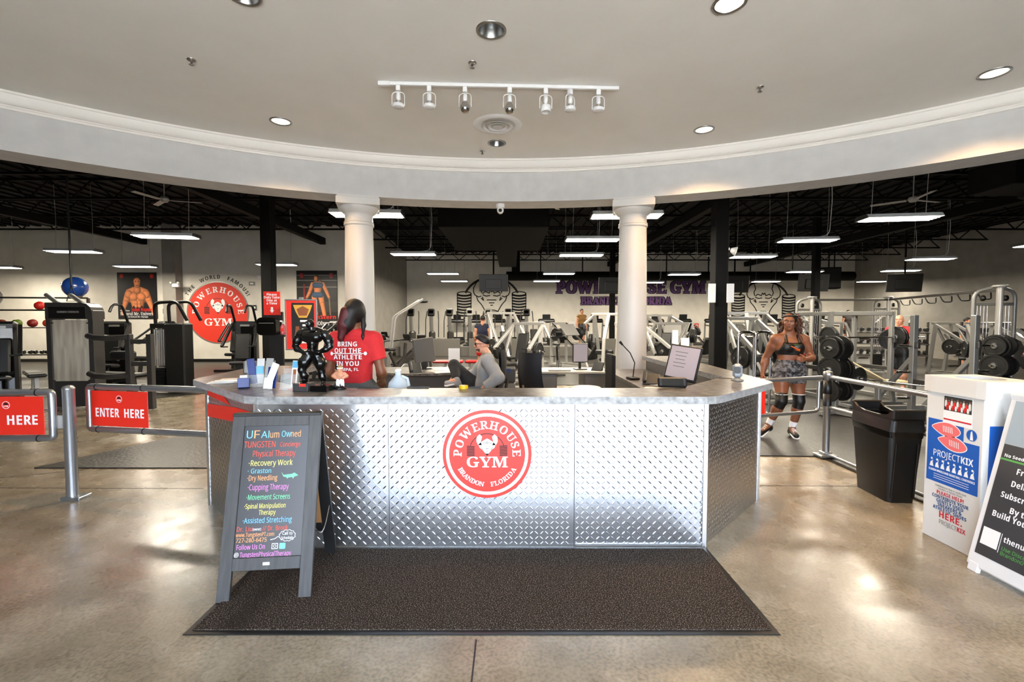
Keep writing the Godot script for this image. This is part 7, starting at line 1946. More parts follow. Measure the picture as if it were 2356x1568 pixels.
# ---------------------------------------------------------------- lobby things: mat, signs, gates, bins
func lobby_things() -> void:
	var car := mat("entrance mat pile", Color(1, 1, 1), 0.95, 0.0, 0.15)
	grain(car, noise_tex(0.2, [[0.0, Color(0.13, 0.11, 0.095)], [0.5, Color(0.19, 0.165, 0.145)], [0.64, Color(0.25, 0.22, 0.195)], [0.72, Color(0.58, 0.53, 0.48)], [1.0, Color(0.72, 0.67, 0.62)]], 2048, 3, 81), 0.31)
	var t := thing("entrance_mat", "large dark speckled entrance mat on the floor before the desk", "mat", Vector3(-0.155, 0, -2.735), 0)
	part("rubber_backing", MB.new().box(Vector3(0, 0.003, 0), Vector3(3.05, 0.006, 0.91), 0.002), M["black plastic"], t)
	part("pile", MB.new().box(Vector3(0, 0.008, 0), Vector3(2.99, 0.008, 0.85), 0.003), car, t)
	# chalkboard A-frame
	var fr := mat("stained dark wood", Color(1, 1, 1), 0.5)
	grain(fr, noise_tex(0.02, [[0.0, Color(0.16, 0.155, 0.15)], [1.0, Color(0.27, 0.265, 0.26)]], 256, 5, 83), 1.0)
	fr.uv1_scale = Vector3(6, 0.6, 6)
	var slate := mat("chalkboard slate", Color(0.17, 0.17, 0.18), 0.35)
	t = thing("chalkboard", "dark wooden A-frame chalkboard with colourful handwriting standing before the desk", "chalkboard", Vector3(-1.475, 0, -2.83), 5.5)
	var lean := 0.235
	var F := Node3D.new(); F.name = "front_panel"; t.add_child(F)
	F.transform = Transform3D(Basis(Vector3.RIGHT, -lean), Vector3(0, 0, 0.27))
	for s in [-1, 1]: part("stile", MB.new().box(Vector3(s * 0.235, 0.5775, 0), Vector3(0.075, 1.155, 0.022), 0.002), fr, F)
	part("top_rail", MB.new().box(Vector3(0, 1.115, 0.001), Vector3(0.396, 0.08, 0.022), 0.002), fr, F)
	part("bottom_rail", MB.new().box(Vector3(0, 0.218, 0.001), Vector3(0.396, 0.075, 0.022), 0.002), fr, F)
	part("slate_board", MB.new().box(Vector3(0, 0.665, -0.004), Vector3(0.42, 0.86, 0.012)), slate, F)
	part("maker_badge", MB.new().box(Vector3(0.0, 0.218, 0.0135), Vector3(0.04, 0.018, 0.002)), M["frame light"], F)
	chalk(F)
	t.scale = Vector3(0.955, 0.915, 0.95)
	t.position.x += 0.03
	var Bk := Node3D.new(); Bk.name = "rear_panel"; t.add_child(Bk)
	Bk.transform = Transform3D(Basis(Vector3.RIGHT, lean), Vector3(0, 0, -0.27))
	for s in [-1, 1]: part("stile", MB.new().box(Vector3(s * 0.235, 0.5775, 0), Vector3(0.075, 1.155, 0.022), 0.002), M["wood frame black"], Bk)
	for y in [1.105, 0.25]: part("rail", MB.new().box(Vector3(0, y, 0.001), Vector3(0.396, 0.075, 0.02), 0.002), M["wood frame black"], Bk)
	part("plywood_back", MB.new().box(Vector3(0, 0.68, 0.006), Vector3(0.42, 0.82, 0.008)), mat("plywood", Color(0.68, 0.5, 0.32), 0.7), Bk)
	part("hinge_rail", MB.new().box(Vector3(0, 1.122, 0), Vector3(0.54, 0.02, 0.05), 0.003), M["wood frame black"], t)
	var ch := []
	for i in 13:
		var u := i / 12.0
		ch.append(Vector3(0.26, 0.42 - 0.12 * sin(PI * u), lerpf(0.165, -0.165, u)))
	part("chain", MB.new().tube(ch, 0.004, 5), M["brushed steel"], t)
	# left gates: EXIT HERE and ENTER HERE
	gate("EXIT HERE", "tubular silver gate with a red exit sign at the left edge", Vector3(-4.08, 0, -4.06), 2.0, 1.7, -1)
	gate("ENTER HERE", "tubular silver gate with a red entrance sign left of the desk", Vector3(-4.08, 0, -4.42), -10.0, 1.4, 1)
	t = thing("gate_post", "silver round gate post with a bolted foot between the two gates", "post", Vector3(-3.97, 0, -4.1))
	part("tube", MB.new().lathe([[0.045, 0.02], [0.045, 0.985], [0.047, 0.99], [0.047, 1.0], [0.035, 1.02], [0.0, 1.028]], 20), M["silver paint"], t)
	part("foot_plate", MB.new().box(Vector3(0.03, 0.014, 0), Vector3(0.17, 0.028, 0.13), 0.004), M["silver paint"], t)
	part("latch_plate", MB.new().box(Vector3(-0.1, 0.7, 0.02), Vector3(0.15, 0.12, 0.012), 0.008), M["frame light"], t)
	# right rail with post
	t = thing("gate_post", "silver rail post with a black sleeve right of the desk", "post", Vector3(3.67, 0.013, -5.33))
	part("tube", MB.new().lathe([[0.036, 0.0], [0.036, 0.93], [0.045, 0.94], [0.05, 0.97], [0.045, 1.0], [0.0, 1.015]], 18), M["silver paint"], t)
	part("sleeve", MB.new().lathe([[0.043, 0.6], [0.044, 0.74], [0.04, 0.741], [0.044, 0.745], [0.044, 0.9], [0.043, 0.9]], 18), M["black plastic"], t)
	part("foot_plate", MB.new().box(Vector3(0.0, 0.02, 0), Vector3(0.2, 0.03, 0.16), 0.006).box(Vector3(0, 0.05, 0), Vector3(0.1, 0.03, 0.1), 0.006), M["silver paint"], t)
	t = thing("exit_gate", "silver two-bar gate with a red sign end between the desk and the rail post", "gate", Vector3(3.62, 0, -5.33))
	part("gate_frame", MB.new().tube(bend([Vector3(-0.02, 0.945, 0), Vector3(-1.15, 0.93, 0.3)], 0.05), 0.024, 10), M["silver paint"], t)
	part("gate_frame", MB.new().tube(bend([Vector3(-0.06, 0.9, 0.01), Vector3(-0.06, 0.56, 0.01), Vector3(-0.12, 0.55, 0.03), Vector3(-1.15, 0.54, 0.3)], 0.05), 0.02, 10), M["silver paint"], t)
	part("sign_board", MB.new().box(Vector3(-0.96, 0.735, 0.255), Vector3(0.36, 0.35, 0.006), 0.002, Basis(Vector3.UP, 0.26)), M["sign red"], t)
	var gl := MB.new()
	letters(gl, "HERE", Transform3D(Basis(Vector3.UP, 0.26), Vector3(-0.96, 0.72, 0.2595)), 0.07, "sans bold")
	part("lettering", gl, M["print white"], t)
	t = thing("guard_rail", "silver two-bar guard rail running from the post past the trash bin", "rail", Vector3.ZERO)
	for q in [[0.95, 0.026], [0.6, 0.022], [0.05, 0.018]]:
		part("rail_tube", MB.new().tube([Vector3(3.68, q[0], -5.3), Vector3(3.66, q[0], -4.0), Vector3(3.62, q[0], -2.0)], q[1], 10), M["silver paint"], t)
	part("end_post", MB.new().tube([Vector3(3.62, 0.013, -2.0), Vector3(3.62, 0.97, -2.0)], 0.036, 12), M["silver paint"], t)
	# slim trash can
	t = thing("trash_can", "slim black trash can with a bag liner beside the guard rail", "trash can", Vector3(3.44, 0, -4.2), -4)
	var tap := func(w0: float, d0: float, w1: float, d1: float, y0: float, y1: float) -> MB:
		var m := MB.new()
		var p := []
		for a in [[w0, d0, y0], [w1, d1, y1]]:
			p.append(Array(rounded2(a[0], a[1], 0.04)).map(func(v): return Vector3(v.x, a[2], v.y)))
		for i in p[0].size():
			var k: int = (i + 1) % p[0].size()
			m.smooth(true)
			m.quad(p[0][i], p[1][i], p[1][k], p[0][k])
		m.smooth(false)
		for i in range(1, p[0].size() - 1):
			m.tri(p[0][0], p[0][i], p[0][i + 1])
		return m
	part("body", tap.call(0.23, 0.42, 0.28, 0.52, 0.0, 0.62), M["black plastic"], t)
	part("bag_liner", tap.call(0.285, 0.525, 0.295, 0.535, 0.585, 0.645), M["black gloss"], t)
	var lid: MB = tap.call(0.3, 0.55, 0.27, 0.55, 0.64, 0.74)
	part("lid_skirt", lid, M["black plastic"], t)
	part("lid_swoop", MB.new().ext(PackedVector2Array([Vector2(-0.27, 0.0), Vector2(0.27, 0.0), Vector2(0.27, 0.1), Vector2(0.2, 0.05), Vector2(0.1, 0.03), Vector2(-0.1, 0.03), Vector2(-0.2, 0.05), Vector2(-0.27, 0.1)]), 0.02, Transform3D(Basis(Vector3.UP, PI / 2), Vector3(0.13, 0.735, 0))).ext(PackedVector2Array([Vector2(-0.27, 0.0), Vector2(0.27, 0.0), Vector2(0.27, 0.1), Vector2(0.2, 0.05), Vector2(0.1, 0.03), Vector2(-0.1, 0.03), Vector2(-0.2, 0.05), Vector2(-0.27, 0.1)]), 0.02, Transform3D(Basis(Vector3.UP, PI / 2), Vector3(-0.11, 0.735, 0))), M["black plastic"], t)
	for s in [-1, 1]: part("lid_rim", MB.new().box(Vector3(0, 0.79, s * 0.26), Vector3(0.27, 0.09, 0.03), 0.01), M["black plastic"], t)
	for s in [-1, 1]: part("rib", MB.new().box(Vector3(s * 0.09, 0.29, 0.237), Vector3(0.018, 0.5, 0.02), 0.005, Basis(Vector3.RIGHT, 0.08)), M["black plastic"], t)
	shoe_box()
	easel_sign()

func chalk(F: Node3D) -> void:
	var c := {"b": Color(0.45, 0.75, 0.85), "o": Color(0.93, 0.62, 0.4), "r": Color(0.85, 0.32, 0.25), "y": Color(0.88, 0.85, 0.45), "p": Color(0.85, 0.5, 0.8), "g": Color(0.45, 0.8, 0.6), "w": Color(0.9, 0.9, 0.9), "c": Color(0.45, 0.72, 0.92)}
	var mb := {}
	for k in c:
		mb[k] = MB.new()
		mat("chalk " + k, c[k], 0.9)
	# colour, text, x, y, em, width, align
	for r in [["c", "U", -0.152, 1.03, 0.072, 0.036], ["o", "F", -0.112, 1.03, 0.072, 0.034], ["b", "Al", -0.055, 1.028, 0.062, 0.05], ["o", "um", -0.0, 1.028, 0.062, 0.055], ["b", "Ow", 0.07, 1.03, 0.056, 0.056], ["o", "ned", 0.13, 1.03, 0.056, 0.06], ["r", "TUNGSTEN", -0.085, 0.965, 0.056, 0.19], ["r", "Concierge", 0.1, 0.962, 0.042, 0.125], ["r", "Physical Therapy", 0.005, 0.905, 0.055, 0.26], ["y", "·Recovery Work", -0.012, 0.845, 0.05, 0.265], ["b", "· Graston", -0.075, 0.795, 0.042, 0.14], ["o", "·Dry Needling", -0.055, 0.75, 0.046, 0.18], ["p", "·Cupping Therapy", -0.015, 0.692, 0.05, 0.245], ["g", "·Movement Screens", -0.01, 0.63, 0.046, 0.26], ["y", "·Spinal Manipulation", -0.025, 0.575, 0.042, 0.245], ["y", "Therapy", -0.01, 0.535, 0.042, 0.1], ["c", "·Assisted Stretching", -0.005, 0.487, 0.045, 0.29], ["r", "Dr. Liu", -0.135, 0.437, 0.04, 0.09], ["w", "(owner)", -0.062, 0.434, 0.024, 0.05], ["r", "// Dr. Brock", 0.045, 0.437, 0.04, 0.15], ["o", "www.TungstenPT.com", -0.07, 0.402, 0.034, 0.225], ["o", "727-280-6475", -0.09, 0.369, 0.036, 0.18], ["w", "Call to", 0.12, 0.402, 0.026, 0.06], ["w", "Schedule", 0.12, 0.375, 0.024, 0.07], ["p", "Follow Us On", -0.09, 0.328, 0.042, 0.165], ["w", "@", -0.17, 0.284, 0.036, 0.026], ["p", "TungstenPhysicalTherapy", 0.0, 0.283, 0.04, 0.3]]:
		letters(mb[r[0]], r[1], Transform3D(Basis(), Vector3(r[2] - 0.012, r[3] - 0.01, 0.0025)), r[4], "sans plain", r[5], 0, 0.0008)
	# alligator, arrow, scalloped frame, camera and square icons
	var z := Transform3D(Basis(), Vector3(0, 0, 0.003))
	mb["g"].ext(PackedVector2Array([Vector2(0.045, 0.775), Vector2(0.06, 0.755), Vector2(0.085, 0.758), Vector2(0.11, 0.76), Vector2(0.125, 0.768), Vector2(0.14, 0.758), Vector2(0.15, 0.75), Vector2(0.125, 0.742), Vector2(0.12, 0.73), Vector2(0.112, 0.74), Vector2(0.09, 0.738), Vector2(0.085, 0.73), Vector2(0.078, 0.74), Vector2(0.06, 0.745)]), 0.0, z)
	var sc := []
	for i in 25:
		var a := TAU * i / 24
		sc.append(Vector2(0.108 + cos(a) * (0.05 if i % 2 else 0.045), 0.379 + sin(a) * (0.036 if i % 2 else 0.031)))
	mb["w"].X = z
	ribbon(mb["w"], sc, 0.003)
	ribbon(mb["w"], [Vector2(0.01, 0.357), Vector2(0.035, 0.362), Vector2(0.055, 0.376)], 0.004)
	ribbon(mb["w"], [Vector2(0.022, 0.302), Vector2(0.055, 0.302), Vector2(0.055, 0.333), Vector2(0.022, 0.333), Vector2(0.022, 0.302)], 0.004)
	ribbon(mb["w"], range(9).map(func(i): return Vector2(0.0385 + cos(TAU * i / 8) * 0.008, 0.3175 + sin(TAU * i / 8) * 0.008)), 0.003)
	mb["w"].X = Transform3D()
	mb["b"].ext(rounded2(0.036, 0.036, 0.006), 0.0, Transform3D(Basis(), Vector3(0.083, 0.317, 0.003)))
	for k in c: part("chalk_lettering", mb[k], M["chalk " + k], F)

func gate(text: String, label: String, at: Vector3, deg: float, w: float, side: int) -> void:   # swings to -x when side is -1, to +x otherwise
	var t := thing("entry_gate", label, "gate", at, deg)
	var x1 := side * w
	var r := 0.03
	part("gate_frame", MB.new().tube(bend([Vector3(x1, 0.97, 0), Vector3(0, 0.97, 0), Vector3(0, 0.56, 0), Vector3(x1, 0.56, 0)], 0.03, 3), r, 12), M["silver paint"], t)
	var cx := side * 0.36 if side > 0 else -0.38
	part("sign_board", MB.new().box(Vector3(cx, 0.765, 0.012), Vector3(0.64, 0.34, 0.006), 0.002), M["sign red"], t)
	var words := text.split(" ")
	var span := [[-0.165, 0.21], [0.135, 0.26]] if words[0].length() == 4 else [[-0.14, 0.27], [0.165, 0.22]]
	for i in 2:
		var l := MB.new()
		letters(l, words[i], Transform3D(Basis(), Vector3(cx + span[i][0], 0.725, 0.016)), 0.115, "sans bold", span[i][1])
		part("lettering", l, M["print white"], t)
	var g := MB.new(); g.X = Transform3D(Basis(Vector3.RIGHT, PI / 2), Vector3(cx, 0.86, 0.016))
	g.lathe([[0.03, 0.0], [0.034, 0.0]], 24, Transform3D(), false)
	part("emblem_ring", g, M["print white"], t)
	var e := MB.new()
	e.ext(PackedVector2Array([Vector2(-0.022, 0), Vector2(-0.012, 0.016), Vector2(0, 0.02), Vector2(0.012, 0.016), Vector2(0.022, 0)]), 0.0, Transform3D(Basis(), Vector3(cx, 0.862, 0.0165)))
	part("emblem_mark", e, M["print black"], t)
	var gm := MB.new()
	letters(gm, "GYM", Transform3D(Basis(), Vector3(cx, 0.85, 0.016)), 0.018, "serif bold")
	part("emblem_lettering", gm, M["print white"], t)
	for dx in [-0.26, 0.26]:
		for y in [0.97, 0.56]:
			part("cable_tie", MB.new().band(r, r + 0.004, -0.004, 0.004, 14, Transform3D(Basis(Vector3.BACK, PI / 2), Vector3(cx + dx, y, 0))), M["black plastic"], t)
	if side < 0:
		part("hinge_post", MB.new().tube([Vector3(x1, 0.0, 0), Vector3(x1, 1.0, 0)], 0.045, 12), M["silver paint"], t)

func shoe_box() -> void:
	var wb := mat("white cardboard", Color(0.84, 0.835, 0.82), 0.7)
	var t := thing("donation_box", "tall white cardboard donation box printed with blue panel and pink shoes", "box", Vector3(3.285, 0, -3.215), -90)
	t.scale.y = 1.067
	part("carton", MB.new().box(Vector3(0, 0.53, 0), Vector3(0.42, 1.06, 0.36), 0.004), wb, t)
	# lid with a round hole
	var ring := MB.new()
	var o := rounded2(0.45, 0.39, 0.004, 8)
	var n := 36
	for i in n:
		var a := TAU * i / n; var b := TAU * (i + 1) / n
		var f := func(t0: float) -> Vector3:
			var k := 1.0 / maxf(absf(cos(t0)) / 0.225, absf(sin(t0)) / 0.195)
			return Vector3(cos(t0) * k, 1.125, sin(t0) * k)
		ring.quad(Vector3(cos(a) * 0.13, 1.125, sin(a) * 0.13), f.call(a), f.call(b), Vector3(cos(b) * 0.13, 1.125, sin(b) * 0.13))
		ring.quad(Vector3(cos(a) * 0.13, 1.125, sin(a) * 0.13), Vector3(cos(b) * 0.13, 1.125, sin(b) * 0.13), Vector3(cos(b) * 0.13, 1.09, sin(b) * 0.13), Vector3(cos(a) * 0.13, 1.09, sin(a) * 0.13))
		ring.quad(f.call(a), f.call(a) - Vector3(0, 0.11, 0), f.call(b) - Vector3(0, 0.11, 0), f.call(b))
	part("lid", ring, wb, t)
	part("hole_interior", MB.new().lathe([[0.0, 1.063], [0.128, 1.063], [0.129, 1.1]], 24), M["print black"], t)
	var F := Transform3D(Basis(), Vector3(0, 0, 0.1815))
	var bl := MB.new()
	bl.ext(PackedVector2Array([Vector2(-0.19, 0.83), Vector2(-0.19, 0.4), Vector2(0.19, 0.4), Vector2(0.19, 0.72), Vector2(0.08, 0.72), Vector2(0.08, 0.83)]), 0.0, F)
	part("blue_panel", bl, mat("print cyan blue", Color(0.03, 0.33, 0.68), 0.5), t)
	var pk := mat("print pink", Color(0.9, 0.42, 0.42), 0.5)
	var wh := MB.new(); var sh := MB.new(); var lace := MB.new()
	for q in [[-0.05, 0.775, -0.02], [0.0, 0.69, -0.1]]:
		var out := PackedVector2Array(); var inn := PackedVector2Array()
		for i in 28:
			var a := TAU * i / 28
			var rx := 0.105; var ry := 0.036 + 0.01 * cos(a) - 0.008 * cos(2 * a)
			out.append(Vector2(cos(a) * (rx + 0.006), sin(a) * (ry + 0.006))); inn.append(Vector2(cos(a) * rx, sin(a) * ry))
		var x := Transform3D(Basis(Vector3.BACK, q[2]), Vector3(q[0], q[1], 0))
		wh.ext(out, 0.0, F * Transform3D(Basis(), Vector3(0, 0, 0.0007)) * x)
		sh.ext(inn, 0.0, F * Transform3D(Basis(), Vector3(0, 0, 0.0014)) * x)
		lace.X = F * Transform3D(Basis(), Vector3(0, 0, 0.0021)) * x
		for i in 6: ribbon(lace, [Vector2(-0.02 + i * 0.013, 0.02), Vector2(-0.014 + i * 0.013, -0.018)], 0.005)
		lace.X = Transform3D()
	part("shoe_outline", wh, M["print white"], t)
	part("shoe_print", sh, pk, t)
	part("shoe_laces", lace, M["print white"], t)
	var l := MB.new()
	var up := F * Transform3D(Basis(), Vector3(0, 0, 0.0008))
	letters(l, "PROJECT", up * Transform3D(Basis(), Vector3(-0.04, 0.6, 0)), 0.062, "sans plain", 0.2, 0, 0.0005)
	letters(l, "KIX", up * Transform3D(Basis(), Vector3(0.11, 0.6, 0)), 0.062, "sans bold", 0.085, 0, 0.0005)
	for i in 8:   # row of little wheelchair athletes
		var x := -0.15 + i * 0.043
		l.ext(PackedVector2Array([Vector2(x - 0.016, 0.5), Vector2(x + 0.016, 0.5), Vector2(x + 0.008, 0.53), Vector2(x + 0.012, 0.545 + 0.012 * (i % 3)), Vector2(x + 0.002, 0.535), Vector2(x - 0.008, 0.53)]), 0.0, up)
		l.ext(circle2(0.008, 8, Vector2(x, 0.553)), 0.0, up)
	letters(l, "FLORIDA WHEELCHAIR BASKETBALL CONFERENCE", up * Transform3D(Basis(), Vector3(0, 0.478, 0)), 0.02, "sans bold", 0.34, 0, 0.0005)
	for y in [0.455, 0.44, 0.425]: l.box(Vector3(0, y, 0.1825), Vector3(0.26, 0.003, 0.0004))
	part("white_lettering", l, M["print white"], t)
	l = MB.new()
	letters(l, "PLEASE HELP!", up * Transform3D(Basis(), Vector3(0, 0.335, 0)), 0.034, "sans bold", 0.2, 0, 0.0005)
	letters(l, "HERE.", up * Transform3D(Basis(), Vector3(0.01, 0.19, 0)), 0.06, "sans bold", 0.17, 0, 0.0005)
	letters(l, "KIX", up * Transform3D(Basis(), Vector3(0.09, 0.14, 0)), 0.042, "sans bold", 0.06, 0, 0.0005)
	l.box(Vector3(0.03, 0.845, 0.183), Vector3(0.2, 0.01, 0.0006))
	part("red_lettering", l, mat("print red", Color(0.78, 0.1, 0.16), 0.5), t)
	l = MB.new()
	for r in [["CONTRIBUTE YOUR", 0.305, 0.27], ["GENTLY USED", 0.278, 0.2], ["SNEAKERS &", 0.252, 0.18], ["ATHLETIC SHOES", 0.226, 0.25]]: letters(l, r[0], up * Transform3D(Basis(), Vector3(0, r[1], 0)), 0.032, "sans bold", r[2], 0, 0.0005)
	part("blue_lettering", l, mat("print navy", Color(0.07, 0.28, 0.5), 0.5), t)
	l = MB.new()
	letters(l, "PROJECT", up * Transform3D(Basis(), Vector3(-0.01, 0.14, 0)), 0.042, "sans plain", 0.13, 0, 0.0005)
	letters(l, "Contribute your New or Gently Used", up * Transform3D(Basis(), Vector3(0, 0.38, 0)), 0.018, "sans plain", 0.23, 0, 0.0005)
	letters(l, "Sneakers or Athletic Shoes!", up * Transform3D(Basis(), Vector3(0, 0.362, 0)), 0.018, "sans plain", 0.18, 0, 0.0005)
	part("grey_lettering", l, M["frame grey"], t)
	# taped team photo
	part("photo_sheet", MB.new().box(Vector3(0.03, 0.91, 0.1815), Vector3(0.21, 0.19, 0.0012)), M["print white"], t)
	var im := canvas(84, 40, Color(0.16, 0.16, 0.15))
	var list := []
	for i in 9: list.append([6 + i * 9, 14 + (i % 2) * 4, 6 + i * 9, 26 + (i % 2) * 3, 4, 5, Color(0.8, 0.14, 0.12) if i % 2 else Color(0.85, 0.83, 0.8)])
	for i in 9: list.append([6 + i * 9, 8 + (i % 2) * 4, 6 + i * 9, 8 + (i % 2) * 4, 2.6, 2.6, Color(0.6, 0.42, 0.32)])
	for i in 8: list.append([10 + i * 9, 28, 10 + i * 9, 35, 4, 4, Color(0.9, 0.88, 0.86) if i % 2 else Color(0.75, 0.1, 0.1)])
	dab(im, list)
	picture("team_photo", im, 0.2, 0.095, Transform3D(Basis(), Vector3(0.03, 0.952, 0.183)), t)
	part("round_badge", MB.new().ext(circle2(0.036, 24), 0.0, F * Transform3D(Basis(), Vector3(0.135, 0.775, 0.0006))), M["print cyan blue"], t)
	part("badge_figure", MB.new().ext(PackedVector2Array([Vector2(-0.01, -0.03), Vector2(0.012, -0.03), Vector2(0.008, 0.0), Vector2(0.003, 0.03), Vector2(-0.006, 0.02), Vector2(-0.008, 0.0)]), 0.0, F * Transform3D(Basis(), Vector3(0.135, 0.775, 0.0012))), M["print white"], t)
	part("side_panel_print", MB.new().box(Vector3(0.2108, 0.6, 0.0), Vector3(0.0012, 0.5, 0.28)), M["print cyan blue"], t)

func easel_sign() -> void:
	var t := thing("easel_sign", "white A-frame sign with a dark meal-prep poster cut by the right edge", "sign", Vector3(3.26, 0, -2.59), -90)
	var lean := 0.225
	var F := Node3D.new(); F.name = "front_panel"; t.add_child(F)
	F.transform = Transform3D(Basis(Vector3.RIGHT, -lean), Vector3(0, 0, 0.3))
	part("frame", MB.new().box(Vector3(0, 0.6, 0), Vector3(0.7, 1.14, 0.025), 0.01), M["white enamel"], F)
	for s in [-1, 1]: part("foot", MB.new().box(Vector3(s * 0.3, 0.03, 0), Vector3(0.07, 0.07, 0.03), 0.008), M["white enamel"], F)
	part("poster_sheet", MB.new().box(Vector3(0, 0.62, 0.0135), Vector3(0.62, 1.0, 0.002)), mat("poster charcoal", Color(0.2, 0.19, 0.19), 0.4), F)
	part("poster_head", MB.new().box(Vector3(0, 0.98, 0.0145), Vector3(0.62, 0.28, 0.002)), mat("poster pale blue", Color(0.6, 0.65, 0.68), 0.4), F)
	part("poster_bowl", MB.new().ext(circle2(0.09, 24), 0.0, Transform3D(Basis(), Vector3(0.1, 0.95, 0.0162))), mat("poster bowl", Color(0.55, 0.42, 0.28), 0.5), F)
	part("green_rule", MB.new().box(Vector3(0, 0.745, 0.0148), Vector3(0.62, 0.012, 0.001)), mat("poster green", Color(0.32, 0.62, 0.28), 0.5), F)
	var l := MB.new()
	for r in [["NO", -0.19, 1.02, 0.07, 0.085], ["THE", -0.225, 1.035, 0.022, 0.03], ["Fresh", -0.14, 0.81, 0.06, 0.13], ["No Seed Oils •", -0.29, 0.77, 0.028, 0.19], ["Fresh", -0.2, 0.69, 0.05, 0.11], ["Delivered", -0.21, 0.61, 0.05, 0.19], ["Subscription", -0.25, 0.53, 0.05, 0.25], ["By the", -0.18, 0.45, 0.05, 0.13], ["Build Your", -0.27, 0.4, 0.05, 0.21], ["thenutri", -0.17, 0.27, 0.046, 0.16]]:
		letters(l, r[0], Transform3D(Basis(), Vector3(r[1] + r[4] / 2, r[2], 0.0155)), r[3], "sans bold", r[4], 0, 0.0006)
	l.box(Vector3(-0.185, 0.24, 0.0155), Vector3(0.003, 0.12, 0.0006))
	part("lettering", l, M["print white"], F)
	l = MB.new()
	for r in [["Use Discount", 0.215, 0.18], ["Brandon01 for", 0.185, 0.19]]: letters(l, r[0], Transform3D(Basis(), Vector3(-0.17 + r[2] / 2, r[1], 0.0155)), 0.032, "sans plain", r[2], 0, 0.0006)
	part("green_lettering", l, M["poster green"], F)
	part("code_square", MB.new().box(Vector3(-0.245, 0.245, 0.0152), Vector3(0.1, 0.11, 0.0012)), M["print white"], F)
	var Bk := Node3D.new(); Bk.name = "rear_panel"; t.add_child(Bk)
	Bk.transform = Transform3D(Basis(Vector3.RIGHT, lean), Vector3(0, 0, -0.2))
	part("frame", MB.new().box(Vector3(0, 0.6, 0), Vector3(0.7, 1.14, 0.02), 0.008), M["white enamel"], Bk)
	for s in [-1, 1]: part("foot", MB.new().box(Vector3(s * 0.3, 0.03, 0), Vector3(0.07, 0.07, 0.025), 0.008), M["white enamel"], Bk)

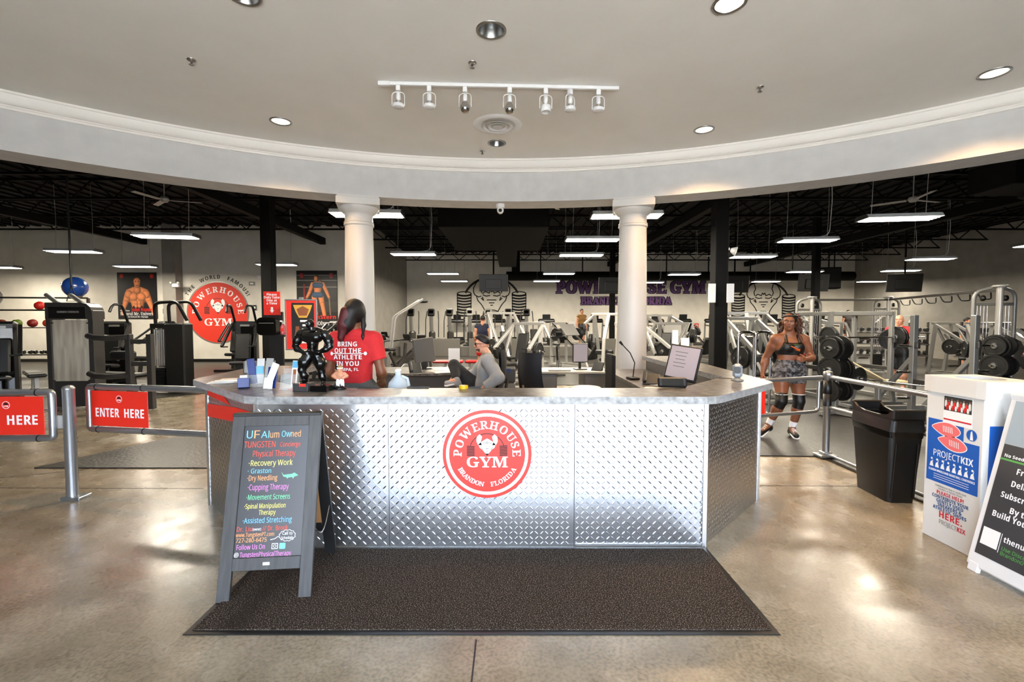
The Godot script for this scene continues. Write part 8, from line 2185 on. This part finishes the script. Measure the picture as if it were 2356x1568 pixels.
# ---------------------------------------------------------------- things on the ceilings
func ceiling_things() -> void:
	var t := thing("track_rail", "white ceiling track that carries the seven spotlights", "track", Vector3(-0.115, CEIL, -4.78), 2.4)
	part("rail", MB.new().box(Vector3(0, -0.02, 0), Vector3(2.42, 0.035, 0.035), 0.004), M["white enamel"], t)
	part("end_feed", MB.new().box(Vector3(-1.17, -0.022, 0), Vector3(0.12, 0.042, 0.04), 0.004), M["white enamel"], t)
	var xs := [-1.03, -0.72, -0.36, 0.09, 0.46, 0.71, 1.0]
	var words := ["first spotlight from the left on the ceiling track", "second spotlight from the left on the ceiling track", "third track spotlight, with a bare silver bulb, left of the vent", "fourth track spotlight, with a bare silver bulb, right of the vent", "fifth track spotlight, with a drum shade", "sixth track spotlight, turned sideways", "last spotlight at the right end of the track"]
	for i in 7:
		var p := t.transform * Vector3(xs[i], -0.0375, 0)
		var s := thing("track_spotlight", words[i], "spotlight", p, [4, 0, -5, 6, 2, 38, 0][i], "track spotlights")
		part("adapter", MB.new().box(Vector3(0, -0.028, 0), Vector3(0.045, 0.055, 0.04), 0.005), M["white enamel"], s)
		part("yoke", MB.new().tube(bend([Vector3(-0.062, -0.2, 0), Vector3(-0.062, -0.075, 0), Vector3(0, -0.06, 0), Vector3(0.062, -0.075, 0), Vector3(0.062, -0.2, 0)], 0.03), 0.0045, 6), M["white enamel"], s)
		part("socket", MB.new().lathe([[0.0, -0.075], [0.022, -0.078], [0.024, -0.13], [0.014, -0.15], [0.0, -0.15]], 14), M["white enamel"], s)
		if i in [2, 3]:
			part("bulb", MB.new().lathe([[0.016, -0.14], [0.03, -0.16], [0.052, -0.2], [0.05, -0.225], [0.035, -0.25], [0.0, -0.262]], 18), M["chrome"], s)
		elif i == 4:
			part("shade", MB.new().lathe([[0.0, -0.165], [0.045, -0.168], [0.052, -0.175], [0.052, -0.235], [0.046, -0.238], [0.042, -0.2], [0.0, -0.2]], 18), M["white enamel"], s)
		else:
			part("reflector", MB.new().lathe([[0.014, -0.145], [0.03, -0.165], [0.05, -0.185]], 18), M["chrome"], s)
			part("lamp_face", MB.new().lathe([[0.05, -0.182], [0.057, -0.186], [0.057, -0.212], [0.05, -0.217], [0.0, -0.219]], 18), M["white enamel"], s)
	t = thing("ceiling_vent", "round white ceiling air diffuser with nested rings", "vent", Vector3(-0.176, CEIL, -5.756))
	part("flange", MB.new().lathe([[0.3, 0.0], [0.28, -0.012], [0.23, -0.02], [0.2, -0.01], [0.19, 0.03]], 36), M["white enamel"], t)
	part("throat", MB.new().lathe([[0.0, 0.02], [0.2, 0.02]], 30), M["dark steel"], t)
	for r in [[0.185, 0.15], [0.12, 0.09], [0.06, 0.0]]:
		part("cone_ring", MB.new().lathe([[r[0], -0.032], [r[0] - 0.008, -0.036], [r[1], -0.012], [r[1], -0.006], [r[0] - 0.004, -0.028]], 30), M["white enamel"], t)
	for p in [[-2.95, -4.35, "near the left soffit"], [-0.37, -4.4, "above the track"], [2.55, -4.85, "right of the track, over the rail"], [-0.42, -6.62, "beside the small downlight"]]:
		var s := thing("sprinkler_head", "small metal sprinkler head in the lobby ceiling " + p[2], "sprinkler", Vector3(p[0], CEIL, p[1]), 0, "sprinkler heads")
		part("escutcheon", MB.new().lathe([[0.04, 0.0], [0.038, -0.006], [0.02, -0.01], [0.0, -0.01]], 16), M["chrome"], s)
		part("deflector", MB.new().lathe([[0.0, -0.008], [0.01, -0.01], [0.008, -0.04], [0.022, -0.045], [0.022, -0.048], [0.0, -0.05]], 12), M["brushed steel"], s)
	t = thing("dome_camera", "small white dome security camera under the soffit centre", "camera", Vector3(-0.18, SOFFIT, -7.2))
	part("mount", MB.new().lathe([[0.065, 0.0], [0.065, -0.05], [0.06, -0.055], [0.0, -0.055]], 24), M["white enamel"], t)
	part("dome", MB.new().ball(Vector3(0, -0.09, 0), Vector3(0.052, 0.06, 0.052), 20), M["white enamel"], t)
	part("lens", MB.new().ball(Vector3(0, -0.1, 0.035), Vector3(0.03, 0.03, 0.026), 14), M["black gloss"], t)
	# ceiling fans of the hall
	for q in [[-7.9, 4.35, -10.6, 20, "left, above the first hanging light"], [0.9, 4.4, -11.0, 70, "middle, between the columns"], [7.7, 3.95, -16.5, 40, "right of the tall black post"], [8.6, 4.2, -10.0, 15, "right, above the near hanging light"]]:
		var f := thing("ceiling_fan", "pale ceiling fan on a rod, " + q[4], "fan", Vector3(q[0], q[1], q[2]), q[3], "ceiling fans")
		part("rod", MB.new().tube([Vector3(0, 0.05, 0), Vector3(0, DECK - q[1], 0)], 0.012, 6), M["frame light"], f)
		part("motor", MB.new().lathe([[0.0, 0.06], [0.08, 0.05], [0.1, 0.0], [0.06, -0.05], [0.0, -0.06]], 16), M["frame light"], f)
		for k in 3:
			var a := TAU * k / 3
			part("blade", MB.new().box(Vector3(cos(a) * 0.42, -0.01, sin(a) * 0.42), Vector3(0.62, 0.01, 0.11), 0.002, Basis(Vector3.UP, -a) * Basis(Vector3.RIGHT, 0.15)), M["frame light"], f)
	# hanging televisions, seen from behind or the side
	for q in [[-0.7, 3.05, -17.6, 0, "in front of the middle mural"], [3.95, 3.0, -18.2, 0, "in front of the purple lettering"], [8.45, 3.0, -17.6, 0, "right of the tall black post"], [11.0, 3.0, -16.9, 0, "at the thin black post"], [13.9, 2.95, -16.4, -12, "near the right wall, tilted"]]:
		var v := thing("television", "black hanging television " + q[4], "television", Vector3(q[0], q[1], q[2]), q[3], "hanging televisions")
		var tl := Basis(Vector3.RIGHT, 0.12)
		part("housing", MB.new().box(Vector3.ZERO, Vector3(1.1, 0.64, 0.07), 0.012, tl), M["black plastic"], v)
		part("rear_bulge", MB.new().box(Vector3(0, -0.05, 0.045), Vector3(0.6, 0.35, 0.05), 0.012, tl), M["black plastic"], v)
		part("television_screen", MB.new().box(tl * Vector3(0, 0, -0.036), Vector3(1.04, 0.58, 0.006), 0.0, tl), M["screen glass"], v)
		part("drop_pole", MB.new().tube([Vector3(0, 0.1, 0.02), Vector3(0, DECK - q[1], 0.02)], 0.03, 8), M["hall paint black"], v)
	# ducts, speaker, hanging cameras
	t = thing("air_duct", "long round black air duct along the top of the back wall", "duct", Vector3.ZERO)
	part("duct_run", MB.new().tube([Vector3(-0.3, 3.95, -24.3), Vector3(17.9, 3.95, -24.3)], 0.24, 18), M["hall paint black"], t)
	part("drop_leg", MB.new().tube([Vector3(0.2, 3.95, -24.3), Vector3(0.2, DECK, -24.3)], 0.22, 14), M["hall paint black"], t)
	for i in 8: part("strap_hanger", MB.new().box(Vector3(1.5 + i * 2.2, 4.7, -24.3), Vector3(0.06, 1.05, 0.02)), M["hall paint black"], t)
	t = thing("air_duct", "big black rectangular air duct under the roof in the middle", "duct", Vector3.ZERO)
	part("trunk", MB.new().box(Vector3(-0.5, 4.42, -14.6), Vector3(3.0, 0.6, 4.2), 0.02), M["hall paint black"], t)
	part("branch", MB.new().box(Vector3(-0.2, 4.42, -19.4), Vector3(0.8, 0.5, 5.4), 0.02), M["hall paint black"], t)
	for q in [[-11.9, -9.0, 2.4, "left"], [10.4, -9.0, 2.4, "right"]]:
		t = thing("air_duct", "black square duct with a round diffuser under the roof, " + q[3], "duct", Vector3(q[0], 0, q[1]))
		part("trunk", MB.new().box(Vector3(0, 4.37, 0), Vector3(q[2], 0.5, 0.9), 0.02), M["hall paint black"], t)
		part("diffuser", MB.new().lathe([[0.3, 4.16], [0.45, 4.06], [0.42, 4.04], [0.0, 4.08]], 20), M["hall paint black"], t)
	t = thing("loudspeaker", "large black box loudspeaker hung in the far right corner", "speaker", Vector3(14.9, 3.6, -21.8), -15)
	part("cabinet", MB.new().box(Vector3.ZERO, Vector3(0.85, 1.0, 0.6), 0.03), M["hall paint black"], t)
	part("grille", MB.new().box(Vector3(0, 0, 0.305), Vector3(0.75, 0.9, 0.02), 0.006), M["black plastic"], t)
	part("hanger", MB.new().tube([Vector3(0, 0.45, 0), Vector3(0, DECK - 3.6, 0)], 0.03, 6), M["hall paint black"], t)
	for q in [[-12.75, 2.95, -17.55, "on the pilaster left of the red logo"], [-9.75, 3.3, -17.945, "right of the red wall logo"]]:
		t = thing("emergency_light", "white twin emergency light " + q[3], "light", Vector3(q[0], q[1], q[2]))
		part("case", MB.new().box(Vector3.ZERO, Vector3(0.26, 0.14, 0.1), 0.012), M["white enamel"], t)
		for s in [-1, 1]: part("lamp_head", MB.new().lathe([[0.0, 0.0], [0.03, 0.0], [0.05, 0.06], [0.0, 0.06]], 12, Transform3D(Basis(Vector3.RIGHT, 1.9), Vector3(s * 0.14, 0.1, 0.03))), M["white enamel"], t)
	t = thing("flood_light", "small white floodlight clamped to the tall black post", "light", Vector3(4.17, 2.95, -8.85), 60)
	part("head", MB.new().lathe([[0.0, 0.0], [0.04, 0.0], [0.09, 0.1], [0.0, 0.09]], 16, Transform3D(Basis(Vector3.RIGHT, 1.9), Vector3.ZERO)), M["white enamel"], t)
	part("bracket", MB.new().box(Vector3(-0.02, 0.02, -0.06), Vector3(0.05, 0.05, 0.1), 0.008), M["white enamel"], t)
	for q in [[3.86, 2.13, -8.81, "left face"], [4.13, 2.13, -8.81, "right face"]]:
		t = thing("post_notice", "white blank notice board on the tall black post, " + q[3], "notice", Vector3(q[0], q[1], q[2]), 0, "notices on the tall black post")
		part("sheet", MB.new().box(Vector3(-0.05 if q[0] < 4.0 else 0.03, 0, 0), Vector3(0.14, 0.36, 0.012), 0.002), M["print white"], t)
